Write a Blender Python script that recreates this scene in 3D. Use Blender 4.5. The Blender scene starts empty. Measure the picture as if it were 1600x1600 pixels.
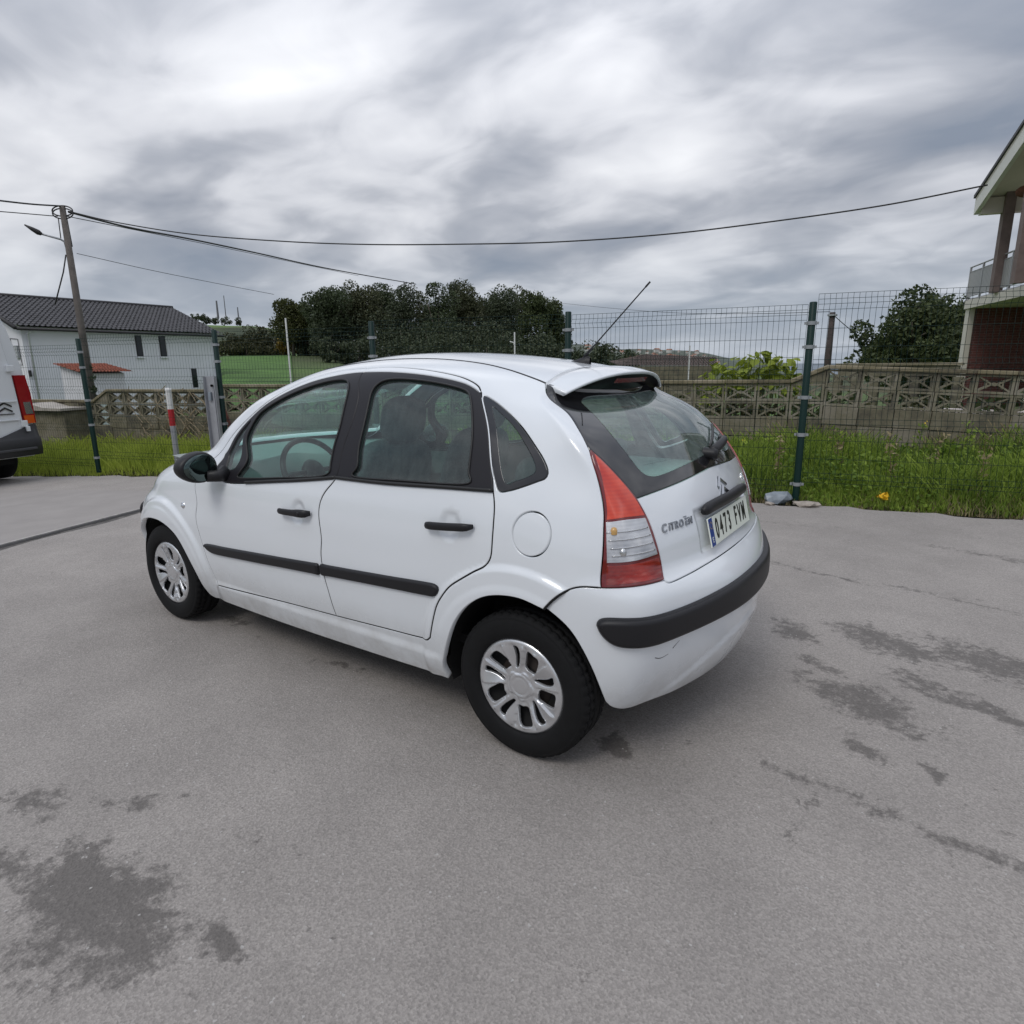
import bpy, bmesh, math, random
import numpy as np
from mathutils import Vector, Matrix
from mathutils.geometry import delaunay_2d_cdt
random.seed(7); rng = np.random.default_rng(7)
sc = bpy.context.scene
COL = sc.collection

# ------------------------------------------------------------------ camera
CAMLOC = np.array([-1.2006, 2.5695, 1.4511])
YAW, PITCH, ROLL, FPX = -0.9666, 0.2279, -0.0109, 987.5208      # focal length in pixels of a 1600 px wide picture
_f = np.array([math.cos(YAW)*math.cos(PITCH), math.sin(YAW)*math.cos(PITCH), -math.sin(PITCH)])
_r = np.array([math.sin(YAW), -math.cos(YAW), 0.0]); _u = np.cross(_r, _f)
_r2 = _r*math.cos(ROLL)+_u*math.sin(ROLL); _u2 = -_r*math.sin(ROLL)+_u*math.cos(ROLL)
cam = bpy.data.cameras.new('camera'); camo = bpy.data.objects.new('camera', cam); COL.objects.link(camo)
camo.matrix_world = Matrix(((_r2[0], _u2[0], -_f[0], CAMLOC[0]), (_r2[1], _u2[1], -_f[1], CAMLOC[1]),
                            (_r2[2], _u2[2], -_f[2], CAMLOC[2]), (0, 0, 0, 1)))
cam.sensor_width = 36; cam.lens = 36*FPX/1600; cam.clip_start = 0.05; cam.clip_end = 30000
sc.camera = camo
def pix(px, py, dist=None, z=None, line=None):
    """a point of the place seen at a pixel of the 1600 px photograph: at a horizontal distance, a height or on a vertical plane"""
    d = _f+(px-800)/FPX*_r2-(py-800)/FPX*_u2
    if dist is not None: t = dist/math.hypot(d[0], d[1])
    elif z is not None: t = (z-CAMLOC[2])/d[2]
    else:
        A, dr = np.array(line[0]), np.array(line[1]); n = np.array([-dr[1], dr[0]])
        t = ((A-CAMLOC[:2])@n)/(d[:2]@n)
    return CAMLOC+t*d

# ------------------------------------------------------------------ light
SUN_AZ, SUN_EL = math.radians(88), math.radians(50)
w = bpy.data.worlds.new('World'); sc.world = w; w.use_nodes = True
nt = w.node_tree; nt.nodes.clear()
def nn(t, tree, **k):
    n = tree.nodes.new(t)
    for a, b in k.items():
        if a.startswith('i_'):
            n.inputs[int(a[2:]) if a[2:].isdigit() else a[2:]].default_value = b
        else: setattr(n, a, b)
    return n
def lk(tree, a, b): tree.links.new(a, b)
def math_n(tree, op, a, b=None, clamp=False):
    n = tree.nodes.new('ShaderNodeMath'); n.operation = op; n.use_clamp = clamp
    for i, q in enumerate((a, b)):
        if q is None: continue
        if isinstance(q, (int, float)): n.inputs[i].default_value = q
        else: tree.links.new(q, n.inputs[i])
    return n.outputs[0]
sky = nn('ShaderNodeTexSky', nt, sky_type='NISHITA', sun_disc=False, sun_elevation=SUN_EL, sun_rotation=math.pi/2-SUN_AZ)
bg_sky = nn('ShaderNodeBackground', nt); bg_sky.inputs[1].default_value = 0.05; lk(nt, sky.outputs[0], bg_sky.inputs[0])
# overcast: noise clouds laid on a flat cloud layer (direction divided by its height), brighter overhead as an overcast sky is
tc = nn('ShaderNodeTexCoord', nt); sep = nn('ShaderNodeSeparateXYZ', nt); lk(nt, tc.outputs['Generated'], sep.inputs[0])
zc = math_n(nt, 'MAXIMUM', sep.outputs[2], 0.0)
den = math_n(nt, 'ADD', zc, 0.20)
cx = math_n(nt, 'DIVIDE', sep.outputs[0], den); cy = math_n(nt, 'DIVIDE', sep.outputs[1], den)
cv = nn('ShaderNodeCombineXYZ', nt); lk(nt, cx, cv.inputs[0]); lk(nt, cy, cv.inputs[1])
mp = nn('ShaderNodeMapping', nt); lk(nt, cv.outputs[0], mp.inputs[0]); mp.inputs['Location'].default_value = SKY_OFF = (3.1, 1.7, 0)
mp.inputs['Rotation'].default_value = (0, 0, 0.5); mp.inputs['Scale'].default_value = (0.95, 1.15, 1)
n1 = nn('ShaderNodeTexNoise', nt, i_Scale=1.15, i_Detail=4.0, i_Roughness=0.46, i_Distortion=0.45); lk(nt, mp.outputs[0], n1.inputs['Vector'])
n2 = nn('ShaderNodeTexNoise', nt, i_Scale=3.6, i_Detail=6.0, i_Roughness=0.5, i_Distortion=0.6); lk(nt, mp.outputs[0], n2.inputs['Vector'])
nm = math_n(nt, 'ADD', math_n(nt, 'MULTIPLY', n1.outputs[0], 0.80), math_n(nt, 'MULTIPLY', n2.outputs[0], 0.20))
# broad brightening round the sun's side of the cloud cover (upper left of the view)
BR = np.array([math.cos(math.radians(-33))*math.cos(math.radians(24)), math.sin(math.radians(-33))*math.cos(math.radians(24)), math.sin(math.radians(24))])
vd = nn('ShaderNodeVectorMath', nt, operation='DOT_PRODUCT'); lk(nt, tc.outputs['Generated'], vd.inputs[0]); vd.inputs[1].default_value = BR
gl = math_n(nt, 'POWER', math_n(nt, 'MAXIMUM', vd.outputs['Value'], 0.0), 5.0)
nb = math_n(nt, 'ADD', nm, math_n(nt, 'SUBTRACT', math_n(nt, 'MULTIPLY', gl, 0.075), 0.015))
rp = nn('ShaderNodeValToRGB', nt); lk(nt, nb, rp.inputs[0])
e = rp.color_ramp.elements
e[0].position = 0.36; e[0].color = (0.225, 0.26, 0.325, 1)
e[1].position = 0.74; e[1].color = (0.86, 0.87, 0.90, 1)
for po, c in ((0.46, (0.31, 0.335, 0.39, 1)), (0.53, (0.43, 0.45, 0.50, 1)), (0.60, (0.62, 0.635, 0.68, 1))):
    x = e.new(po); x.color = c
# low in the sky the cover thins to even blue grey; overhead it brightens
hz = nn('ShaderNodeMapRange', nt, interpolation_type='SMOOTHSTEP'); lk(nt, zc, hz.inputs[0]); hz.inputs[1].default_value = 0.0; hz.inputs[2].default_value = 0.22
mxh = nn('ShaderNodeMix', nt, data_type='RGBA'); lk(nt, hz.outputs[0], mxh.inputs[0]); mxh.inputs[6].default_value = (0.36, 0.415, 0.49, 1)
lk(nt, rp.outputs[0], mxh.inputs[7])
hm = nn('ShaderNodeMapRange', nt); lk(nt, hz.outputs[0], hm.inputs[0]); hm.inputs[3].default_value = 0.35; hm.inputs[4].default_value = 1.0
lk(nt, hm.outputs[0], mxh.inputs[0])
bg_cl = nn('ShaderNodeBackground', nt); lk(nt, mxh.outputs[2], bg_cl.inputs[0])
zs = nn('ShaderNodeMapRange', nt, interpolation_type='SMOOTHSTEP'); lk(nt, zc, zs.inputs[0]); zs.inputs[1].default_value = 0.15; zs.inputs[2].default_value = 1.0; zs.inputs[3].default_value = 1.0; zs.inputs[4].default_value = 2.3
lk(nt, zs.outputs[0], bg_cl.inputs[1])
ad = nn('ShaderNodeMixShader', nt, i_0=0.93); lk(nt, bg_sky.outputs[0], ad.inputs[1]); lk(nt, bg_cl.outputs[0], ad.inputs[2])
wo = nn('ShaderNodeOutputWorld', nt); lk(nt, ad.outputs[0], wo.inputs[0])
sl = bpy.data.lights.new('sun', 'SUN'); slo = bpy.data.objects.new('sun', sl); COL.objects.link(slo)
sl.energy = 0.9; sl.angle = math.radians(22); sl.color = (1.0, 0.97, 0.92)
sd = Vector((math.cos(SUN_AZ)*math.cos(SUN_EL), math.sin(SUN_AZ)*math.cos(SUN_EL), math.sin(SUN_EL)))
slo.rotation_euler = sd.to_track_quat('Z', 'Y').to_euler(); slo.location = (5, 5, 12)
sc.view_settings.view_transform = 'Standard'; sc.view_settings.look = 'None'; sc.view_settings.exposure = 0.15
sc.view_settings.gamma = 1; sc.view_settings.use_curve_mapping = False

# ------------------------------------------------------------------ helpers
def tag(o, label=None, cat=None, group=None, kind=None):
    if label: o['label'] = label
    if cat: o['category'] = cat
    if group: o['group'] = group
    if kind: o['kind'] = kind
    return o
def empty(name, loc, rz=0.0):
    o = bpy.data.objects.new(name, None); COL.objects.link(o); o.location = loc; o.rotation_euler = (0, 0, rz)
    o.empty_display_size = 0.2
    return o
def link(name, me, mats=None, parent=None, smooth=None):
    o = bpy.data.objects.new(name, me); COL.objects.link(o)
    if mats is not None:
        me.materials.clear()
        for m in (mats if isinstance(mats, (list, tuple)) else [mats]): me.materials.append(m)
    if parent is not None: o.parent = parent
    if smooth is not None: me.polygons.foreach_set('use_smooth', [smooth]*len(me.polygons))
    return o
def mesh(name, V, F):
    me = bpy.data.meshes.new(name); me.from_pydata([tuple(map(float, v)) for v in V], [], [tuple(int(i) for i in f) for f in F]); me.update(); return me
def mesh_np(name, V, F):
    """V (n,3) F (m,k) fast mesh from arrays"""
    me = bpy.data.meshes.new(name); V = np.asarray(V, np.float32); F = np.asarray(F, np.int32); m, k = F.shape
    me.vertices.add(len(V)); me.vertices.foreach_set('co', V.ravel())
    me.loops.add(m*k); me.loops.foreach_set('vertex_index', F.ravel())
    me.polygons.add(m); me.polygons.foreach_set('loop_start', np.arange(m, dtype=np.int32)*k)
    me.update(calc_edges=True); return me
class MB:
    """collects shapes, builds one mesh"""
    def __init__(s): s.V = []; s.F = []
    def add(s, V, F):
        n = len(s.V); s.V += [tuple(map(float, v)) for v in V]; s.F += [tuple(n+int(i) for i in f) for f in F]; return s
    def box(s, c, d, R=None, bev=0.0):
        h = np.array(d)/2.0; c = np.array(c, float)
        if bev <= 0:
            P = np.array([(x, y, z) for x in (-1, 1) for y in (-1, 1) for z in (-1, 1)])*h
            F = [(0, 1, 3, 2), (4, 6, 7, 5), (0, 4, 5, 1), (2, 3, 7, 6), (0, 2, 6, 4), (1, 5, 7, 3)]
            if R is not None: P = P@np.array(R).T
            return s.add(P+c, F)
        bm = bmesh.new(); bmesh.ops.create_cube(bm, size=1.0)
        for v in bm.verts: v.co = Vector((v.co.x*d[0], v.co.y*d[1], v.co.z*d[2]))
        bmesh.ops.bevel(bm, geom=bm.edges[:], offset=bev, segments=2, affect='EDGES', profile=0.6)
        P = np.array([v.co[:] for v in bm.verts]); F = [[v.index for v in f.verts] for f in bm.faces]; bm.free()
        if R is not None: P = P@np.array(R).T
        return s.add(P+c, F)
    def prism(s, poly, z0, z1, M=None):
        """poly list of (x,y); M maps (x,y,z)->world"""
        n = len(poly); P = [(x, y, z0) for x, y in poly]+[(x, y, z1) for x, y in poly]
        F = [tuple(range(n))[::-1], tuple(range(n, 2*n))]+[(i, (i+1) % n, n+(i+1) % n, n+i) for i in range(n)]
        P = np.array(P, float)
        if M is not None: P = np.array([M(q) for q in P])
        return s.add(P, F)
    def tube(s, pts, r, n=6, cap=True):
        pts = np.array(pts, float); r = np.broadcast_to(np.array(r, float), (len(pts),))
        T = np.gradient(pts, axis=0); T /= np.maximum(np.linalg.norm(T, axis=1, keepdims=True), 1e-9)
        up = np.array([0, 0, 1.0]) if abs(T[0, 2]) < 0.9 else np.array([1.0, 0, 0]); V = []
        for i in range(len(pts)):
            a = np.cross(T[i], up); a /= np.linalg.norm(a); b = np.cross(T[i], a); up = -b if False else np.cross(a, T[i])
            for k in range(n):
                t = 2*math.pi*k/n; V.append(pts[i]+r[i]*(math.cos(t)*a+math.sin(t)*b))
        F = [(i*n+k, i*n+(k+1) % n, (i+1)*n+(k+1) % n, (i+1)*n+k) for i in range(len(pts)-1) for k in range(n)]
        if cap: F += [tuple(range(n))[::-1], tuple(range((len(pts)-1)*n, len(pts)*n))]
        return s.add(V, F)
    def grid(s, P):
        """P (a,b,3)"""
        a, b = P.shape[:2]
        F = [(i*b+j, i*b+j+1, (i+1)*b+j+1, (i+1)*b+j) for i in range(a-1) for j in range(b-1)]
        return s.add(P.reshape(-1, 3), F)
    def lathe(s, prof, n=48, M=None, a0=0.0, a1=2*math.pi):
        """prof (r, h) list; axis z"""
        full = abs(a1-a0-2*math.pi) < 1e-6; V = []; m = len(prof); N = n if full else n+1
        for i in range(N):
            t = a0+(a1-a0)*i/n
            for r, h in prof: V.append((r*math.cos(t), r*math.sin(t), h))
        F = [(i*m+j, ((i+1) % N)*m+j, ((i+1) % N)*m+j+1, i*m+j+1) for i in range(n) for j in range(m-1)]
        V = np.array(V)
        if M is not None: V = np.array([M(q) for q in V])
        return s.add(V, F)
    def me(s, name='m'):
        me = bpy.data.meshes.new(name); me.from_pydata(s.V, [], s.F); me.update(); return me
    def obj(s, name, mats, parent=None, smooth=False, clean=False):
        me = s.me(name)
        if clean:
            bm = bmesh.new(); bm.from_mesh(me); bmesh.ops.remove_doubles(bm, verts=bm.verts[:], dist=1e-5)
            bmesh.ops.recalc_face_normals(bm, faces=bm.faces[:]); bm.to_mesh(me); bm.free()
        return link(name, me, mats, parent, smooth)
def copy_tree(o, parent=None):
    c = o.copy(); COL.objects.link(c); c.parent = parent
    for ch in KIDS.get(o.name, []): copy_tree(ch, c)
    return c
KIDS = {}
def reg(root):
    for o in bpy.data.objects:
        if o.parent is not None: KIDS.setdefault(o.parent.name, [])
    for o in bpy.data.objects:
        if o.parent is not None and o not in KIDS[o.parent.name]: KIDS[o.parent.name].append(o)

# ------------------------------------------------------------------ materials
def mat(name, col, rough=0.6, metal=0.0, coat=0.0, spec=0.5, noise=None, bump=None, alpha=None):
    """noise = (scale, amount, detail) multiplies the colour; bump = (scale, strength, distance)"""
    m = bpy.data.materials.new(name); m.use_nodes = True; t = m.node_tree; b = t.nodes['Principled BSDF']
    b.inputs['Base Color'].default_value = (*col, 1); b.inputs['Roughness'].default_value = rough; b.inputs['Metallic'].default_value = metal
    b.inputs['Coat Weight'].default_value = coat; b.inputs['Coat Roughness'].default_value = 0.04; b.inputs['Specular IOR Level'].default_value = spec
    co = nn('ShaderNodeTexCoord', t)
    if noise:
        n = nn('ShaderNodeTexNoise', t, i_Scale=noise[0], i_Detail=noise[2] if len(noise) > 2 else 5.0, i_Roughness=0.6); lk(t, co.outputs['Object'], n.inputs['Vector'])
        r = nn('ShaderNodeMapRange', t); lk(t, n.outputs[0], r.inputs[0]); r.inputs[1].default_value = 0.3; r.inputs[2].default_value = 0.7
        r.inputs[3].default_value = 1-noise[1]; r.inputs[4].default_value = 1+noise[1]
        v = nn('ShaderNodeVectorMath', t, operation='SCALE'); v.inputs[0].default_value = col; lk(t, r.outputs[0], v.inputs['Scale'])
        lk(t, v.outputs[0], b.inputs['Base Color'])
    if bump:
        n = nn('ShaderNodeTexNoise', t, i_Scale=bump[0], i_Detail=4.0); lk(t, co.outputs['Object'], n.inputs['Vector'])
        u = nn('ShaderNodeBump', t); u.inputs['Strength'].default_value = bump[1]; u.inputs['Distance'].default_value = bump[2] if len(bump) > 2 else 0.01
        lk(t, n.outputs[0], u.inputs['Height']); lk(t, u.outputs[0], b.inputs['Normal'])
    return m

# ================================================================== THE WHITE HATCHBACK
M_paint = mat('white_car_paint', (0.755, 0.785, 0.815), 0.2, coat=0.8, noise=(1.3, 0.02))
# road film on the lower panels
def add_dirt(m):
    t = m.node_tree; b = t.nodes['Principled BSDF']; co = nn('ShaderNodeTexCoord', t); sp = nn('ShaderNodeSeparateXYZ', t); lk(t, co.outputs['Object'], sp.inputs[0])
    mr = nn('ShaderNodeMapRange', t); lk(t, sp.outputs[2], mr.inputs[0]); mr.inputs[1].default_value = 0.46; mr.inputs[2].default_value = 0.2
    n = nn('ShaderNodeTexNoise', t, i_Scale=9.0, i_Detail=6.0, i_Roughness=0.65); lk(t, co.outputs['Object'], n.inputs['Vector'])
    n3 = nn('ShaderNodeTexNoise', t, i_Scale=2.2, i_Detail=3.0); lk(t, co.outputs['Object'], n3.inputs['Vector'])
    f = math_n(t, 'MULTIPLY', mr.outputs[0], math_n(t, 'SUBTRACT', math_n(t, 'MULTIPLY', n.outputs[0], 1.5), 0.35, True), True)
    f2 = math_n(t, 'ADD', f, math_n(t, 'MULTIPLY', n3.outputs[0], 0.07), True)
    mx = nn('ShaderNodeMix', t, data_type='RGBA'); lk(t, f2, mx.inputs[0]); mx.inputs[6].default_value = b.inputs['Base Color'].default_value; mx.inputs[7].default_value = (0.33, 0.31, 0.28, 1)
    lk(t, mx.outputs[2], b.inputs['Base Color']); lk(t, math_n(t, 'ADD', math_n(t, 'MULTIPLY', f2, 0.5), 0.2), b.inputs['Roughness'])
add_dirt(M_paint)
def two_face(m, inner):
    t = m.node_tree; o = t.nodes['Material Output']; b = t.nodes['Principled BSDF']; g = nn('ShaderNodeNewGeometry', t); d = nn('ShaderNodeBsdfDiffuse', t); d.inputs[0].default_value = (*inner, 1); mx = nn('ShaderNodeMixShader', t); lk(t, g.outputs['Backfacing'], mx.inputs[0]); lk(t, b.outputs[0], mx.inputs[1]); lk(t, d.outputs[0], mx.inputs[2]); lk(t, mx.outputs[0], o.inputs[0])
two_face(M_paint, (0.20, 0.215, 0.21))
M_black = mat('black_trim_plastic', (0.014, 0.0135, 0.0155), 0.46, spec=0.35, bump=(900, 0.15, 0.001))
M_trim = mat('satin_black_film', (0.013, 0.012, 0.015), 0.38, spec=0.35)
M_rub = mat('black_rubber_seal', (0.01, 0.01, 0.01), 0.5)
M_dark = mat('underbody_and_gap_shade', (0.008, 0.008, 0.008), 0.9)  # also colours the panel gap walls dark, as painted shade
M_tyre = mat('tyre_rubber', (0.0055, 0.0055, 0.006), 0.8, noise=(30, 0.2), spec=0.3)
M_cap = mat('silver_plastic', (0.66, 0.665, 0.68), 0.27, metal=0.75, noise=(12, 0.05))
M_brake = mat('rusty_drum', (0.03, 0.022, 0.018), 0.8)
M_chrome = mat('chrome', (0.75, 0.76, 0.78), 0.12, metal=1.0); M_badge = mat('badge_chrome', (0.34, 0.35, 0.37), 0.2, metal=1.0)
M_seat = mat('grey_seat_fabric', (0.13, 0.15, 0.16), 0.9, noise=(60, 0.25), bump=(400, 0.3, 0.002))
M_dash = mat('grey_dashboard', (0.26, 0.285, 0.275), 0.8)
M_lin = mat('grey_headliner', (0.26, 0.275, 0.27), 0.95)
M_card = mat('door_card_grey', (0.14, 0.15, 0.155), 0.85)
M_plate = mat('plate_reflective_white', (0.80, 0.83, 0.74), 0.35)
M_blue = mat('plate_blue', (0.01, 0.045, 0.25), 0.35)
M_ink = mat('plate_ink', (0.008, 0.008, 0.008), 0.4)
M_frit = mat('black_glass_border', (0.012, 0.012, 0.014), 0.05, coat=0.5)
def glass(name, tint, dens=0.0, rough=0.0, f0=0.06, film=0.0):
    m = bpy.data.materials.new(name); m.use_nodes = True; t = m.node_tree; t.nodes.clear(); o = nn('ShaderNodeOutputMaterial', t)
    tr = nn('ShaderNodeBsdfTransparent', t); tr.inputs[0].default_value = (*tint, 1); g = nn('ShaderNodeBsdfGlossy', t); g.inputs['Roughness'].default_value = rough; g.inputs[0].default_value = (1, 1, 1, 1)
    fr = nn('ShaderNodeFresnel', t); gb = nn('ShaderNodeNewGeometry', t); ir = nn('ShaderNodeMapRange', t); lk(t, gb.outputs['Backfacing'], ir.inputs[0]); ir.inputs[3].default_value = 1.52; ir.inputs[4].default_value = 1/1.52; lk(t, ir.outputs[0], fr.inputs[0]); mx = nn('ShaderNodeMixShader', t); f = math_n(t, 'ADD', fr.outputs[0], f0, True); lk(t, f, mx.inputs[0]); lk(t, tr.outputs[0], mx.inputs[1]); lk(t, g.outputs[0], mx.inputs[2])
    di = nn('ShaderNodeBsdfDiffuse', t); di.inputs[0].default_value = (0.45, 0.55, 0.52, 1); m2 = nn('ShaderNodeMixShader', t)
    co = nn('ShaderNodeTexCoord', t); ma = nn('ShaderNodeMapping', t); ma.inputs['Scale'].default_value = (30, 30, 2); lk(t, co.outputs['Object'], ma.inputs[0]); n = nn('ShaderNodeTexNoise', t, i_Scale=1.2, i_Detail=4.0); lk(t, ma.outputs[0], n.inputs['Vector'])
    lk(t, math_n(t, 'MULTIPLY', n.outputs[0], film, True), m2.inputs[0]); lk(t, mx.outputs[0], m2.inputs[1]); lk(t, di.outputs[0], m2.inputs[2]); lk(t, m2.outputs[0], o.inputs[0])
    return m
M_glass = glass('green_tinted_glass', (0.60, 0.84, 0.78), f0=0.025, film=0.10)
M_glass2 = glass('dusty_rear_glass', (0.62, 0.86, 0.80), f0=0.06, film=0.30)
M_lens = glass('clear_lens', (0.95, 0.95, 0.95), f0=0.08, film=0.0)
def lens_mat(name, col, deep):
    m = mat(name, col, 0.08, coat=1.0); t = m.node_tree; b = t.nodes['Principled BSDF']; co = nn('ShaderNodeTexCoord', t)
    wv = nn('ShaderNodeTexWave', t, bands_direction='Z', i_Scale=26.0, i_Distortion=0.3); lk(t, co.outputs['Object'], wv.inputs['Vector'])
    n = nn('ShaderNodeTexNoise', t, i_Scale=11.0, i_Detail=2.0); lk(t, co.outputs['Object'], n.inputs['Vector'])
    f = math_n(t, 'MULTIPLY', math_n(t, 'ADD', math_n(t, 'MULTIPLY', wv.outputs[0], 0.12), math_n(t, 'SUBTRACT', math_n(t, 'MULTIPLY', n.outputs[0], 1.6), 0.4)), 1.0, True)
    mx = nn('ShaderNodeMix', t, data_type='RGBA'); lk(t, f, mx.inputs[0]); mx.inputs[6].default_value = (*deep, 1); mx.inputs[7].default_value = (*col, 1); lk(t, mx.outputs[2], b.inputs['Base Color'])
    return m
M_red = lens_mat('red_lamp_lens', (0.78, 0.075, 0.02), (0.38, 0.012, 0.006))
M_red2 = lens_mat('dark_red_lamp_lens', (0.42, 0.022, 0.006), (0.13, 0.004, 0.003))
M_redrim = mat('deep_red_lamp_rim', (0.15, 0.006, 0.006), 0.12, coat=1.0)
M_refl = mat('lamp_reflector', (0.62, 0.62, 0.62), 0.2, metal=0.9)
M_bowl = lens_mat('faceted_reflector', (0.92, 0.93, 0.95), (0.30, 0.31, 0.34))
M_amber = mat('amber_bulb', (0.55, 0.33, 0.12), 0.2)

# ---- car body surface: interpolating-ish bicubic B-spline over a control net (car frame: x forward, y left, z up)
ROWS=[ # z, w, xr, br, cr, ch, tr, xf, bf, cf, chf, tf, q
(0.20,.770,-.50,.12,.25,.17,.02,3.08,.10,.42,.28,.03,0),
(0.30,.800,-.565,.13,.28,.18,.02,3.15,.12,.45,.30,.03,0),
(0.42,.822,-.605,.13,.30,.19,.02,3.19,.13,.48,.32,.03,0),
(0.55,.832,-.620,.12,.31,.21,.02,3.195,.14,.50,.33,.03,0),
(0.64,.834,-.612,.11,.31,.22,.02,3.17,.15,.50,.34,.03,0),
(0.705,.832,-.580,.090,.30,.23,.02,3.14,.17,.50,.34,.035,0),
(0.755,.830,-.530,.077,.30,.244,.02,3.09,.19,.50,.34,.04,0),
(0.83,.824,-.515,.082,.31,.227,.02,3.05,.22,.50,.33,.04,0),
(0.92,.808,-.485,.085,.31,.203,.02,2.86,.24,.48,.31,.04,0),
(1.00,.785,-.446,.09,.31,.167,.02,2.53,.25,.42,.25,.045,0),
(1.10,.747,-.370,.095,.29,.107,.02,2.38,.25,.36,.21,.04,0),
(1.20,.704,-.273,.10,.24,.055,.02,2.24,.25,.33,.18,.03,0),
(1.30,.655,-.165,.10,.20,.06,.02,2.12,.26,.30,.15,.02,.25),
(1.375,.612,-.08,.09,.18,.06,.02,2.02,.26,.28,.13,.02,.7),
(1.43,.558,-.035,.08,.16,.06,.02,1.85,.23,.26,.12,.02,1.),
(1.468,.475,-.02,.05,.16,.06,.02,1.65,.20,.25,.10,.02,1.),
(1.497,.330,-.01,.04,.16,.05,.01,1.39,.15,.2,.07,.01,1.),
(1.513,.165,.0,.02,.16,.03,.00,1.28,.08,.16,.04,.0,1.),
(1.518,.0,.01,.0,.16,.0,.0,1.20,.0,.16,.0,.0,1.),
]
def drop(x):
    return np.where(x<.95,.10*((.95-x)/1.0)**2,.02*((x-.95)/.4)**2)
FR=[.12,.27,.42,.56,.70,.84]
def net():
    N=[]
    for (z,w,xr,br,cr,ch,tr,xf,bf,cf,chf,tf,q) in ROWS:
        y4=w-tr; y2=max(y4-ch,0); x2=xr+br; x4=x2+cr
        y4f=w-tf; y2f=max(y4f-chf,0); x2f=xf-bf; x4f=x2f-cf
        row=[(xr,0),(xr+.25*br,.5*y2),(x2,y2),(x2+.293*cr,y4-.293*ch),(x4,y4)]
        xm=x4+(x4f-x4)*.45
        for f in FR:
            x=x4+(x4f-x4)*f
            y=w-(tr*((xm-x)/(xm-x4))**2 if x<xm else tf*((x-xm)/(x4f-xm))**2)
            row.append((x,y))
        row+=[(x4f,y4f),(x2f-.293*cf,y4f-.293*chf),(x2f,y2f),(xf-.25*bf,.5*y2f),(xf,0)]
        a=np.array(row); zz=z-q*drop(a[:,0])*(1 if q else 0)
        N.append(np.column_stack([a,zz]))
    return np.array(N).transpose(1,0,2)   # [u,v,3]
def ext(C):
    m=C*np.array([1,-1,1]); A=np.concatenate([m[1:2],C,m[-2:-1]],0)
    m=A*np.array([1,-1,1]); b=2*A[:,0:1]-A[:,1:2]
    A=np.concatenate([b,A,m[:,-2:-1]],1); return A
def evalC(A,u,v):
    nu=A.shape[0]-3;nv=A.shape[1]-3
    u=np.clip(u,0,nu-1e-6);v=np.clip(v,0,nv-1e-6)
    i=u.astype(int);j=v.astype(int);s=u-i;t=v-j
    bs=lambda s:np.stack([(1-s)**3,3*s**3-6*s**2+4,-3*s**3+3*s**2+3*s+1,s**3],-1)/6
    B=bs(s);T=bs(t);r=0
    for a in range(4):
        for b in range(4):
            r=r+(B[...,a]*T[...,b])[...,None]*A[i+a,j+b]
    return r
DN=net(); CN=DN.copy()
UU,VV=np.meshgrid(np.arange(DN.shape[0]),np.arange(DN.shape[1]),indexing='ij')
for _ in range(3):
    CN=CN+.8*(DN-evalC(ext(CN),UU.astype(float),VV.astype(float)))
    CN[0,:,1]=0;CN[-1,:,1]=0;CN[:,-1,1]=0
AN=ext(CN); NU=DN.shape[0]-1; NV=DN.shape[1]-1
def S0(u,v): return evalC(AN,np.asarray(u,float),np.asarray(v,float))
def nrm0(u,v,f=None,h=.01):
    f=f or S0
    u=np.asarray(u,float);v=np.asarray(v,float)
    a=f(np.clip(u+h,0,NU),v)-f(np.clip(u-h,0,NU),v); b=f(u,np.clip(v+h,0,NV))-f(u,np.clip(v-h,0,NV))
    n=np.cross(b,a); return n/np.maximum(np.linalg.norm(n,axis=-1,keepdims=True),1e-9)

_n = nrm0(np.array([7.0]), np.array([5.0]))[0]; NSGN = 1.0 if _n[1] > 0 else -1.0
def _sm(x, a, b):
    t = np.clip((x-a)/(b-a), 0, 1); return t*t*(3-2*t)
def Gf(flare=False, dish=False, recess=False, lower=False):
    def G(u, v):
        u = np.asarray(u, float); v = np.asarray(v, float); P = S0(u, v)
        if not (flare or dish or recess or lower): return P
        N = nrm0(u, v, h=0.02)*NSGN; D = np.zeros(P.shape[:-1]); x, y, z = P[..., 0], P[..., 1], P[..., 2]
        if flare:
            for cx, ro, amp in ((0.0, 0.475, 0.013), (2.46, 0.45, 0.016)):
                r = np.hypot(x-cx, z-0.295); D += amp*(1-_sm(r, ro-0.035, ro))*_sm(z, 0.1, 0.3)+0.004*(1-_sm(r, 0.37, 0.40))
            D += 0.010*(1-_sm(z, 0.30, 0.34))*_sm(x, 0.3, 0.45)*(1-_sm(x, 1.95, 2.05))
        if dish:
            for cx, cz in ((1.185, 0.815), (0.30, 0.87)):
                r = np.hypot((x-cx)/0.060, (z-cz)/0.066); D -= 0.010*(1-_sm(r, 0.45, 1.0))
        if recess:
            D -= 0.010*(1-_sm(np.abs(y), 0.30, 0.325))*(1-_sm(z, 0.905, 0.93))*_sm(z, 0.762, 0.772)
        if lower:
            zc = 0.46-0.16*np.clip(np.abs(y)/0.55, 0, 1)**2
            D += 0.007*(1-_sm(z, zc-0.035, zc))*(1-_sm(np.abs(y), 0.45, 0.62))
        return P+N*D[..., None]
    return G
G0 = Gf()
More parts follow.
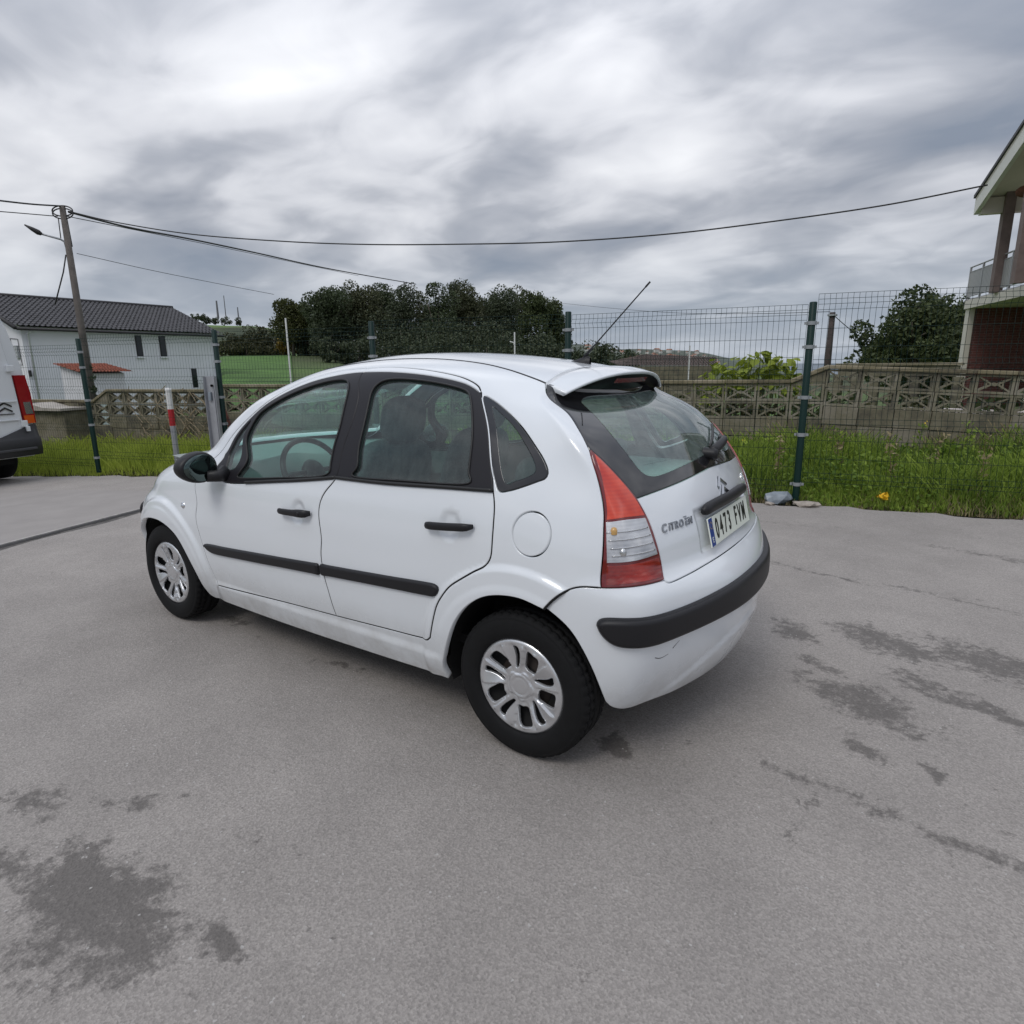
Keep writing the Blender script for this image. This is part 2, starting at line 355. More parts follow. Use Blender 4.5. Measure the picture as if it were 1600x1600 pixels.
def curve(pts, h=0.012, G=G0):
    """smooth an open (u,v) polyline (Catmull-Rom) and resample it at about h metres"""
    p = np.array(pts, float)
    if len(p) > 2:
        q = np.concatenate([[2*p[0]-p[1]], p, [2*p[-1]-p[-2]]]); out = []
        for i in range(1, len(q)-2):
            for t in np.linspace(0, 1, 24, endpoint=False):
                a, b, c, d = q[i-1], q[i], q[i+1], q[i+2]
                out.append(0.5*((2*b)+(-a+c)*t+(2*a-5*b+4*c-d)*t*t+(-a+3*b-3*c+d)*t**3))
        out.append(p[-1]); p = np.array(out)
    else: p = p[0]+(p[1]-p[0])*np.linspace(0, 1, 60)[:, None]
    p[:, 0] = np.clip(p[:, 0], 0, NU); p[:, 1] = np.clip(p[:, 1], 0, NV)
    X = G(p[:, 0], p[:, 1]); s = np.concatenate([[0], np.cumsum(np.linalg.norm(np.diff(X, axis=0), axis=1))])
    n = max(1, int(round(s[-1]/h))); t = np.linspace(0, s[-1], n+1)
    return np.stack([np.interp(t, s, p[:, 0]), np.interp(t, s, p[:, 1])], 1)
def loop(*cs):
    out = []
    for c in cs:
        for q in c:
            if not out or np.abs(out[-1]-q).max() > 1e-6: out.append(np.array(q))
    if np.abs(out[0]-out[-1]).max() < 1e-6: out.pop()
    return np.array(out)
def closed(pts, h=0.012):
    p = list(pts); q = [p[-1]]+p+[p[0], p[1]]; c = curve(q, h/2)
    # cut the overlapping ends off by a smooth closed Catmull-Rom
    P = np.array(p, float); n = len(P); out = []
    for i in range(n):
        a, b, cc, d = P[i-1], P[i], P[(i+1) % n], P[(i+2) % n]
        for t in np.linspace(0, 1, 16, endpoint=False):
            out.append(0.5*((2*b)+(-a+cc)*t+(2*a-5*b+4*cc-d)*t*t+(-a+3*b-3*cc+d)*t**3))
    out = np.array(out+[out[0]]); X = G0(out[:, 0], out[:, 1]); s = np.concatenate([[0], np.cumsum(np.linalg.norm(np.diff(X, axis=0), axis=1))])
    m = max(6, int(round(s[-1]/h))); t = np.linspace(0, s[-1], m+1)[:-1]
    return np.stack([np.interp(t, s, out[:, 0]), np.interp(t, s, out[:, 1])], 1)
RB = [(0.0030, -0.028), (0.0030, -0.003), (0.0054, 0.0)]          # rounded panel edge; gap walls coloured dark to stand in for shade
RF = [(0.0, 0.0)]
def panel_mesh(loops, G=G0, rings=RB, h=0.018, mirror=False, both=False, off=0.0):
    """surface patch cut out of the body surface; loops[0] outer, rest holes (u,v); both = also its mirror image in the same mesh, welded"""
    V = []; NN = []; F = []; WALLF = set()
    def sarea(L): x, y = L[:, 0], L[:, 1]; return 0.5*np.sum(x*np.roll(y, -1)-np.roll(x, -1)*y)
    LL = []
    for i, L in enumerate(loops):
        L = np.array(L, float); a = sarea(L)
        if (a > 0) != (i == 0): L = L[::-1]
        LL.append(L)
    def frame(u, v):
        hu, hv = 0.02, 0.03
        a0, a1 = np.clip(u-hu, 0, NU), np.clip(u+hu, 0, NU); b0, b1 = np.clip(v-hv, 0, NV), np.clip(v+hv, 0, NV)
        Gu = (G(a1, v)-G(a0, v))/(a1-a0)[:, None]; Gv = (G(u, b1)-G(u, b0))/(b1-b0)[:, None]
        N = np.cross(Gv, Gu)*1.0; N /= np.maximum(np.linalg.norm(N, axis=1, keepdims=True), 1e-9)
        S = S0(u, v); s = np.sign(np.sum(N*nrm0(u, v, h=0.03)*NSGN, axis=1)); s[s == 0] = 1
        return Gu, Gv, N*s[:, None]
    ref = LL[0].mean(0)[None]; gu, gv, _ = frame(ref[:, 0], ref[:, 1]); lu, lv = np.linalg.norm(gu), np.linalg.norm(gv)
    inner = []
    for L in LL:
        u, v = L[:, 0], L[:, 1]; P = G(u, v); Gu, Gv, N = frame(u, v)
        fl = (u < 1e-3) | (u > NU-1e-3) | (v > NV-1e-3); n = len(L)
        nx, pv = np.roll(np.arange(n), -1), np.roll(np.arange(n), 1)
        # along a centre line both neighbours are flagged: no inset there
        T = np.zeros_like(P); uvT = np.zeros((n, 2))
        for i in range(n):
            a, b = pv[i], nx[i]
            if fl[i] and fl[a] and fl[b]: continue
            if fl[i] and fl[a]: a = i
            elif fl[i] and fl[b]: b = i
            t1 = P[i]-P[a]; t2 = P[b]-P[i]; l1, l2 = np.linalg.norm(t1), np.linalg.norm(t2)
            T[i] = (t1/l1 if l1 > 1e-9 else 0)+(t2/l2 if l2 > 1e-9 else 0)
        Tn = np.linalg.norm(T, axis=1); isT = Tn > 1e-9; T[isT] /= Tn[isT][:, None]
        # inward = left of travel in uv
        B = np.cross(N, T)
        # sign test in uv
        E = np.stack([np.sum(Gu*Gu, 1), np.sum(Gu*Gv, 1), np.sum(Gv*Gv, 1)], 1); det = np.maximum(E[:, 0]*E[:, 2]-E[:, 1]**2, 1e-12)
        def toUV(D):
            a = np.sum(D*Gu, 1); b = np.sum(D*Gv, 1); return np.stack([(E[:, 2]*a-E[:, 1]*b)/det, (E[:, 0]*b-E[:, 1]*a)/det], 1)
        dB = toUV(B); dT = toUV(T); cr = dT[:, 0]*dB[:, 1]-dT[:, 1]*dB[:, 0]; s = np.where(cr < 0, -1.0, 1.0); B *= s[:, None]; dB *= s[:, None]
        full = fl & ~isT
        idx = []
        for k, (ins, dep) in enumerate(rings):
            q = L+dB*ins; q[full] = L[full]
            q[:, 0] = np.where(u < 1e-3, 0, np.where(u > NU-1e-3, NU, np.clip(q[:, 0], 0, NU))); q[:, 1] = np.where(v > NV-1e-3, NV, np.clip(q[:, 1], 0, NV))
            if len(rings) > 1 and k < len(rings)-1: wN = 0.0 if k < len(rings)-2 else 0.55
            else: wN = 1.0
            Nk = N*wN-B*(1-wN)*isT[:, None]; Nk[full] = N[full]; Nk /= np.maximum(np.linalg.norm(Nk, axis=1, keepdims=True), 1e-9)
            dd = np.where(full, rings[-1][1], dep)
            X = G(q[:, 0], q[:, 1])+N*(dd+off)[:, None]; X[:, 1] = np.where(fl, 0, X[:, 1])
            idx.append(np.arange(len(V), len(V)+n)); V.extend(X); NN.extend(Nk)
        for k in range(len(rings)-1):
            for i in range(n):
                j = nx[i]
                if full[i] and full[j]: continue
                if fl[i] and fl[j]: continue
                F.append((idx[k][i], idx[k][j], idx[k+1][j], idx[k+1][i]))
                if k == 0 and rings[0][1] <= -0.02: WALLF.add(frozenset(int(q_) for q_ in F[-1]))
        q = L+dB*rings[-1][0]; q[full] = L[full]; q[:, 0] = np.where(u < 1e-3, 0, np.where(u > NU-1e-3, NU, np.clip(q[:, 0], 0, NU))); q[:, 1] = np.where(v > NV-1e-3, NV, np.clip(q[:, 1], 0, NV))
        inner.append((q, idx[-1]))
    allq = np.concatenate([q for q, _ in inner]); alli = np.concatenate([i for _, i in inner]); sc2 = np.array([lu, lv])
    u0, v0 = allq.min(0); u1, v1 = allq.max(0)
    gx = np.arange(u0+h/lu/2, u1, h/lu); gy = np.arange(v0+h/lv/2, v1, h/lv); X, Y = np.meshgrid(gx, gy, indexing='ij'); X = X.copy(); X[:, 1::2] += 0.5*h/lu
    g = np.stack([X.ravel(), Y.ravel()], 1)
    def inside(p):
        c = np.zeros(len(p), bool)
        for q, _ in inner:
            a = q; b = np.roll(q, -1, 0)
            for k in range(len(a)):
                m = (a[k, 1] > p[:, 1]) != (b[k, 1] > p[:, 1])
                if m.any(): c ^= m & (p[:, 0] < (b[k, 0]-a[k, 0])*(p[:, 1]-a[k, 1])/(b[k, 1]-a[k, 1]+1e-15)+a[k, 0])
        return c
    if len(g):
        g = g[inside(g)]; keep = np.ones(len(g), bool)
        for i0 in range(0, len(g), 2000):
            d = np.min(np.linalg.norm((g[i0:i0+2000, None]-allq[None])*sc2, axis=2), axis=1); keep[i0:i0+2000] = d > h*0.55
        g = g[keep]
    base = len(V)
    if len(g):
        X = G(g[:, 0], g[:, 1]); _, _, N = frame(g[:, 0], g[:, 1]); X = X+N*(rings[-1][1]+off); V.extend(X); NN.extend(N)
    pts = np.concatenate([allq, g]) if len(g) else allq; gid = np.concatenate([alli, np.arange(base, base+len(g))])
    ed = []; st = 0
    for q, _ in inner:
        n = len(q); ed += [(st+i, st+(i+1) % n) for i in range(n)]; st += n
    r = delaunay_2d_cdt([Vector(q) for q in (pts*sc2).tolist()], ed, [], 0, 1e-7)
    vo = [o[0] if len(o) else -1 for o in r[3]]; nv = len(r[0]); co = np.array([q[:] for q in r[0]])/sc2
    for i in range(nv):
        if vo[i] < 0:
            X = G(co[i:i+1, 0], co[i:i+1, 1]); _, _, N = frame(co[i:i+1, 0], co[i:i+1, 1]); V.append(X[0]+N[0]*(rings[-1][1]+off)); NN.append(N[0]); vo[i] = len(pts); pts = np.concatenate([pts, co[i:i+1]]); gid = np.append(gid, len(V)-1)
    fc = np.array([f for f in r[2] if len(f) == 3]); cen = co[fc].mean(1); ok = inside(cen)
    for f in fc[ok]: F.append(tuple(int(gid[vo[k]]) for k in f))
    V = np.array(V); NN = np.array(NN)
    # orient faces to their normals
    F2 = []
    for f in F:
        a, b, c = V[f[0]], V[f[1]], V[f[2]]; fn = np.cross(b-a, c-a)
        if len(f) == 4: fn = np.cross(V[f[2]]-V[f[0]], V[f[3]]-V[f[1]])
        F2.append(f if fn@sum(NN[k] for k in f) >= 0 else f[::-1])
    F = F2
    if mirror or both:
        Vm = V*[1, -1, 1]; Nm = NN*[1, -1, 1]; Fm = [f[::-1] for f in F]
        if both: n = len(V); V = np.concatenate([V, Vm]); NN = np.concatenate([NN, Nm]); F = F+[tuple(k+n for k in f) for f in Fm]
        else: V, NN, F = Vm, Nm, Fm
    W_ = [i for i, f in enumerate(F) if len(f) == 4 and (frozenset(f) in WALLF or (both and frozenset(k-len(V)//2 for k in f) in WALLF))]
    return V, NN, F, W_
def panel(name, loops, mats, parent, rename=None, **k):
    Vs = []; Ns = []; Fs = []; n = 0; WW = []
    sets = loops if isinstance(loops[0], list) else [loops]
    for L in sets:
        V, N, F, W_ = panel_mesh(L, **k); Vs.append(V); Ns.append(N); WW += [q+len(Fs) for q in W_]; Fs += [tuple(q+n for q in f) for f in F]; n += len(V)
    V = np.concatenate(Vs); N = np.concatenate(Ns); me = mesh(name, V, Fs)
    for q in WW: me.polygons[q].material_index = 1
    if k.get('both'):
        # weld the two halves on the centre line
        bm = bmesh.new(); bm.from_mesh(me); ln = bm.verts.layers.int.new('oi')
        for i, vt in enumerate(bm.verts): vt[ln] = i
        cv_ = [v for v in bm.verts if abs(v.co.y) < 1e-6]; bmesh.ops.remove_doubles(bm, verts=cv_, dist=1e-5)
        N = np.array([N[v[ln]]*([1, 0, 1] if abs(v.co.y) < 1e-6 else [1, 1, 1]) for v in bm.verts]); bm.verts.layers.int.remove(ln); bm.to_mesh(me); bm.free()
    me.polygons.foreach_set('use_smooth', [True]*len(me.polygons))
    nl = np.linalg.norm(N, axis=1, keepdims=True); N = N/np.maximum(nl, 1e-9)
    me.normals_split_custom_set_from_vertices([tuple(q) for q in N])
    return link(name, me, [mats, M_dark] if WW else mats, parent)

CAR = empty('parked_car', (0, 0, 0))
tag(CAR, 'small white hatchback with black side strips, red tail lamp and silver wheel covers', 'car')
# ---- seam curves on the left side, (u, v) on the body surface
c_dF = curve([(11.03, 8.34), (10.62, 7.70), (10.28, 6.70), (10.13, 5.70), (9.97, 4.15), (9.79, 2.78), (9.55, 1.06)])
c_botF = curve([(9.55, 1.06), (8.63, 1.21), (7.79, 1.34), (7.0, 1.44)]); c_botR = curve([(7.0, 1.44), (6.27, 1.55), (5.72, 1.63), (5.62, 1.80)])
c_dBt = curve([(9.08, 14.39), (8.86, 14.01)]); c_dBm = curve([(8.86, 14.01), (8.45, 13.3), (8.05, 12.31), (7.84, 10.66), (7.75, 9.35), (7.66, 8.82)])
c_dBl = curve([(7.66, 8.82), (7.47, 7.67), (7.34, 6.60), (7.27, 5.25), (7.22, 3.86), (7.16, 2.94), (7.08, 2.24), (7.0, 1.44)])
c_dRu = curve([(9.08, 14.39), (8.20, 14.52), (6.93, 14.43), (5.82, 14.21), (5.24, 13.93), (4.87, 13.55), (4.72, 13.06)]); c_dRm = curve([(4.72, 13.06), (4.71, 11.79), (4.70, 10.71), (4.70, 9.81), (4.74, 9.09)])
c_dRl = curve([(4.74, 9.09), (4.74, 8.27), (4.77, 7.3), (4.83, 6.4), (4.95, 5.76), (5.11, 5.20), (5.27, 4.51), (5.39, 3.97), (5.48, 3.40), (5.54, 2.96), (5.58, 2.45), (5.62, 1.80)])
c_dFt = curve([(9.08, 14.39), (10.0, 14.33), (10.60, 14.05), (10.88, 13.62), (11.02, 13.14), (11.15, 12.55), (11.26, 11.90), (11.32, 11.20), (11.34, 10.38), (11.34, 9.40), (11.22, 8.75), (11.03, 8.34)])
c_bFl = curve([(7.66, 8.82), (8.65, 8.20), (9.51, 7.72), (9.95, 7.72), (10.45, 8.15), (10.80, 8.60), (11.12, 9.2)])
c_bFu = curve([(11.12, 9.2), (11.20, 9.97), (11.24, 11.0), (11.19, 11.80), (11.02, 12.45), (10.75, 13.08), (10.35, 13.55), (9.75, 13.83), (9.2, 13.98), (8.86, 14.01)])
c_bRu = curve([(8.86, 14.01), (8.3, 14.04), (7.66, 14.05), (6.59, 13.98), (5.60, 13.78), (5.11, 13.52), (4.72, 13.06)]); c_bRl = curve([(7.66, 8.82), (6.63, 8.86), (5.6, 9.0), (4.74, 9.09)])
g_F = closed([(9.70, 8.05), (9.31, 8.16), (8.82, 8.42), (7.97, 8.88), (7.99, 9.5), (8.10, 10.6), (8.33, 11.74), (8.50, 12.6), (8.72, 13.10), (9.05, 13.36), (9.55, 13.34), (10.04, 13.10), (10.42, 12.74), (10.72, 12.28), (10.93, 11.8), (11.03, 11.32), (10.92, 10.7), (10.70, 9.9), (10.27, 9.0), (9.95, 8.4)])
g_Q = closed([(11.14, 10.95), (11.02, 10.5), (10.85, 9.91), (10.55, 9.1), (10.25, 8.5), (10.45, 8.5), (10.75, 8.85), (11.02, 9.3), (11.10, 9.97)])
g_R = closed([(7.30, 9.02), (7.32, 9.5), (7.42, 10.4), (7.58, 11.6), (7.68, 12.5), (7.66, 13.0), (7.52, 13.35), (7.1, 13.50), (6.42, 13.49), (5.84, 13.40), (5.30, 13.22), (5.06, 12.95), (5.0, 12.4), (5.03, 11.5), (5.07, 10.5), (5.14, 9.7), (5.22, 9.26), (6.3, 9.10)])
g_C = closed([(4.64, 12.90), (4.40, 12.68), (4.18, 12.22), (3.90, 11.46), (3.72, 10.74), (3.63, 10.30), (3.62, 9.95), (3.70, 9.72), (3.85, 9.60), (4.12, 9.40), (4.42, 9.20), (4.62, 9.14), (4.66, 9.5), (4.67, 10.3), (4.67, 11.4), (4.67, 12.3)])
g_Cc = closed([(4.46, 12.2), (4.30, 11.9), (4.08, 11.4), (3.92, 10.79), (3.82, 10.25), (3.84, 9.90), (4.0, 9.72), (4.25, 9.55), (4.46, 9.46), (4.49, 10.3), (4.49, 11.3)])
c_bt1 = curve([(4.23, 3.90), (4.14, 4.38), (4.02, 4.85), (3.86, 5.25), (3.66, 5.50), (3.37, 5.56)]); c_lampL = curve([(3.37, 5.56), (3.24, 6.5), (3.12, 7.4), (2.98, 8.30), (2.76, 9.30), (2.47, 10.07), (2.16, 10.66)])
c_lampB = curve([(3.37, 5.56), (2.79, 5.62), (2.10, 5.59)]); c_lampR = curve([(2.10, 5.59), (2.03, 6.41), (2.015, 7.67), (2.01, 8.65), (2.0, 9.06)]); c_lampR2 = curve([(2.0, 9.06), (2.02, 9.53), (2.05, 10.0), (2.09, 10.40), (2.16, 10.66)])
c_tail = curve([(2.16, 10.66), (2.02, 11.23), (1.93, 12.21), (2.05, 13.2), (2.35, 14.0), (3.05, 14.73)]); c_ditch = curve([(3.05, 14.73), (4.14, 15.10), (5.04, 15.35), (6.16, 15.58), (7.98, 15.68), (9.89, 15.52), (11.0, 15.2), (12.0, 14.85)])
c_ws = curve([(12.0, 14.85), (12.25, 14.2), (12.36, 13), (12.4, 11.5), (12.4, 9.35)]); c_wb = curve([(12.4, 9.35), (11.7, 8.9), (11.03, 8.34)])
c_sf = curve([(9.55, 1.06), (9.66, 0.6), (9.74, 0.02)]); c_sb = curve([(9.74, 0.02), (8.07, 0.02), (6.3, 0.10), (5.42, 0.15)])
c_ar1 = curve([(5.42, 0.15), (5.46, 0.8), (5.42, 1.60), (5.31, 2.60), (5.12, 3.42), (4.89, 3.97), (4.57, 4.17), (4.23, 3.90)], 0.01); c_ar2 = curve([(4.23, 3.90), (3.95, 3.30), (3.71, 2.62), (3.50, 2.0), (3.30, 1.35), (3.18, 1.0)], 0.01)
c_bl = curve([(3.18, 1.0), (2.98, 0.76), (2.5, 0.60), (1.5, 0.60), (0, 0.62)])
c_bt2 = curve([(2.10, 5.59), (2.0, 5.34), (1.57, 5.40), (1.09, 5.52), (0.5, 5.6), (0, 5.62)])
fuel = closed([(-0.055+0.072*math.cos(a), 0.882+0.072*math.sin(a)) for a in np.linspace(0, 2*math.pi, 25)[:-1]]) if False else None
def inv(x, z, u=5.0, v=7.0):
    """(u, v) of the side-surface point at a given x and height"""
    for _ in range(30):
        P = S0(np.array([u]), np.array([v]))[0]; a = (S0(np.array([u+.01]), np.array([v]))[0]-P)/.01; b = (S0(np.array([u]), np.array([v+.01]))[0]-P)/.01
        J = np.array([[a[0], b[0]], [a[2], b[2]]]); d = np.linalg.solve(J, [x-P[0], z-P[2]]); u += np.clip(d[0], -1, 1); v += np.clip(d[1], -1, 1)
    return (u, v)
fuel = closed([inv(-0.056+0.075*math.cos(a), 0.882+0.077*math.sin(a), 4.2, 7.5) for a in np.linspace(0, 2*math.pi, 17)[:-1]])
GA = Gf(flare=True); GD = Gf(dish=True, flare=True)
parts_side = []
for s in (0, 1):
    mi = dict(mirror=bool(s))
    fd = panel('front_door', [loop(c_dF, c_botF, c_dBl[::-1], c_bFl, c_bFu, c_dBt[::-1], c_dFt)], M_paint, CAR, G=GD, h=0.011 if not s else 0.025, **mi)
    rd = panel('rear_door', [[loop(c_botR[::-1], c_dBl[::-1], c_bRl, c_dRl)], [loop(c_dBt, c_bRu, c_dRu[::-1])]], M_paint, CAR, G=GD, h=0.011 if not s else 0.025, **mi)
    bs = panel('body_side', [loop(c_bt1, c_lampL, c_tail, c_ditch, c_ws, c_wb, c_dFt[::-1], c_dRu, c_dRm, c_dRl, c_botR[::-1], c_botF[::-1], c_sf, c_sb, c_ar1), fuel, g_C], M_paint, CAR, G=GA,
               rings=[(0.0030, -0.03), (0.0030, -0.003), (0.0054, 0.0)], h=0.0115 if not s else 0.025, **mi)
    panel('fuel_flap', [fuel], M_paint, bs, **mi)
    wf = panel('window_frame', [loop(c_bFl, c_bFu, c_dBm), g_F, g_Q], M_trim, fd, rings=[(0.0016, -0.03), (0.0016, -0.002), (0.004, 0.0)], **mi)
    panel('window_glass', [g_F], M_glass, fd, rings=RF, off=-0.008, h=0.05, **mi); panel('quarter_glass', [g_Q], M_glass, fd, rings=RF, off=-0.008, h=0.05, **mi)
    panel('window_frame', [loop(c_dBm, c_bRl, c_dRm[::-1], c_bRu[::-1]), g_R], M_trim, rd, rings=[(0.0016, -0.03), (0.0016, -0.002), (0.004, 0.0)], **mi)
    panel('window_glass', [g_R], M_glass, rd, rings=RF, off=-0.008, h=0.05, **mi)
    # rubber seals: a raised bead round each pane
    for nm_, L, par in (('window_seal', g_F, fd), ('window_seal', g_R, rd)):
        X = G0(L[:, 0], L[:, 1]); X = X*([1, -1, 1] if s else [1, 1, 1]); N = nrm0(L[:, 0], L[:, 1])*NSGN*([1, -1, 1] if s else [1, 1, 1]); X = X+N*0.001
        mb = MB(); mb.tube(np.concatenate([X, X[:2]]), 0.0045, 6, cap=False); mb.obj(nm_, M_rub, par, True)
    # C-pillar side pane: black border with the clear part behind
    panel('rear_side_window', [g_C, g_Cc], M_frit, CAR, rings=[(0.0012, -0.012), (0.0012, -0.001), (0.003, 0.001)], **mi); panel('rear_side_glass', [g_Cc], M_glass, CAR, rings=RF, off=0.0, h=0.04, **mi)
    X = G0(c_ditch[:, 0], c_ditch[:, 1]); N = nrm0(c_ditch[:, 0], c_ditch[:, 1])*NSGN; sg = np.array([1, -1, 1]) if s else np.array([1, 1, 1]); mb = MB(); mb.tube((X-N*0.0015)*sg, 0.0042, 6); mb.obj('roof_strip', M_rub, CAR, True)
    for nm_, cu_, par_ in (('seam_shade_strip', np.concatenate([c_dF, c_botF[1:]]), fd), ('seam_shade_strip', c_dBl, fd), ('seam_shade_strip', np.concatenate([c_dRl, c_botR[::-1][1:]]), rd), ('seam_shade_strip', c_dRu, rd), ('seam_shade_strip', c_dFt, fd), ('joint_shade_strip', c_bt1, CAR)):  # added dark strips behind the seams: deepen the gap shade, block cabin light
        X = GA(cu_[:, 0], cu_[:, 1]); N = nrm0(cu_[:, 0], cu_[:, 1])*NSGN; sg = np.array([1, -1, 1]) if s else np.array([1, 1, 1]); mb = MB(); mb.tube((X-N*0.0075)*sg, 0.0058, 6); mb.obj(nm_, M_dark, par_, True)
    # belt weatherstrips
    for cu, par in ((c_bFl[:int(len(c_bFl)*0.62)], fd), (c_bRl, rd)):
        X = G0(cu[:, 0], cu[:, 1]); N = nrm0(cu[:, 0], cu[:, 1])*NSGN; sg = np.array([1, -1, 1]) if s else np.array([1, 1, 1])
        mb = MB(); mb.tube((X+N*0.004+np.array([0, 0, 0.004]))*sg, 0.0075, 8); mb.obj('belt_strip', M_rub, par, True)
    # rubbing strips
    RS = [(0.0, -0.004), (0.0, 0.004), (0.004, 0.012), (0.012, 0.016)]
    so = panel('rubbing_strip', [closed([inv(x, z, 8, 3.2) for x, z in ((2.012, 0.535), (1.95, 0.545), (1.8, 0.552), (1.5, 0.570), (1.3, 0.581), (1.1, 0.593), (1.056, 0.594), (1.052, 0.57), (1.054, 0.543), (1.1, 0.540), (1.3, 0.530), (1.5, 0.518), (1.7, 0.507), (1.88, 0.497), (1.95, 0.500), (1.99, 0.513))], 0.01)], M_black, fd, rings=RS, h=0.02, **mi)
    panel('rubbing_strip', [closed([inv(x, z, 6.3, 3.4) for x, z in ((1.036, 0.597), (0.98, 0.600), (0.8, 0.609), (0.6, 0.619), (0.42, 0.629), (0.37, 0.629), (0.35, 0.618), (0.352, 0.597), (0.375, 0.577), (0.42, 0.573), (0.6, 0.566), (0.8, 0.557), (0.98, 0.548), (1.03, 0.545), (1.040, 0.57))], 0.01)], M_black, rd, rings=RS, h=0.02, **mi)
    # handles: a bar over the recessed dish
    for (xa, za, xb, zb, par, lock) in ((1.30, 0.812, 1.085, 0.822, fd, True), (0.405, 0.862, 0.185, 0.880, rd, False)):
        P = []
        for t in np.linspace(0, 1, 15):
            x = xa+(xb-xa)*t; z = za+(zb-za)*t; q = inv(x, z, 7, 7); p = S0(np.array([q[0]]), np.array([q[1]]))[0]
            p = p+np.array([0, 0.020+0.014*math.sin(math.pi*t)**0.5-0.012*(t < .05)-0.012*(t > .95), 0.0]); P.append(p)
        P = np.array(P)*([1, -1, 1] if s else [1, 1, 1]); mb = MB(); rr = np.array([0.55, 0.9]+[1.0]*11+[0.9, 0.55]) if not lock else np.array([0.55, 0.85, .9, .92, .95, .95, .95, .98, 1.0, 1.08, 1.18, 1.2, 1.2, 1.1, 0.7])
        n0 = len(mb.V); mb.tube(P, 0.0115*rr, 12)
        A = np.array(mb.V); cxy = np.repeat(P, 12, axis=0); A = cxy+(A-cxy)*np.array([1, 0.75, 1.35]); mb.V = [tuple(q) for q in A]
        ho = mb.obj('handle', M_black, par, True)
        if lock:
            q = P[11]+np.array([0, 0.009*(-1 if s else 1), 0]); m2 = MB(); m2.lathe([(0.0001, 0.003), (0.0075, 0.003), (0.009, 0.001), (0.009, -0.004)], 20, lambda r: np.array([r[0], r[2]*(-1 if s else 1), r[1]])+q); m2.obj('key_lock', M_chrome if False else M_black, ho, True)
    # front wing, headlamp
    fw = panel('front_wing', [loop(c_wb[::-1], c_dF, c_sf, curve([(9.74, 0.02), (9.9, 0.2), (10.0, 1.47), (10.15, 2.30), (10.36, 3.0), (10.62, 3.45), (10.88, 3.62), (11.18, 3.50), (11.50, 3.05)], 0.01),
              curve([(11.50, 3.05), (11.75, 4.5), (12.0, 5.7)]), curve([(12.0, 5.7), (12.1, 7.2)]), curve([(12.1, 7.2), (12.22, 8.1), (12.4, 9.35)]))], M_paint, CAR, G=GA, h=0.0115 if not s else 0.025, **mi)
    panel('headlamp', [loop(curve([(12.0, 5.7), (13.0, 5.35), (13.9, 5.5)]), curve([(13.9, 5.5), (13.6, 6.6), (13.2, 7.2), (12.1, 7.2)]), curve([(12.1, 7.2), (12.0, 5.7)]))], M_lens, CAR, rings=[(0.002, -0.02), (0.002, -0.002), (0.005, 0.001)], h=0.04, **mi)
    panel('headlamp_bowl', [loop(curve([(12.0, 5.7), (13.0, 5.35), (13.9, 5.5)]), curve([(13.9, 5.5), (13.6, 6.6), (13.2, 7.2), (12.1, 7.2)]), curve([(12.1, 7.2), (12.0, 5.7)]))], M_refl, CAR, rings=[(0.004, 0.0), (0.02, -0.03)], h=0.04, off=-0.004, **mi)
    X = S0(*[np.array([q]) for q in inv(2.20, 0.722, 10.4, 5.4)])[0]*([1, -1, 1] if s else [1, 1, 1]); sg = -1 if s else 1
    mb = MB(); mb.lathe([(0.0001, 0.010), (0.006, 0.0095), (0.011, 0.006), (0.014, 0.003), (0.019, 0.0012), (0.020, -0.003)], 24, lambda r: np.array([r[0]*1.1, r[2]*sg, r[1]])+X); mb.obj('side_repeater', M_chrome, fw, True)
    # tail lamp
    tl = panel('tail_lamp', [loop(c_lampL[::-1], c_lampB, c_lampR, c_lampR2)], M_redrim, CAR, rings=[(0.0016, -0.03), (0.0016, 0.001), (0.004, 0.0045)], **mi)
    LR = [(0.0, -0.001), (0.0015, 0.0025)]
    panel('red_lens', [loop(curve([(2.93, 8.36), (2.5, 8.42), (2.07, 8.38)]), curve([(2.07, 8.38), (2.06, 9.3), (2.11, 10.1), (2.17, 10.50)]), curve([(2.17, 10.50), (2.42, 9.95), (2.70, 9.28), (2.93, 8.36)]))], M_red, tl, rings=LR, off=0.0045, **mi)
    cl_ = loop(curve([(2.96, 8.27), (2.5, 8.33), (2.08, 8.28)]), curve([(2.08, 8.28), (2.09, 7.5), (2.08, 6.88)]), curve([(2.08, 6.88), (2.6, 6.82), (3.13, 6.80)]), curve([(3.13, 6.80), (3.06, 7.5), (2.96, 8.27)]))
    cz_ = panel('clear_lens', [cl_], M_lens, tl, rings=LR, off=0.006, **mi)
    panel('lamp_reflector', [cl_], M_bowl, tl, rings=[(0.0, 0.0), (0.001, 0.0013)], off=0.0047, **mi)
    for vv in (7.05, 7.32, 7.6, 7.88):
        c = curve([(3.02, vv), (2.12, vv+0.03)], 0.01); X = (G0(c[:, 0], c[:, 1])+nrm0(c[:, 0], c[:, 1])*NSGN*0.0075)*([1, -1, 1] if s else [1, 1, 1]); mb = MB(); mb.tube(X, 0.0022, 6); mb.obj('lens_rib', M_refl, tl, True)
    for a_, b_, m_ in ((2.86, 7.95, M_amber), (2.80, 7.2, M_refl)):
        X = (G0(np.array([a_]), np.array([b_]))[0]+nrm0(np.array([a_]), np.array([b_]))[0]*NSGN*0.004)*([1, -1, 1] if s else [1, 1, 1]); mb = MB(); mb.lathe([(0.0001, 0.012), (0.008, 0.010), (0.012, 0.0), (0.012, -0.012)], 14, lambda r: np.array([r[0], r[1], r[2]])+X); mb.obj('bulb', m_, tl, True)
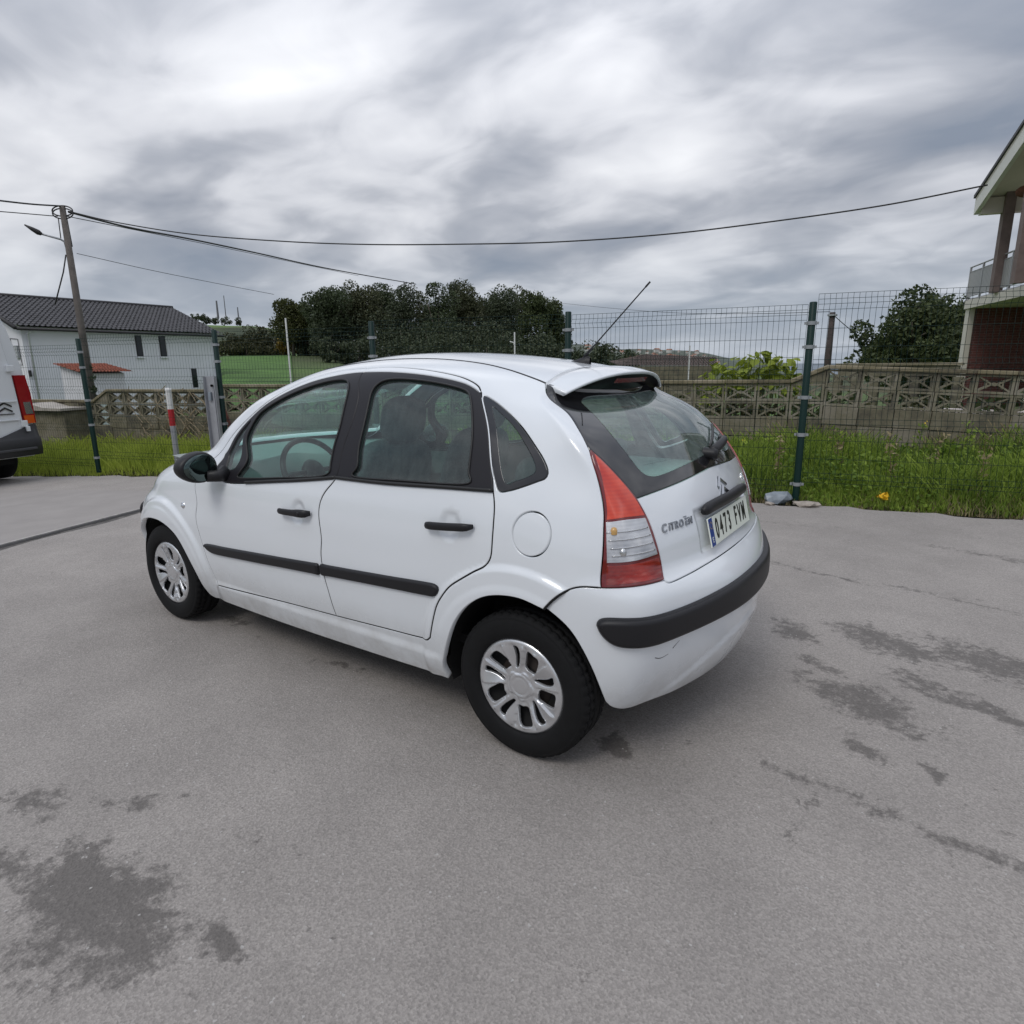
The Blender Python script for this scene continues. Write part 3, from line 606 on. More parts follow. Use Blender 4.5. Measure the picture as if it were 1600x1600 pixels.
    panel('lower_lens', [loop(curve([(3.14, 6.68), (2.6, 6.70), (2.08, 6.74)]), curve([(2.08, 6.74), (2.09, 6.2), (2.16, 5.74)]), curve([(2.16, 5.74), (2.79, 5.78), (3.27, 5.72)]), curve([(3.27, 5.72), (3.14, 6.68)]))], M_red2, tl, rings=LR, off=0.0045, **mi)
# ---- centre panels (left half built, mirrored and welded)
cl0 = lambda a, b: curve([a, b], 0.02)
roofrear = curve([(3.05, 14.73), (3.22, 15.8), (3.35, 16.9), (3.42, 18)])
wst = curve([(12.0, 14.85), (13.2, 15.05), (14.2, 15.22), (15, 15.25)])
panel('roof', [loop(c_ditch, wst, curve([(15, 15.25), (15, 18)], 0.02), curve([(15, 18), (3.42, 18)], 0.02), roofrear[::-1])], M_paint, CAR, both=True, h=0.025)
wsb = curve([(12.4, 9.35), (13.7, 9.2), (15, 9.1)])
panel('windscreen', [loop(c_ws, wsb, cl0((15, 9.1), (15, 15.25)), wst[::-1])], M_glass, CAR, both=True, rings=RF, off=-0.004, h=0.05)
hl = [curve([(12.1, 7.2), (12.22, 8.1), (12.4, 9.35)]), wsb, cl0((15, 9.1), (15, 5.2)), curve([(15, 5.2), (14.5, 5.3), (13.9, 5.5)]), curve([(13.9, 5.5), (13.6, 6.6), (13.2, 7.2), (12.1, 7.2)])]
panel('bonnet', [loop(*hl)], M_paint, CAR, both=True, h=0.03)
panel('front_bumper', [loop(curve([(11.50, 3.05), (11.78, 2.2), (11.95, 1.2), (12.05, 0.4)]), curve([(12.05, 0.4), (15, 0.4)]), cl0((15, 0.4), (15, 5.2)), curve([(15, 5.2), (14.5, 5.3), (13.9, 5.5)]), curve([(13.9, 5.5), (13.0, 5.35), (12.0, 5.7)]), curve([(12.0, 5.7), (11.75, 4.5), (11.50, 3.05)]))], M_paint, CAR, G=GA, both=True, h=0.03)
panel('front_bumper_strip', [loop(curve([(11.98, 3.5), (12.05, 3.9), (12.3, 4.05), (13.5, 4.1), (15, 4.1)]), cl0((15, 4.1), (15, 3.0)), curve([(15, 3.0), (13.5, 2.95), (12.3, 3.0), (12.05, 3.1), (11.98, 3.5)]))], M_black, CAR, both=True, rings=[(0, -0.004), (0, 0.006), (0.006, 0.016), (0.014, 0.02)], h=0.03)
GB = Gf(lower=True)
bm_ = panel('rear_bumper', [loop(c_bl[::-1], c_ar2[::-1], c_bt1, c_lampB, c_bt2, cl0((0, 5.62), (0, 0.62)))], M_paint, CAR, G=GB, both=True, h=0.0125, rings=[(0.001, -0.045), (0.0012, -0.005), (0.006, 0.0)])
panel('bumper_strip', [loop(curve([(3.53, 3.60), (3.50, 3.80), (3.38, 3.93), (3.1, 3.96), (2.58, 3.95), (1.78, 3.93), (1.03, 4.02), (0.4, 4.10), (0, 4.12)], 0.01), cl0((0, 4.12), (0, 2.88)), curve([(0, 2.88), (1.03, 2.88), (1.72, 2.86), (2.49, 2.84), (3.0, 2.86), (3.24, 2.93), (3.40, 3.12), (3.49, 3.36), (3.53, 3.60)], 0.01))], M_black, bm_, both=True,
      rings=[(0, -0.006), (0, 0.006), (0.003, 0.014), (0.010, 0.021), (0.022, 0.025)])
GT = Gf(recess=True)
tgl = curve([(2.0, 9.06), (1.22, 9.22), (0.5, 9.36), (0, 9.42)])
TG = panel('tailgate', [loop(c_bt2[::-1], c_lampR, tgl, cl0((0, 9.42), (0, 5.62)))], M_paint, CAR, G=GT, both=True, h=0.014)
clr = [curve([(0, 13.75), (0.8, 13.75), (1.18, 13.66), (1.38, 13.3), (1.45, 12.59), (1.49, 11.8), (1.52, 11.0), (1.55, 10.35), (1.57, 9.94), (1.53, 9.72), (1.40, 9.62), (1.12, 9.65), (0.6, 9.76), (0, 9.84)]), cl0((0, 9.84), (0, 13.75))]
fr_l = loop(*clr)
edge = [c_lampR2, c_tail, curve([(3.05, 14.73), (2.2, 14.65), (1.0, 14.45), (0, 14.4)])]
panel('rear_window_border', [loop(tgl[::-1], *edge, cl0((0, 14.4), (0, 13.75)), clr[0], cl0((0, 9.84), (0, 9.42)))], M_frit, TG, both=True, rings=[(0.0012, -0.02), (0.0012, -0.002), (0.003, 0.002)])
panel('rear_window', [fr_l], M_glass2, TG, both=True, rings=RF, off=0.0015, h=0.04)
# scuffs on the bumper corner
for pts_ in (((2.26, 2.40), (2.16, 2.34), (2.06, 2.33), (1.96, 2.37)), ((1.90, 2.50), (1.84, 2.60), (1.80, 2.66))):
    c_ = curve(pts_, 0.01, GB); X = GB(c_[:, 0], c_[:, 1]); mb = MB(); mb.tube(X, np.linspace(0.0016, 0.0006, len(X)), 5); mb.obj('scratch', M_black, bm_)
# heater wires
mb = MB()
for vv in np.linspace(10.0, 13.5, 11):
    c = np.array([(q, vv) for q in np.linspace(0, 1.45, 20)]); X = G0(c[:, 0], c[:, 1])-nrm0(c[:, 0], c[:, 1])*NSGN*0.001
    X = np.concatenate([(X*[1, -1, 1])[::-1], X[1:]]); mb.tube(X, 0.0008, 3)
hw = mb.obj('heater_wires', M_trim, TG)
tag(hw, kind='stuff')
# spoiler
mb = MB(); rows = []
for t in np.linspace(-1, 1, 61):
    y = 0.475*t; k = int(round(abs(t)*(len(roofrear)-1))); q = roofrear[::-1]; a = abs(y)
    Rr = G0(q[:, 0], q[:, 1]); j = np.argsort(Rr[:, 1]); fx = np.interp(a, Rr[j, 1], Rr[j, 0]); fz = np.interp(a, Rr[j, 1], Rr[j, 2])
    s_ = abs(t); tip = np.array([-0.086+0.080*s_**2, y, 1.421-0.072*s_**2.6]); F0 = np.array([fx-0.004, y, fz])
    fall = 1-0.5*max(0, s_-0.93)/0.07
    m1 = F0*0.5+tip*0.5+np.array([0, 0, 0.010*(1-s_**4)]); und = np.array([0.01+0.03*s_**2, y, tip[2]-0.055])
    rows.append([F0+[0, 0, -0.02], F0, F0*0.75+tip*0.25+[0, 0, 0.006*(1-s_**4)], m1, F0*0.25+tip*0.75+[0, 0, 0.007*(1-s_**4)], tip+[0.012, 0, 0.0035], tip+[0.002, 0, 0.001], tip+[0, 0, -0.004], tip+[0.003, 0, -0.009], tip+[0.011, 0, -0.012]])
rows = np.array(rows); nS = rows.shape[1]
# close the ends
for e_, sgn in ((0, -1), (60, 1)):
    pass
mb.grid(rows)
for e_ in (0, 60):
    c = rows[e_].mean(0); n0 = len(mb.V); mb.V += [tuple(q) for q in rows[e_]]+[tuple(c)]; mb.F += [(n0+i, n0+i+1, n0+nS) for i in range(nS-1)]+[(n0+nS-1, n0, n0+nS)]
sp = mb.obj('roof_spoiler', M_paint, TG, True, clean=True)
mb = MB(); ug = []
for q in rows:
    tp_ = q[-1]; y = tp_[1]; s_ = abs(y)/0.475; ug.append([tp_+[0.0, 0, 0.0], tp_+[0.02, 0, 0.004], tp_+[0.035, 0, -0.012], (0.03+0.03*s_**2, y*0.985, tp_[2]-0.05), (0.06+0.03*s_**2, y*0.985, tp_[2]-0.075)])
mb.grid(np.array(ug)); mb.obj('spoiler_shade_panel', M_trim, sp, True)  # black underside puts the shade below the lip into the colour
mb = MB(); mb.grid(np.array([[(-0.066+0.05*(y/0.475)**2-0.002, y, 1.394), (-0.054+0.05*(y/0.475)**2-0.002, y, 1.376)] for y in np.linspace(-0.16, 0.16, 15)])); mb.obj('high_brake_lamp', M_redrim, sp, True)
# plate, garnish, badges
def onrear(y, z, off=0.0):
    lo, hi = 4.0, 12.0
    for _ in range(40):
        m = (lo+hi)/2; uu = 1.0
        # find u for |y| at this v
        a, b = 0.0, 3.0
        for _ in range(30):
            c = (a+b)/2
            if S0(np.array([c]), np.array([m]))[0][1] < abs(y): a = c
            else: b = c
        P = S0(np.array([c]), np.array([m]))[0]
        if P[2] < z: lo = m
        else: hi = m
    N = nrm0(np.array([c]), np.array([m]))[0]*NSGN; sg = np.array([1, -1 if y < 0 else 1, 1]); return P*sg+N*sg*off, N*sg
def plane_frame(P, N):
    n = N/np.linalg.norm(N); x = np.cross([0, 0, 1], n); x /= np.linalg.norm(x); y = np.cross(n, x); return x, y, n
pb, _ = onrear(0, 0.783); pt_, _ = onrear(0, 0.893); n = np.cross([0, -1, 0], pt_-pb); n /= np.linalg.norm(n); n = n if n[0] < 0 else -n
xx, yy, n = plane_frame(pb, n); pc = (pb+pt_)/2+n*0.004+np.array([0, 0.018, -0.007])
R_pl = np.stack([xx, yy, n], 1)      # columns: text right, up, out
mb = MB(); mb.box(pc, (0.52, 0.11, 0.006), R_pl, bev=0.0025); PL = mb.obj('number_plate', M_plate, TG, False)
mb = MB(); mb.box(pc+R_pl@np.array([-0.2385, 0, 0.0032]), (0.041, 0.106, 0.001), R_pl); mb.obj('blue_band', M_blue, PL)
def text_mesh(name, s, size, R, c, mats, parent, depth=0.0012, sx=1.0, align='CENTER', shear=0.0, bold=0.0):
    cu = bpy.data.curves.new(name, 'FONT'); cu.body = s; cu.size = size; cu.align_x = align; cu.align_y = 'CENTER'; cu.extrude = depth; cu.shear = shear; cu.offset = bold
    ob = bpy.data.objects.new(name, cu); COL.objects.link(ob); dg = bpy.context.evaluated_depsgraph_get(); me = bpy.data.meshes.new_from_object(ob.evaluated_get(dg)); bpy.data.objects.remove(ob)
    V = np.array([v.co[:] for v in me.vertices])*[sx, 1, 1]; V = V@np.array(R).T+c
    for i, v in enumerate(me.vertices): v.co = V[i]
    return link(name, me, mats, parent)
xs = {0: -0.175, 1: -0.122, 2: -0.069, 3: -0.016, 4: 0.075, 5: 0.130, 6: 0.187}
for i, ch in enumerate('0473FVM'): text_mesh('plate_character', ch, 0.108, R_pl, pc+R_pl@np.array([xs[i], -0.001, 0.0035]), M_ink, PL, sx=0.62 if ch not in 'M' else 0.56, bold=0.0016)
text_mesh('plate_character', 'E', 0.03, R_pl, pc+R_pl@np.array([-0.2385, -0.030, 0.004]), M_plate, PL, depth=0.0004)
mb = MB()
for k in range(12): mb.lathe([(0.0001, 0.0004), (0.0022, 0.0004)], 5, lambda r, k=k: pc+R_pl@(np.array([r[0], r[1], r[2]+0.0036])+np.array([-0.2385+0.013*math.cos(k*math.pi/6), 0.026+0.013*math.sin(k*math.pi/6), 0])))
mb.obj('star_ring', mat('star_yellow', (0.7, 0.5, 0.05), 0.4), PL)
gp = [onrear(y, 0.905+0.012*(1-(abs(y)/0.29)**4), 0.014)[0] for y in np.linspace(-0.275, 0.275, 25)]; mb = MB(); rr = np.array([0.5]+[0.9]+[1.0]*21+[0.9]+[0.5])
mb.tube(gp, 0.021*rr, 14); A = np.array(mb.V); cc = np.repeat(np.array(gp), 14, axis=0); mb.V = [tuple(q) for q in cc+(A-cc)*np.array([0.9, 1, 1.15])]
gr_ = mb.obj('number_plate_garnish', M_black, TG, True)
# maker's name in silver letters: drawn letter shapes follow the photo (rounded, slanted small capitals)
Pm, Nm = onrear(0.435, 0.893, 0.0); x2_, y2_, n2_ = plane_frame(Pm, Nm); R2 = np.stack([x2_, y2_, n2_], 1)
wd = [('C', 0.0), ('I', 0.030), ('T', 0.047), ('R', 0.073), ('O', 0.103), ('E', 0.137), ('N', 0.164)]
for ch, dx in wd:
    Pl, Nl = onrear(0.435+0.092-dx, 0.893, 0.0); xl, yl, nl = plane_frame(Pl, Nl); Rl = np.stack([xl, yl, nl], 1)
    text_mesh('badge_letter', ch, 0.037 if ch != 'C' else 0.042, Rl, Pl+nl*0.003, M_badge, TG, depth=0.0018, sx=0.95, shear=0.25, bold=0.0008)
Pl, Nl = onrear(0.435+0.092-0.137, 0.893, 0.0); xl, yl, nl = plane_frame(Pl, Nl)
mb = MB()
for d in (-0.005, 0.006): mb.box(Pl+nl*0.003+xl*d+yl*0.020, (0.005, 0.004, 0.003), np.stack([xl, yl, nl], 1))
tag(mb.obj('badge_dots', M_badge, TG), kind='stuff')
for ch, dx in (('C', 0.0), ('3', 0.035)):
    Pl, Nl = onrear(-0.42-dx, 0.93, 0.0); xl, yl, nl = plane_frame(Pl, Nl); text_mesh('badge_letter', ch, 0.05, np.stack([xl, yl, nl], 1), Pl+nl*0.003, M_chrome, TG, depth=0.0018, sx=0.95, shear=0.15, bold=0.001)
Pv, Nv = onrear(0.0, 0.972, 0.0); xv, yv, nv_ = plane_frame(Pv, Nv); R3 = np.stack([xv, yv, nv_], 1)
for dz in (-0.022, 0.016):
    hw_, hh, th = 0.050, 0.036, 0.017
    poly = [(-hw_, -hh/2), (0, hh/2), (hw_, -hh/2), (hw_, -hh/2-th*0.8), (0, hh/2-th*1.2), (-hw_, -hh/2-th*0.8)]
    mb = MB()
    V = [(x, y+dz, 0.0) for x, y in poly]+[(x*0.98, y+dz, 0.004) for x, y in poly]+[(x*0.9, (y if i != 1 and i != 4 else y)+dz-0.0, 0.009) for i, (x, y) in enumerate([(-hw_, -hh/2-th*0.4), (0, hh/2-th*0.55), (hw_, -hh/2-th*0.4)])]
    F = [(i, (i+1) % 6, 6+(i+1) % 6, 6+i) for i in range(6)]+[(6, 7, 13, 12), (7, 8, 14, 13), (8, 9, 14), (9, 10, 13, 14), (10, 11, 12, 13), (11, 6, 12)]
    mb.add([Pv+R3@np.array(q) for q in V], F); mb.obj('chevron_emblem', M_badge, TG, clean=True)
# wiper
P0, N0 = onrear(-0.03, 1.075, 0.02); arm = [onrear(-0.03-0.30*t, 1.078+0.035*t, 0.025+0.035*math.sin(math.pi*min(1, t*1.2)))[0] for t in np.linspace(0, 1, 12)]
mb = MB(); mb.tube(arm, np.linspace(0.022, 0.009, 12), 10); mb.lathe([(0.0001, 0.03), (0.018, 0.028), (0.024, 0.015), (0.026, -0.03)], 18, lambda r: P0+np.array([-r[2], r[0], r[1]])*[1, 1, 1])
wo_ = mb.obj('rear_wiper', M_black, TG, True)
mb = MB(); mb.tube([onrear(-0.10-0.34*t, 1.10+0.06*t, 0.012)[0] for t in np.linspace(0, 1, 10)], 0.006, 6); mb.obj('wiper_blade', M_rub, wo_, True)
# door mirrors
M_mirr = mat('dim_mirror_glass', (0.10, 0.13, 0.125), 0.05, metal=1.0)  # dark green base colour stands in for reflected vegetation
for s in (1, -1):
    mb = MB(); c = np.array([1.83, 0.905*s, 0.975]); prof = []
    for i in range(17):
        t = i/16; a = math.pi*t; prof.append((max(0.0001, math.sin(a)**0.75), -math.cos(a)))
    def MM(r, c=c, s=s):
        x = r[2]*0.082; y = r[0]*0.100; z = r[1]*0.078
        if x < -0.035: x = -0.035+(x+0.035)*0.15
        return c+np.array([x+0.02+0.12*abs(y)*0, y*s, z*(1+0.15*(-r[0]))])
    mb.lathe(prof, 28, MM); mo = mb.obj('door_mirror', M_black, CAR, True)
    mb = MB(); mb.lathe([(0.0001, 0.0), (0.4, 0), (0.86, 0.0), (0.90, 0.03)], 28, lambda r, c=c, s=s: c+np.array([-0.0235+r[2]*0.1, r[0]*0.098*s*0.93, r[1]*0.073*(1-0.15*r[0])])); mb.obj('mirror_glass', M_mirr, mo, True)
    mb = MB(); mb.tube([(1.80, 0.78*s, 0.935), (1.80, 0.82*s, 0.925), (1.82, 0.87*s, 0.93)], [0.045, 0.03, 0.03], 10); mb.obj('mirror_arm', M_black, mo, True)
# aerial on the roof
ab = S0(np.array([4.08]), np.array([18.0]))[0]; mb = MB()
V = []; 
for t in np.linspace(0, 1, 9):
    wv_ = 0.024*math.sin(math.pi*min(1, 0.12+0.8*t))**0.8+0.002; hh = 0.003+0.034*t**1.5*(1 if t < 0.97 else 0.6); x = ab[0]+0.10-0.135*t
    V.append([(x, -wv_, ab[2]-0.010), (x, -wv_*0.8, ab[2]+hh*0.4-0.004), (x-0.0, -wv_*0.35, ab[2]+hh), (x, wv_*0.35, ab[2]+hh), (x, wv_*0.8, ab[2]+hh*0.4-0.004), (x, wv_, ab[2]-0.010)])
mb.grid(np.array(V)); an = mb.obj('aerial', M_black, CAR, True)
tip = np.array([-0.125, 0, 1.778]); b0 = np.array([ab[0]-0.005, 0, ab[2]+0.026]); mb = MB(); mb.tube([b0, b0+(tip-b0)*0.10, b0+(tip-b0)*0.14, b0+(tip-b0)*0.93, b0+(tip-b0)*0.94, tip], [0.0075, 0.006, 0.0033, 0.0028, 0.0042, 0.004], 8); mb.obj('aerial_rod', M_black, an, True)

# ---- wheels
def wheel(cx, s):
    c = np.array([cx, 0.0, 0.287]); sgn = 1 if s > 0 else -1
    root = empty('wheel', (cx, sgn*0.72, 0.287)); root.parent = CAR
    if sgn < 0: root.rotation_euler = (0, 0, math.pi)
    T = lambda r: np.array([r[0], r[2], r[1]])     # lathe axis -> +y, local frame: y=0 at the tyre centre
    prof = [(0.186, 0.068), (0.190, 0.078), (0.200, 0.0845), (0.215, 0.088), (0.232, 0.0895), (0.250, 0.087), (0.2615, 0.083), (0.264, 0.0815), (0.266, 0.082), (0.274, 0.078), (0.2815, 0.070), (0.2845, 0.063),
            (0.2855, 0.056), (0.279, 0.055), (0.279, 0.049), (0.2865, 0.048), (0.287, 0.025), (0.280, 0.024), (0.280, 0.017), (0.287, 0.016), (0.287, -0.016), (0.280, -0.017), (0.280, -0.024), (0.287, -0.025), (0.2865, -0.060), (0.2815, -0.070), (0.264, -0.083), (0.232, -0.0895), (0.200, -0.085), (0.186, -0.068)]
    n = 192; m = len(prof); V = []
    for i in range(n):
        t = 2*math.pi*i/n; gr = (i % 4 == 3)
        for k, (r, h_) in enumerate(prof):
            rr = r-(0.007 if gr and k in (10, 11, 12, 15, 16, 23, 24, 25) else 0)
            V.append((rr*math.cos(t), h_, rr*math.sin(t)))
    F = [(i*m+j, i*m+j+1, ((i+1) % n)*m+j+1, ((i+1) % n)*m+j) for i in range(n) for j in range(m-1)]
    V = np.array(V); zz = V[:, 2]; lowm = zz < -0.281; V[:, 2] = np.where(lowm, -0.281-(0)*zz, zz)   # the tread flattens on the road
    link('tyre', mesh('tyre', V, F), M_tyre, root, True)
    mb = MB(); mb.lathe([(0.0001, 0.045), (0.06, 0.045), (0.075, 0.02), (0.14, 0.03), (0.17, 0.05), (0.185, 0.066), (0.188, 0.072)], 40, T); mb.obj('steel_rim', M_dark, root, True)
    mb = MB(); mb.lathe([(0.0001, 0.03), (0.11, 0.03), (0.115, 0.0), (0.115, -0.03)], 32, T); mb.obj('brake_drum', M_brake, root, True)
    # wheel cover: one dished plate with ten slots in pairs
    R = 0.189; rot0 = math.radians(80)
    slots = []
    for k in range(5):
        base_ = rot0+k*2*math.pi/5
        for kind in (0, 1):
            if kind == 0: a0, lw, ra, rb, sw = base_, 0.080, 0.37, 0.855, 0.13
            else: a0, lw, ra, rb, sw = base_+math.pi/5, 0.150, 0.42, 0.845, -0.10
            L = []; rm = (ra+rb)/2; hr_ = (rb-ra)/2
            for q in np.linspace(0, 2*math.pi, 56, endpoint=False):
                cs, sn = math.cos(q), math.sin(q); ex = 0.42; rr = rm+hr_*math.copysign(abs(cs)**ex, cs); tt = (rr-rm)/hr_
                wloc = lw*(1+0.10*tt)*(1 if kind else (0.78+0.22*tt)); L.append((rr, a0+math.copysign(abs(sn)**ex, sn)*wloc/rr+sw*tt*0.5+0.10*(1-tt*tt)*(1 if kind == 0 else 0)))
            slots.append(np.array([(R*r*math.cos(a), R*r*math.sin(a)) for r, a in L]))
    def hgt(x, y):
        r = np.hypot(x, y)/R; a = np.arctan2(y, x)
        h_ = 0.0765-0.010*_sm(r, 0.93, 0.80)*0+0.0
        h_ = np.where(r > 0.90, 0.079-0.012*((r-0.90)/0.10)**2*_sm(r, 0.9, 1.0), 0.079-0.013*_sm(-r, -0.90, -0.35))
        ph = (a-rot0)/(2*math.pi/10); fr = ph-np.round(ph); kk = np.round(ph).astype(int) % 2
        tw = np.where(kk == 0, 1, -1)          # sides of the narrow slots lie low, of the wide ones high
        band = _sm(r, 0.30, 0.5)*(1-_sm(r, 0.84, 0.92))
        h_ = h_+band*0.012*(np.abs(fr)*2-0.5)*tw
        star = 0.30+0.035*np.cos(5*(a-rot0)+math.pi)
        h_ = h_+0.006*(1-_sm(r, star-0.03, star))-0.003*(1-_sm(r, 0.19, 0.205))+0.0015*(1-_sm(r, 0.155, 0.165))
        h_ = h_-0.004*np.exp(-((r-0.265)/0.012)**2)
        return h_
    def resam(L, h):
        L = np.concatenate([L, L[:1]]); s_ = np.concatenate([[0], np.cumsum(np.hypot(*np.diff(L, axis=0).T))]); k = max(8, int(s_[-1]/h)); t = np.linspace(0, s_[-1], k+1)[:-1]
        return np.stack([np.interp(t, s_, L[:, 0]), np.interp(t, s_, L[:, 1])], 1)
    V = []; F = []; P2 = []; E = []
    outer = np.array([(R*math.cos(a), R*math.sin(a)) for a in np.linspace(0, 2*math.pi, 145)[:-1]])
    lo_ = [outer]; P2 += outer.tolist(); E += [(i, (i+1) % 144) for i in range(144)]; holes = []
    for L in slots:
        L = resam(L, 0.0045); st = len(P2); k = len(L); P2 += L.tolist(); E += [(st+i, st+(i+1) % k) for i in range(k)]; holes.append((st, k, L))
    g = []; hh = 0.0042
    for i, x in enumerate(np.arange(-R, R, hh)):
        for y in np.arange(-R, R, hh): g.append((x, y+(hh/2 if i % 2 else 0)))
    g = np.array(g); r_ = np.hypot(g[:, 0], g[:, 1]); g = g[r_ < R-0.003]; B = np.array(P2); d = np.concatenate([np.min(np.linalg.norm(g[i:i+1000, None]-B[None], axis=2), axis=1) for i in range(0, len(g), 1000)]); g = g[d > 0.0026]
    def inpoly(p, L):
        c_ = np.zeros(len(p), bool); a_ = L; b_ = np.roll(L, -1, 0)
        for k in range(len(a_)):
            m_ = (a_[k, 1] > p[:, 1]) != (b_[k, 1] > p[:, 1]); c_ ^= m_ & (p[:, 0] < (b_[k, 0]-a_[k, 0])*(p[:, 1]-a_[k, 1])/(b_[k, 1]-a_[k, 1]+1e-15)+a_[k, 0])
        return c_
    pts = np.concatenate([B, g]); r = delaunay_2d_cdt([Vector(q) for q in pts.tolist()], E, [], 0, 1e-8); co = np.array([q[:] for q in r[0]]); fc = np.array([f for f in r[2] if len(f) == 3]); cen = co[fc].mean(1); bad = np.hypot(cen[:, 0], cen[:, 1]) > R
    for _, _, L in holes: bad |= inpoly(cen, L)
    fc = fc[~bad]; h_ = hgt(co[:, 0], co[:, 1]); V = np.stack([co[:, 0], h_, co[:, 1]], 1).tolist(); F = [tuple(f) for f in fc.tolist()]
    mb = MB(); mb.add(V, F)
    for _, k, L in holes:      # slot walls lean inwards
        cc = L.mean(0); n0 = len(mb.V); H = hgt(L[:, 0], L[:, 1])
        nx_ = np.roll(L, -1, 0)-np.roll(L, 1, 0); nx_ /= np.linalg.norm(nx_, axis=1, keepdims=True); nrm_ = np.stack([-nx_[:, 1], nx_[:, 0]], 1); sg_ = np.sign(np.sum((cc-L)*nrm_, 1)); sg_ = np.where(np.abs(sg_) < 1, 1, sg_)
        if np.sum(sg_) < 0: nrm_ = -nrm_
        for dd, ins in ((0, 0), (0.0012, 0.0006), (0.010, 0.0018)):
            q = L+nrm_*ins; mb.V += [(q[i, 0], H[i]-dd, q[i, 1]) for i in range(k)]
        for lv in range(2): mb.F += [(n0+lv*k+i, n0+lv*k+(i+1) % k, n0+(lv+1)*k+(i+1) % k, n0+(lv+1)*k+i) for i in range(k)]
    n0 = len(mb.V); mb.V += [(x, 0.067, y) for x, y in outer]+[(x*0.995, 0.050, y*0.995) for x, y in outer]
    mb.F += [(n0+i, n0+(i+1) % 144, n0+144+(i+1) % 144, n0+144+i) for i in range(144)]
    hc = mb.obj('wheel_cover', M_cap, root, True, clean=True)
    mb = MB(); mb.tube([(0, 0, 0)]*1+[(0, 0, 0)], 0.001, 3) if False else None
    mb.tube([(R*0.93*math.cos(2.3), 0.07, R*0.93*math.sin(2.3)), (R*0.93*math.cos(2.3), 0.072, R*0.93*math.sin(2.3))], 0.003, 6); mb.obj('valve_stem', M_rub, root)
    return root
w0_ = wheel(0.0, 1); reg(w0_)
def wheel_copy(loc, rz):
    c = w0_.copy(); COL.objects.link(c); c.parent = CAR; c.location = loc; c.rotation_euler = (0, 0, rz)
    for ch in [o for o in bpy.data.objects if o.parent == w0_]:
        d = ch.copy(); COL.objects.link(d); d.parent = c
    return c
wf_ = wheel_copy((2.46, 0.72, 0.287), 0); wf_.rotation_euler = (0, math.radians(20), 0)
wheel_copy((0.0, -0.72, 0.287), math.pi); wheel_copy((2.46, -0.72, 0.287), math.pi)
# wheel housings, floor, tank
for cx in (0.0, 2.46):
    for s in (1, -1):
        aa_ = np.linspace(-0.25, math.pi-0.05, 40) if cx < 1 else np.linspace(-0.10, math.pi+0.25, 40)
        mb = MB(); P = np.array([[(cx+0.366*math.cos(a), y*s, 0.285+0.366*math.sin(a)) for y in (0.50, 0.755 if (math.cos(a) > -0.7 or cx > 1) else 0.72)] for a in aa_]); mb.grid(P)
        fan = [(cx+0.366*math.cos(a), 0.50*s, 0.285+0.366*math.sin(a)) for a in aa_]; n0 = len(mb.V); mb.V += fan; mb.F.append(tuple(range(n0, n0+40))); mb.obj('wheel_housing', M_dark, CAR, False)
mb = MB(); mb.box((1.23, 0, 0.235), (1.66, 1.40, 0.06)); mb.box((1.35, 0, 0.23), (3.0, 0.96, 0.08)); mb.box((-0.22, 0, 0.42), (0.34, 0.9, 0.12)); mb.box((1.23, 0, 0.30), (1.6, 1.48, 0.03)); mb.obj('floor_pan', M_dark, CAR)
mb = MB(); mb.tube([(-0.40, -0.42, 0.29), (-0.15, -0.42, 0.29)], [0.07, 0.07], 12); mb.tube([(-0.50, -0.42, 0.25), (-0.2, -0.42, 0.25), (0.6, -0.1, 0.22), (2.4, 0.05, 0.22)], 0.022, 8); mb.obj('exhaust', mat('sooty_steel', (0.05, 0.045, 0.04), 0.7), CAR, True)
mb = MB(); mb.tube([(0, -0.6, 0.285), (0, 0.6, 0.285)], 0.035, 8); mb.obj('axle', M_dark, CAR); mb = MB(); mb.tube([(2.46, -0.6, 0.285), (2.46, 0.6, 0.285)], 0.03, 8); mb.obj('axle', M_dark, CAR)
# inside: linings, seats, dashboard, wheel
for s in (0, 1):
    mi = dict(mirror=bool(s))
    panel('inner_trim', [loop(curve([(3.2, 6.0), (3.3, 8.9)]), curve([(3.3, 8.9), (7.6, 8.5), (9.5, 7.6), (11.0, 8.0)]), curve([(11.0, 8.0), (10.6, 5.2)]), curve([(10.6, 5.2), (5.0, 5.4), (3.2, 6.0)]))], M_card, CAR, rings=RF, off=-0.04, h=0.08, **mi)
    pass
panel('headliner', [loop(curve([(3.6, 14.9), (6.16, 15.4), (9.89, 15.3), (12.2, 14.9)]), curve([(12.2, 14.9), (15, 15.2)]), curve([(15, 15.2), (15, 18)], .04), curve([(15, 18), (3.6, 18)], .04), curve([(3.6, 18), (3.6, 14.9)]))], M_lin, CAR, both=True, rings=RF, off=-0.045, h=0.07)
mb = MB(); mb.box((-0.06, 0, 0.955), (0.56, 1.22, 0.025), bev=0.01); mb.obj('parcel_shelf', mat('shelf_grey', (0.52, 0.55, 0.53), 0.9), CAR, False)
mb = MB(); mb.box((1.15, 0, 0.36), (2.0, 1.40, 0.04)); mb.box((-0.1, 0, 0.55), (0.7, 0.95, 0.04)); mb.obj('cabin_floor', M_dark, CAR)
def cushion(mb, c, d, R=None, sub=0.06): mb.box(c, d, R, bev=min(sub, min(d)*0.42))
def Ry(a): return np.array([[math.cos(a), 0, math.sin(a)], [0, 1, 0], [-math.sin(a), 0, math.cos(a)]])
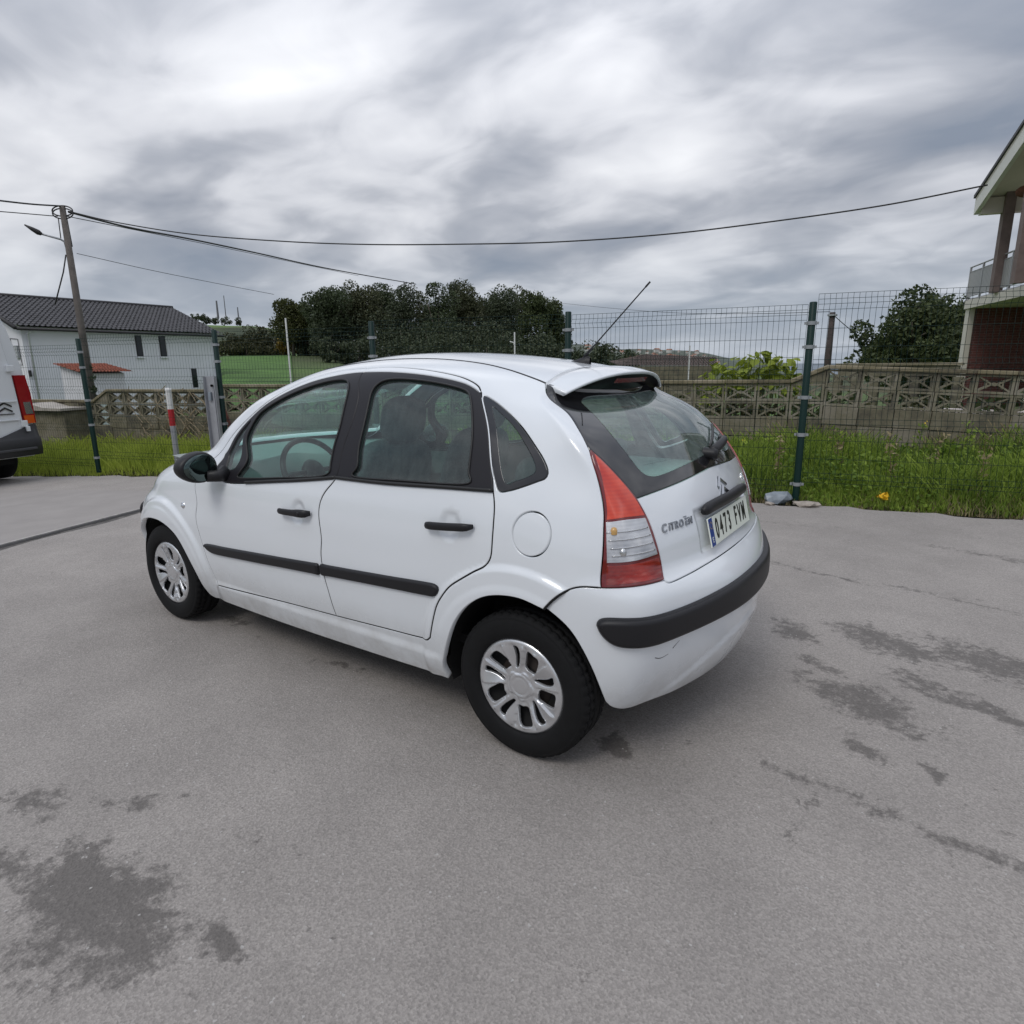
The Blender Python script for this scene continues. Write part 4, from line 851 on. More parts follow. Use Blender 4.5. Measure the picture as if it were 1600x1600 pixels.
def rounded(name, c, d, R, m, parent, k=2.6, n=(22, 30)):
    V = []
    for i in range(n[0]):
        a = -math.pi/2+math.pi*i/(n[0]-1)
        for j in range(n[1]):
            b = 2*math.pi*j/n[1]; f = lambda t, e: math.copysign(abs(t)**e, t)
            p = np.array([f(math.cos(a), 2/k)*f(math.cos(b), 2/k)*d[0]/2, f(math.cos(a), 2/k)*f(math.sin(b), 2/k)*d[1]/2, f(math.sin(a), 2/k)*d[2]/2]); V.append(R@p+c)
    F = [(i*n[1]+j, i*n[1]+(j+1) % n[1], (i+1)*n[1]+(j+1) % n[1], (i+1)*n[1]+j) for i in range(n[0]-1) for j in range(n[1])]
    mb = MB(); mb.add(V, F); return mb.obj(name, m, parent, True, clean=True)
for y in (0.35, -0.35):
    so = rounded('front_seat', np.array([1.10, y, 0.79]), (0.16, 0.50, 0.66), Ry(-0.30), M_seat, CAR, 4.0); rounded('seat_cushion', np.array([1.40, y, 0.52]), (0.54, 0.50, 0.17), Ry(-0.12), M_seat, so, 4.0)
    hr = rounded('headrest', np.array([0.955, y, 1.205]), (0.11, 0.27, 0.225), Ry(-0.22), M_seat, so, 2.8)
    for d in (-0.06, 0.06): mb = MB(); mb.tube([(1.00, y+d, 1.02), (0.965, y+d, 1.16)], 0.006, 6); mb.obj('headrest_post', M_chrome, so, True)
rb = rounded('rear_seat', np.array([0.30, 0, 0.72]), (0.15, 1.28, 0.56), Ry(-0.30), M_seat, CAR, 5.0); rounded('seat_cushion', np.array([0.60, 0, 0.50]), (0.52, 1.26, 0.18), Ry(-0.08), M_seat, rb, 5.0)
for y in (0.36, -0.36): rounded('headrest', np.array([0.20, y, 1.01]), (0.09, 0.26, 0.15), Ry(-0.2), M_seat, rb, 3.0)
mb = MB(); mb.grid(np.array([[(1.80, y, 0.60), (1.78, y, 0.80+0.03*math.cos(3*y)), (1.86, y, 0.935+0.045*math.exp(-((y-0.35)/0.2)**2)), (1.98, y, 0.945), (2.2, y, 0.95), (2.42, y, 0.975)] for y in np.linspace(-0.72, 0.72, 25)])); mb.obj('dashboard', M_dash, CAR, True)
sw = empty('steering_wheel', (1.64, 0.36, 0.90)); sw.parent = CAR; sw.rotation_euler = (0, math.radians(-62), 0)
mb = MB(); a = np.linspace(0, 2*math.pi, 41); mb.tube(np.stack([0.185*np.cos(a), 0.185*np.sin(a), 0*a], 1), 0.015, 10, cap=False); mb.obj('rim', M_trim, sw, True)
mb = MB(); mb.lathe([(0.0001, 0.02), (0.05, 0.018), (0.07, 0.0), (0.06, -0.03)], 20); mb.tube([(0, 0, 0), (0.0, 0.18, 0)], 0.014, 6); mb.tube([(0, 0, 0), (0, -0.18, 0)], 0.014, 6); mb.tube([(0, 0, 0), (-0.18, 0, 0)], 0.014, 6); mb.obj('hub', M_trim, sw, True)
mb = MB(); mb.box((1.62, 0, 1.355), (0.03, 0.22, 0.06), bev=0.012); mb.obj('rear_view_mirror', M_trim, CAR, True)

# ================================================================== GROUND
def gz_(x): return -0.0027*np.maximum(0, np.asarray(x, float)-1.6)**2*np.where(np.asarray(x) > 16, 0, 1)-0.0027*14.4**2*np.where(np.asarray(x) > 16, 1, 0)
FP = np.array([(-14.4, -8.3), (-9.5, -6.95), (-7.2, -6.35), (-4.82, -5.75), (-2.42, -5.15), (0.05, -4.54), (2.57, -4.08), (5.01, -3.32), (7.49, -2.68), (9.94, -1.93), (12.4, -1.22), (14.9, -0.5), (17.4, 0.2), (30, 3.8)])
def fence_y(x): return np.interp(x, FP[:, 0], FP[:, 1])
WA = np.array([0.03, -7.157]); WDIR = np.array([math.cos(math.radians(15)), math.sin(math.radians(15))]); WN = np.array([WDIR[1], -WDIR[0]])
fwd = np.array([math.cos(YAW), math.sin(YAW)]); rgt = np.array([math.sin(YAW), -math.cos(YAW)])
def asphalt_mat():
    m = bpy.data.materials.new('asphalt'); m.use_nodes = True; t = m.node_tree; b = t.nodes['Principled BSDF']; co = nn('ShaderNodeTexCoord', t); O = co.outputs['Object']
    def noise(s, d=3.0, r=0.6, dist=0.0): n = nn('ShaderNodeTexNoise', t, i_Scale=s, i_Detail=d, i_Roughness=r, i_Distortion=dist); lk(t, O, n.inputs['Vector']); return n.outputs[0]
    def mr(x, a, b_, c, d): n = nn('ShaderNodeMapRange', t); lk(t, x, n.inputs[0]); n.inputs[1].default_value = a; n.inputs[2].default_value = b_; n.inputs[3].default_value = c; n.inputs[4].default_value = d; return n.outputs[0]
    big, mid, fine = noise(0.35, 4), noise(2.2, 5, 0.65), noise(140, 2, 0.7)
    vo = nn('ShaderNodeTexVoronoi', t, i_Scale=150.0); lk(t, O, vo.inputs['Vector']); sepc = nn('ShaderNodeSeparateColor', t); lk(t, vo.outputs['Color'], sepc.inputs[0])
    agg = mr(sepc.outputs[0], 0.0, 1.0, 0.84, 1.16); spk = mr(sepc.outputs[1], 0.9955, 0.998, 0.0, 0.8)
    base = math_n(t, 'MULTIPLY', math_n(t, 'MULTIPLY', mr(big, 0.3, 0.7, 0.90, 1.10), mr(mid, 0.3, 0.7, 0.90, 1.10)), math_n(t, 'MULTIPLY', agg, mr(fine, 0.3, 0.7, 0.82, 1.16)))
    # stains: damp, stripped and oily patches with shapes of their own
    sp = nn('ShaderNodeSeparateXYZ', t); dn = nn('ShaderNodeTexNoise', t, i_Scale=5.0, i_Detail=4.0, i_Roughness=0.7); lk(t, O, dn.inputs['Vector'])
    va = nn('ShaderNodeVectorMath', t, operation='SCALE'); vs = nn('ShaderNodeVectorMath', t, operation='SUBTRACT'); lk(t, dn.outputs['Color'], vs.inputs[0]); vs.inputs[1].default_value = (0.5, 0.5, 0.5); lk(t, vs.outputs[0], va.inputs[0]); va.inputs['Scale'].default_value = 0.22
    vadd = nn('ShaderNodeVectorMath', t, operation='ADD'); lk(t, O, vadd.inputs[0]); lk(t, va.outputs[0], vadd.inputs[1])
    def ell(cx, cy, rx, ry, ang, s):
        mp_ = nn('ShaderNodeMapping', t, vector_type='TEXTURE'); mp_.inputs['Location'].default_value = (cx, cy, 0); mp_.inputs['Rotation'].default_value = (0, 0, ang); mp_.inputs['Scale'].default_value = (rx, ry, 1)
        lk(t, vadd.outputs[0], mp_.inputs[0]); fl = nn('ShaderNodeVectorMath', t, operation='MULTIPLY'); lk(t, mp_.outputs[0], fl.inputs[0]); fl.inputs[1].default_value = (1, 1, 0)
        ln = nn('ShaderNodeVectorMath', t, operation='LENGTH'); lk(t, fl.outputs[0], ln.inputs[0]); return math_n(t, 'MULTIPLY', math_n(t, 'SUBTRACT', 1.35, ln.outputs['Value'], True), s)
    acc = None
    for e_ in STAINS:
        x = ell(*e_); acc = x if acc is None else math_n(t, 'MAXIMUM', acc, x)
    nz = noise(22, 8, 0.8); nz2 = noise(7, 4, 0.6)
    body = mr(math_n(t, 'ADD', acc, math_n(t, 'ADD', math_n(t, 'MULTIPLY', math_n(t, 'SUBTRACT', nz, 0.5), 3.0), math_n(t, 'MULTIPLY', math_n(t, 'SUBTRACT', nz2, 0.5), 1.5))), 0.50, 0.95, 0.0, 1.0)
    body = math_n(t, 'MULTIPLY', body, mr(acc, 0.02, 0.2, 0.0, 1.0), True)
    # small scattered pits everywhere
    pit = mr(math_n(t, 'ADD', noise(9, 6, 0.75, 0.4), math_n(t, 'MULTIPLY', noise(0.8, 2), 0.35)), 0.83, 0.88, 0.0, 0.75)
    msk = math_n(t, 'MAXIMUM', body, pit)
    mx = nn('ShaderNodeMix', t, data_type='RGBA'); lk(t, math_n(t, 'MULTIPLY', msk, 0.72), mx.inputs[0]); sc_ = nn('ShaderNodeVectorMath', t, operation='SCALE'); sc_.inputs[0].default_value = (0.286, 0.262, 0.242); lk(t, base, sc_.inputs['Scale'])
    lk(t, sc_.outputs[0], mx.inputs[6]); s2 = nn('ShaderNodeVectorMath', t, operation='SCALE'); s2.inputs[0].default_value = (0.070, 0.062, 0.056); lk(t, agg, s2.inputs['Scale']); lk(t, s2.outputs[0], mx.inputs[7])
    m2 = nn('ShaderNodeMix', t, data_type='RGBA'); lk(t, spk, m2.inputs[0]); lk(t, mx.outputs[2], m2.inputs[6]); m2.inputs[7].default_value = (0.42, 0.40, 0.38, 1); lk(t, m2.outputs[2], b.inputs['Base Color'])
    lk(t, math_n(t, 'SUBTRACT', 0.93, math_n(t, 'MULTIPLY', msk, 0.2)), b.inputs['Roughness'])
    h_ = math_n(t, 'ADD', math_n(t, 'MULTIPLY', vo.outputs['Distance'], 0.5), math_n(t, 'ADD', math_n(t, 'MULTIPLY', fine, 0.6), math_n(t, 'SUBTRACT', math_n(t, 'MULTIPLY', nz, 0.9), math_n(t, 'MULTIPLY', msk, 0.5))))
    u = nn('ShaderNodeBump', t); u.inputs['Strength'].default_value = 0.5; u.inputs['Distance'].default_value = 0.006; lk(t, h_, u.inputs['Height']); lk(t, u.outputs[0], b.inputs['Normal'])
    return m
STAINS = [(0.60, 2.01, 0.40, 0.17, 0.05, 1.2), (0.50, 2.15, 0.20, 0.10, 0.3, 0.9), (-2.0, -0.95, 0.6, 0.2, 2.7, 0.85), (-1.25, -0.72, 0.3, 0.07, 2.8, 0.85), (-0.85, -0.62, 0.25, 0.06, 2.6, 0.8), (1.0, 2.1, 0.2, 0.1, 0.4, 0.8), (1.27, 1.95, 0.22, 0.12, 0.3, 0.72), (0.19, 1.89, 0.10, 0.06, 0.2, 1.0), (0.91, 1.72, 0.25, 0.05, 0.5, 0.62), (0.45, 1.62, 0.3, 0.05, 0.5, 0.5),
          (-0.62, -1.00, 0.20, 0.12, 2.2, 0.95), (-1.08, -1.10, 0.42, 0.20, 2.6, 0.98), (-1.55, -1.10, 0.5, 0.22, 2.7, 1.0), (-1.02, -0.36, 0.36, 0.20, 2.6, 1.0), (-1.5, -0.55, 0.5, 0.10, 2.8, 0.95), (-1.08, 0.03, 0.12, 0.09, 2.2, 0.88), (-1.31, 0.05, 0.08, 0.05, 2.2, 0.95),
          (-0.29, 0.56, 0.12, 0.07, 2.4, 1.25), (-0.89, 0.35, 0.20, 0.055, 2.9, 0.72), (-1.14, 0.38, 0.25, 0.055, 3.0, 0.72), (-1.42, 0.42, 0.3, 0.06, 3.0, 0.7), (-0.5, -2.16, 0.6, 0.04, 2.9, 0.8), (-1.3, -2.05, 0.6, 0.05, 2.9, 0.75), (2.13, 0.62, 0.14, 0.05, 0.2, 0.8), (1.14, 0.66, 0.2, 0.04, 0.1, 0.85),
          (-2.0, -1.9, 0.5, 0.15, 2.9, 0.7), (-1.9, -3.2, 1.0, 0.10, 2.9, 0.7), (0.5, -3.4, 1.2, 0.06, 0.2, 0.6), (-2.5, 3.6, 0.6, 0.3, 0.4, 0.8), (3.5, 4.2, 0.7, 0.3, 0.2, 0.7)]
M_asph = asphalt_mat()
xs_ = np.concatenate([np.arange(-40, -6, 2.0), np.arange(-6, 18, 0.15), np.arange(18, 34, 2.0)]); ts_ = np.linspace(0, 1, 40)
P = np.array([[(x, fence_y(x)+0.16+(45-fence_y(x))*t**2.0, float(gz_(x))) for t in ts_] for x in xs_])
# ragged edge where the asphalt ends
P[:, 0, 1] += np.array([0.05*math.sin(3.1*x)+0.05*math.sin(7.7*x+1)+0.03*math.sin(17*x) for x in xs_])
asp = MB(); asp.grid(P); asp = asp.obj('asphalt_yard', M_asph, None, True); tag(asp, kind='structure')
# the paler pad past the seam
SA = np.array([5.46, 0.74]); SB = np.array([5.97, -0.70]); sdir = (SB-SA)/np.linalg.norm(SB-SA); sn_ = np.array([-sdir[1], sdir[0]]); sn_ = sn_ if sn_[0] > 0 else -sn_
M_conc = mat('worn_concrete', (0.29, 0.268, 0.252), 0.93, noise=(3.0, 0.08, 8), bump=(90, 0.5, 0.004))
rows = []
for t in np.linspace(-12, 2.6, 60):
    r_ = []
    for q in np.concatenate([np.linspace(0.05, 4, 12), np.linspace(5, 22, 10)]):
        p = SA+sdir*t+sn_*q; y = max(p[1], fence_y(p[0])+0.22) if True else p[1]; r_.append((p[0], y, float(gz_(p[0]))+0.004))
    rows.append(r_)
pad = MB(); pad.grid(np.array(rows)); tag(pad.obj('concrete_pad', M_conc, None, True), kind='structure')
M_slot = mat('dark_drain_slot', (0.035, 0.033, 0.032), 0.9, noise=(20, 0.4)); M_lip = mat('pale_drain_lip', (0.36, 0.34, 0.32), 0.8, noise=(15, 0.2))
mb = MB(); mb.grid(np.array([[(*(SA+sdir*t+sn_*(q+0.012*math.sin(2.3*t)*(k == 0))), float(gz_((SA+sdir*t)[0]))+0.006+dz) for k, (q, dz) in enumerate(((-0.045, 0), (0.03, 0)))] for t in np.linspace(-12, 2.4, 80)]))
dr = mb.obj('drain_seam', M_slot); tag(dr, kind='structure')
mb = MB(); mb.grid(np.array([[(*(SA+sdir*t+sn_*q), float(gz_((SA+sdir*t)[0]))+dz) for q, dz in ((0.03, 0.0), (0.031, 0.016), (0.052, 0.018), (0.07, 0.006))] for t in np.linspace(-12, 2.4, 60)])); mb.obj('drain_lip', M_lip, dr)
mb = MB(); mb.grid(np.array([[(*(SA+sdir*t+sn_*(q+0.03*math.sin(5*t)*k)), float(gz_((SA+sdir*t)[0]))+0.003) for k, q in ((1, -0.10), (0, -0.045))] for t in np.linspace(-12, 2.4, 100)])); mb.obj('drain_dirt_edge', mat('dirt_line', (0.10, 0.092, 0.085), 0.95, noise=(14, 0.5)), dr)

# terrain: one sheet from behind the fence out to the coast
def band(x, a, b): return _sm(np.asarray(x, float), a, b)
def H(X, Y):
    D = np.hypot(X-CAMLOC[0], Y-CAMLOC[1]); d0 = (X-CAMLOC[0])*fwd[0]+(Y-CAMLOC[1])*fwd[1]; l0 = (X-CAMLOC[0])*rgt[0]+(Y-CAMLOC[1])*rgt[1]; az = np.degrees(np.arctan2(l0, d0))   # + right
    b = (X-WA[0])*WN[0]+(Y-WA[1])*WN[1]            # distance beyond the block wall
    near = gz_(X)-0.05+0.11*band(b, -2.5, -1.6)+0.10*band(b, -1.6, -0.2)*band(-X, -4, 0)
    mid = -1.15+0.9*band(az, 8, 24)*band(-b, -12, -3)
    z = near+(mid-near)*band(b, 0.6, 5.0)
    z = np.where(b < -2.55, gz_(X)-0.06, z)
    left = 1-band(az, -22, -8)
    z = z+left*(0.052*np.maximum(0, D-55)*band(D, 55, 120)*(1-band(D, 120, 380))+ (0.052*65+0.083*(np.clip(D, 120, 380)-120))*band(D, 120, 380)*1.0)*np.where(D > 55, 1, 0)
    z = z+left*band(D, 380, 900)*(-14)
    fz = -0.15+0.047*(np.clip(D, 20, 78)-20); wf = band(az, -25.5, -23.8)*(1-band(az, -15, -10))*band(D, 17, 24)*(1-band(D, 82, 150)); z = z*(1-wf)+np.maximum(fz, z)*wf
    fall = band(az, -14, -2)*(-band(D, 90, 1400)*46)
    return z+fall+0.25*np.sin(X*0.13)*np.sin(Y*0.11)*band(D, 30, 90)
M_ter = bpy.data.materials.new('fields'); M_ter.use_nodes = True; t = M_ter.node_tree; b_ = t.nodes['Principled BSDF']; co = nn('ShaderNodeTexCoord', t)
n_ = nn('ShaderNodeTexNoise', t, i_Scale=0.018, i_Detail=4.0); lk(t, co.outputs['Object'], n_.inputs['Vector']); r_ = nn('ShaderNodeValToRGB', t); lk(t, n_.outputs[0], r_.inputs[0])
r_.color_ramp.elements[0].position = 0.40; r_.color_ramp.elements[0].color = (0.028, 0.042, 0.016, 1); r_.color_ramp.elements[1].position = 0.62; r_.color_ramp.elements[1].color = (0.085, 0.15, 0.03, 1)
x = r_.color_ramp.elements.new(0.50); x.color = (0.06, 0.075, 0.03, 1)
n3 = nn('ShaderNodeTexNoise', t, i_Scale=1.4, i_Detail=8.0, i_Roughness=0.7); lk(t, co.outputs['Object'], n3.inputs['Vector']); v_ = nn('ShaderNodeVectorMath', t, operation='SCALE'); lk(t, r_.outputs[0], v_.inputs[0])
lk(t, math_n(t, 'ADD', math_n(t, 'MULTIPLY', n3.outputs[0], 0.9), 0.55), v_.inputs['Scale']); lk(t, v_.outputs[0], b_.inputs['Base Color']); b_.inputs['Roughness'].default_value = 0.95
u_ = nn('ShaderNodeBump', t); u_.inputs['Strength'].default_value = 0.8; u_.inputs['Distance'].default_value = 0.3; lk(t, n3.outputs[0], u_.inputs['Height']); lk(t, u_.outputs[0], b_.inputs['Normal'])
Ds = np.concatenate([np.linspace(0.5, 20, 66), np.geomspace(20.5, 1600, 120)]); As = np.radians(np.concatenate([np.linspace(-180, -60, 30, endpoint=False), np.linspace(-60, 60, 200), np.linspace(62, 180, 29)]))
DD, AA = np.meshgrid(Ds, As, indexing='ij'); X = CAMLOC[0]+DD*(np.cos(AA)*fwd[0]+np.sin(AA)*rgt[0]); Y = CAMLOC[1]+DD*(np.cos(AA)*fwd[1]+np.sin(AA)*rgt[1])
mb = MB(); mb.grid(np.stack([X, Y, H(X, Y)], -1)); mb.V.append((CAMLOC[0], CAMLOC[1], -0.06)); k0 = len(mb.V)-1; mb.F += [(k0, j+1, j) for j in range(len(As)-1)]
ter = mb.obj('ground', M_ter, None, True); tag(ter, kind='structure')
# bright green pasture on the left slope
M_past = mat('pasture', (0.062, 0.135, 0.022), 0.95, noise=(0.5, 0.35, 8), bump=(6, 0.8, 0.1))
def sheet(pts_px, d0, d1, n, m, off, name, mt):
    pass
a_ = np.linspace(-24.6, -18.6, 40); dd = np.linspace(24, 76, 30); G_ = []
for a in a_:
    G_.append([(CAMLOC[0]+d*(math.cos(math.radians(a))*fwd[0]+math.sin(math.radians(a))*rgt[0]), CAMLOC[1]+d*(math.cos(math.radians(a))*fwd[1]+math.sin(math.radians(a))*rgt[1])) for d in dd])
G_ = np.array(G_); Z_ = H(G_[..., 0], G_[..., 1])+0.12; mb = MB(); mb.grid(np.concatenate([G_, Z_[..., None]], -1)); tag(mb.obj('pasture', M_past, None, True), kind='structure')
M_sea = mat('sea_water', (0.05, 0.085, 0.115), 0.35); mb = MB(); mb.grid(np.array([[(CAMLOC[0]+d*(math.cos(a)*fwd[0]+math.sin(a)*rgt[0]), CAMLOC[1]+d*(math.cos(a)*fwd[1]+math.sin(a)*rgt[1]), -42.0) for d in (0.0, 500, 1500, 4000, 12000, 26000)] for a in np.radians(np.linspace(-180, 180, 73))])); tag(mb.obj('sea', M_sea, None, False), kind='structure')
# far coast ridge with the town
hp = []
for px in np.linspace(780, 1230, 60):
    yt = np.interp(px, [780, 900, 935, 960, 1000, 1040, 1080, 1110, 1135, 1180, 1230], [540, 538, 541, 546, 545, 547, 548, 553, 559, 564, 567]); hp.append([pix(px, yt+dy, dist=D_)+np.array([0, 0, 0]) for D_, dy in ((1450, 30), (1550, 12), (1700, 2.0), (1850, 0), (2100, 12))])
mb = MB(); mb.grid(np.array(hp)); tag(mb.obj('coast_hill', mat('far_hill', (0.07, 0.085, 0.065), 0.95, noise=(0.02, 0.5, 8)), None, True), kind='structure')
M_tw = [mat('town_white', (0.55, 0.54, 0.5), 0.8), mat('town_ochre', (0.42, 0.33, 0.24), 0.8)]; M_tr = mat('town_roof', (0.28, 0.13, 0.08), 0.8)
def tiny_house():
    root = empty('town_house', (0, 0, 0)); mb = MB(); mb.box((0, 0, 4), (14, 10, 8)); mb.obj('wall', M_tw[0], root)
    mb = MB(); mb.add([(-7.5, -5.5, 8), (7.5, -5.5, 8), (7.5, 5.5, 8), (-7.5, 5.5, 8), (-7.5, 0, 11), (7.5, 0, 11)], [(0, 1, 5, 4), (2, 3, 4, 5), (0, 4, 3), (1, 2, 5), (3, 2, 1, 0)]); mb.obj('roof', M_tr, root); return root
th = tiny_house(); r5 = random.Random(5); tag(th, 'tiny pale house with a red roof in the town on the far coast ridge', 'house', 'houses of the far coastal town')
kids_ = [o for o in bpy.data.objects if o.parent == th]
for i in range(56):
    px = r5.uniform(915, 1122) if i % 3 else r5.uniform(990, 1080); top = np.interp(px, [900, 935, 960, 1000, 1040, 1080, 1110, 1135], [538, 541, 546, 545, 547, 548, 553, 559]); o = th
    if i:
        o = th.copy(); COL.objects.link(o)
        for k_ in kids_: c = k_.copy(); COL.objects.link(c); c.parent = o
    dy = r5.uniform(0.5, 14); p = pix(px, top+dy, dist=1700-dy*14); o.location = p-np.array([0, 0, 3]); o.rotation_euler = (0, 0, r5.uniform(0, 3)); s = r5.uniform(0.4, 0.95); o.scale = (s, s, s)

# ================================================================== FENCE
M_green = mat('dark_green_steel', (0.002, 0.021, 0.017), 0.45, spec=0.3); M_wire = mat('green_wire', (0.004, 0.020, 0.017), 0.6, spec=0.2); M_clip = mat('galvanised_clip', (0.30, 0.32, 0.33), 0.5, metal=0.3); M_galv = mat('galvanised_steel', (0.36, 0.37, 0.39), 0.5, metal=0.35, noise=(8, 0.12))
posts = [(-2.42, -5.15, 0.0, 2.10), (0.05, -4.54, 0.0, 2.035), (2.57, -4.08, -0.01, 2.05), (5.01, -3.32, -0.03, 2.02), (7.49, -2.68, -0.09, 1.985), (9.94, -1.93, -0.20, 1.925), (12.4, -1.22, -0.33, 1.80)]
plabel = ['green fence post at the far right end of the mesh fence', 'green round fence post with grey clips behind the hatchback tailgate on the right', 'green fence post rising behind the roof aerial of the hatchback', 'green fence post behind the middle of the hatchback roof', 'green fence post behind the grey steel channel', 'leaning-looking green fence post between the van and the striped marker', 'green fence post at the far left, beyond the white van']
mb = MB(); mb.lathe([(0.0001, 2.075), (0.030, 2.073), (0.036, 2.065), (0.036, 0.0)], 20); pm = mb.me('post'); mb = MB(); mb.lathe([(0.036, -0.018), (0.043, -0.018), (0.043, 0.018), (0.036, 0.018)], 20); mb.box((0.052, 0, 0), (0.03, 0.012, 0.026)); mb.box((-0.052, 0, 0), (0.03, 0.012, 0.026)); cm = mb.me('clip')
for i, (x, y, z0, z1) in enumerate(posts):
    r = empty('fence_post', (x, y, z1-2.075), math.radians(14)); tag(r, plabel[i], 'fence post', 'green fence posts')
    link('tube', pm, M_green, r, True)
    for zz in (1.87, 1.64, 1.14, 0.76, 0.24):
        o = link('clip', cm, M_clip, r, False); o.location = (0, 0, zz)
ptop = [2.105, 2.01, 2.02, 1.95, 1.97, 1.83]; PH = 1.93
plb = ['wire mesh fence panel at the far right with its top raised above the post', 'wire mesh fence panel between the aerial and the right-hand post', 'wire mesh fence panel seen over the rear half of the hatchback roof', 'wire mesh fence panel seen over the windscreen pillar', 'wire mesh fence panel in front of the white house and striped marker', 'lowest wire mesh fence panel beside the white van']
folds = [0.10, 0.68, 1.27, 1.83]
def yf(z):      # fold depth at a distance z below the top
    d = 0.0
    for f in folds: d = max(d, 0.035*max(0, 1-abs(z-f)/0.05))
    return d
zk = sorted(set([0.0, PH]+[f+q for f in folds for q in (-0.05, 0, 0.05)]))
zk = [z for z in zk if 0 <= z <= PH]
mb = MB(); mb.tube([(0, yf(z), -z) for z in zk], 0.0017, 4); vw = mb.me('vertical_wire'); hz_ = sorted(set([0.0]+[f+q for f in folds for q in (-0.05, 0.05)]+[f for f in folds]+[0.33, 0.51, 0.85, 1.04, 1.44, 1.63]))
for i in range(len(posts)-1):
    a = np.array(posts[i][:2]); b = np.array(posts[i+1][:2]); L = np.linalg.norm(b-a)-0.09; d = (b-a)/np.linalg.norm(b-a); o0 = a+d*0.045; off_ = np.array([-d[1], d[0]])*0.0
    r = empty('wire_fence', (*(o0+off_), ptop[i]+0.0), math.atan2(d[1], d[0])); tag(r, plb[i], 'fence panel', 'wire mesh fence panels')
    n = int(L/0.0505); ex = 0.0
    for k in range(n+1):
        o = link('vertical_wire', vw, None, r); o.location = (L*k/n, 0, 0)
    vw.materials.clear(); vw.materials.append(M_wire)
    hm_ = MB(); hm_.tube([(0, 0, 0), (L, 0, 0)], 0.0020, 4); hme = hm_.me('horizontal_wire'); hme.materials.append(M_wire)
    for z in hz_:
        o = bpy.data.objects.new('horizontal_wire', hme); COL.objects.link(o); o.parent = r; o.location = (0, yf(z)+0.004, -z)

# ================================================================== BLOCK WALL
def block_mat(name, col, amt=0.35):
    m = mat(name, col, 0.95); t = m.node_tree; b = t.nodes['Principled BSDF']; g = nn('ShaderNodeNewGeometry', t); oi = nn('ShaderNodeObjectInfo', t)
    n = nn('ShaderNodeTexNoise', t, i_Scale=4.0, i_Detail=8.0, i_Roughness=0.7); lk(t, g.outputs['Position'], n.inputs['Vector']); n2_ = nn('ShaderNodeTexNoise', t, i_Scale=0.9, i_Detail=4.0); lk(t, g.outputs['Position'], n2_.inputs['Vector'])
    r = nn('ShaderNodeValToRGB', t); e = r.color_ramp.elements; e[0].position = 0.36; e[0].color = (*[c*0.32 for c in col], 1); e[1].position = 0.66; e[1].color = (*[c*1.25 for c in col], 1); x = e.new(0.5); x.color = (*[col[0]*0.8, col[1]*0.8, col[2]*0.66], 1)
    lk(t, math_n(t, 'ADD', math_n(t, 'ADD', math_n(t, 'MULTIPLY', n.outputs[0], 0.55), math_n(t, 'MULTIPLY', n2_.outputs[0], 0.45)), math_n(t, 'MULTIPLY', math_n(t, 'SUBTRACT', oi.outputs['Random'], 0.5), 0.12)), r.inputs[0]); lk(t, r.outputs[0], b.inputs['Base Color'])
    u = nn('ShaderNodeBump', t); u.inputs['Strength'].default_value = 0.7; u.inputs['Distance'].default_value = 0.01; lk(t, n.outputs[0], u.inputs['Height']); lk(t, u.outputs[0], b.inputs['Normal']); return m
M_blk = block_mat('mossy_cement', (0.205, 0.185, 0.150)); M_dec = block_mat('pierced_cement', (0.235, 0.215, 0.180)); M_cop = block_mat('coping_cement', (0.25, 0.215, 0.16))
CW, RH = 0.43, 0.247
def dec_mesh():
    mb = MB(); w_, h_, t_ = CW-0.012, RH-0.010, 0.09; f = 0.028
    mb.box((0, 0, h_/2-f/2), (w_, t_, f)); mb.box((0, 0, -h_/2+f/2), (w_, t_, f)); mb.box((-w_/2+f/2, 0, 0), (f, t_-0.002, h_-2*f)); mb.box((w_/2-f/2, 0, 0), (f, t_-0.002, h_-2*f))
    for sx in (-1, 1):
        for sz in (-1, 1):
            a = np.array([sx*(w_/2-f), 0, sz*(h_/2-f)]); b = np.array([sx*0.045, 0, sz*0.008]); d = b-a; L = np.linalg.norm(d); an = math.atan2(d[2], d[0]); R = np.array([[math.cos(an), 0, -math.sin(an)], [0, 1, 0], [math.sin(an), 0, math.cos(an)]])
            mb.box((a+b)/2, (L, t_*0.8, 0.020), R)
    mb.box((0, 0, 0), (0.11, t_*0.82, 0.030)); mb.lathe([(0.0001, -t_*0.44), (0.024, -t_*0.44), (0.024, t_*0.44), (0.0001, t_*0.44)], 8, lambda r: np.array([r[0], r[2], r[1]]))
    for sx in (-1, 1): mb.box((sx*0.088, 0, 0), (0.018, t_*0.7, h_*0.46))
    return mb.me('decorative_block')
dm = dec_mesh(); mb = MB(); mb.box((0, 0, 0), (CW-0.008, 0.10, RH-0.010), bev=0.006); bmh = mb.me('plain_block'); mb = MB(); mb.box((0, 0, 0), (CW-0.003, 0.155, 0.05), bev=0.012); cpm = mb.me('coping_stone')
wall = empty('block_wall', (WA[0], WA[1], 0), math.radians(15)); tag(wall, 'long stepped grey block wall with pierced star blocks along its top', 'wall')
def wtop(s):
    if s < 0.24: return 1.397+0.045*max(s, -3.5)
    if s < 0.67: return None
    if s < 9.0: return 1.222-0.006*s
    if s < 10.9: return 1.155
    if s < 13.4: return 1.06
    if s < 13.84: return None
    return 0.835
r6 = random.Random(6); s0_ = 0.24-CW*14; k = 0
def put(nm, me_, m_, s, z, jit=0.0, tilt=0.0):
    o = link(nm, me_, None, wall); o.location = (s, r6.uniform(-jit, jit), z); o.rotation_euler = (0, tilt, 0)
    if not me_.materials: me_.materials.append(m_)
    return o
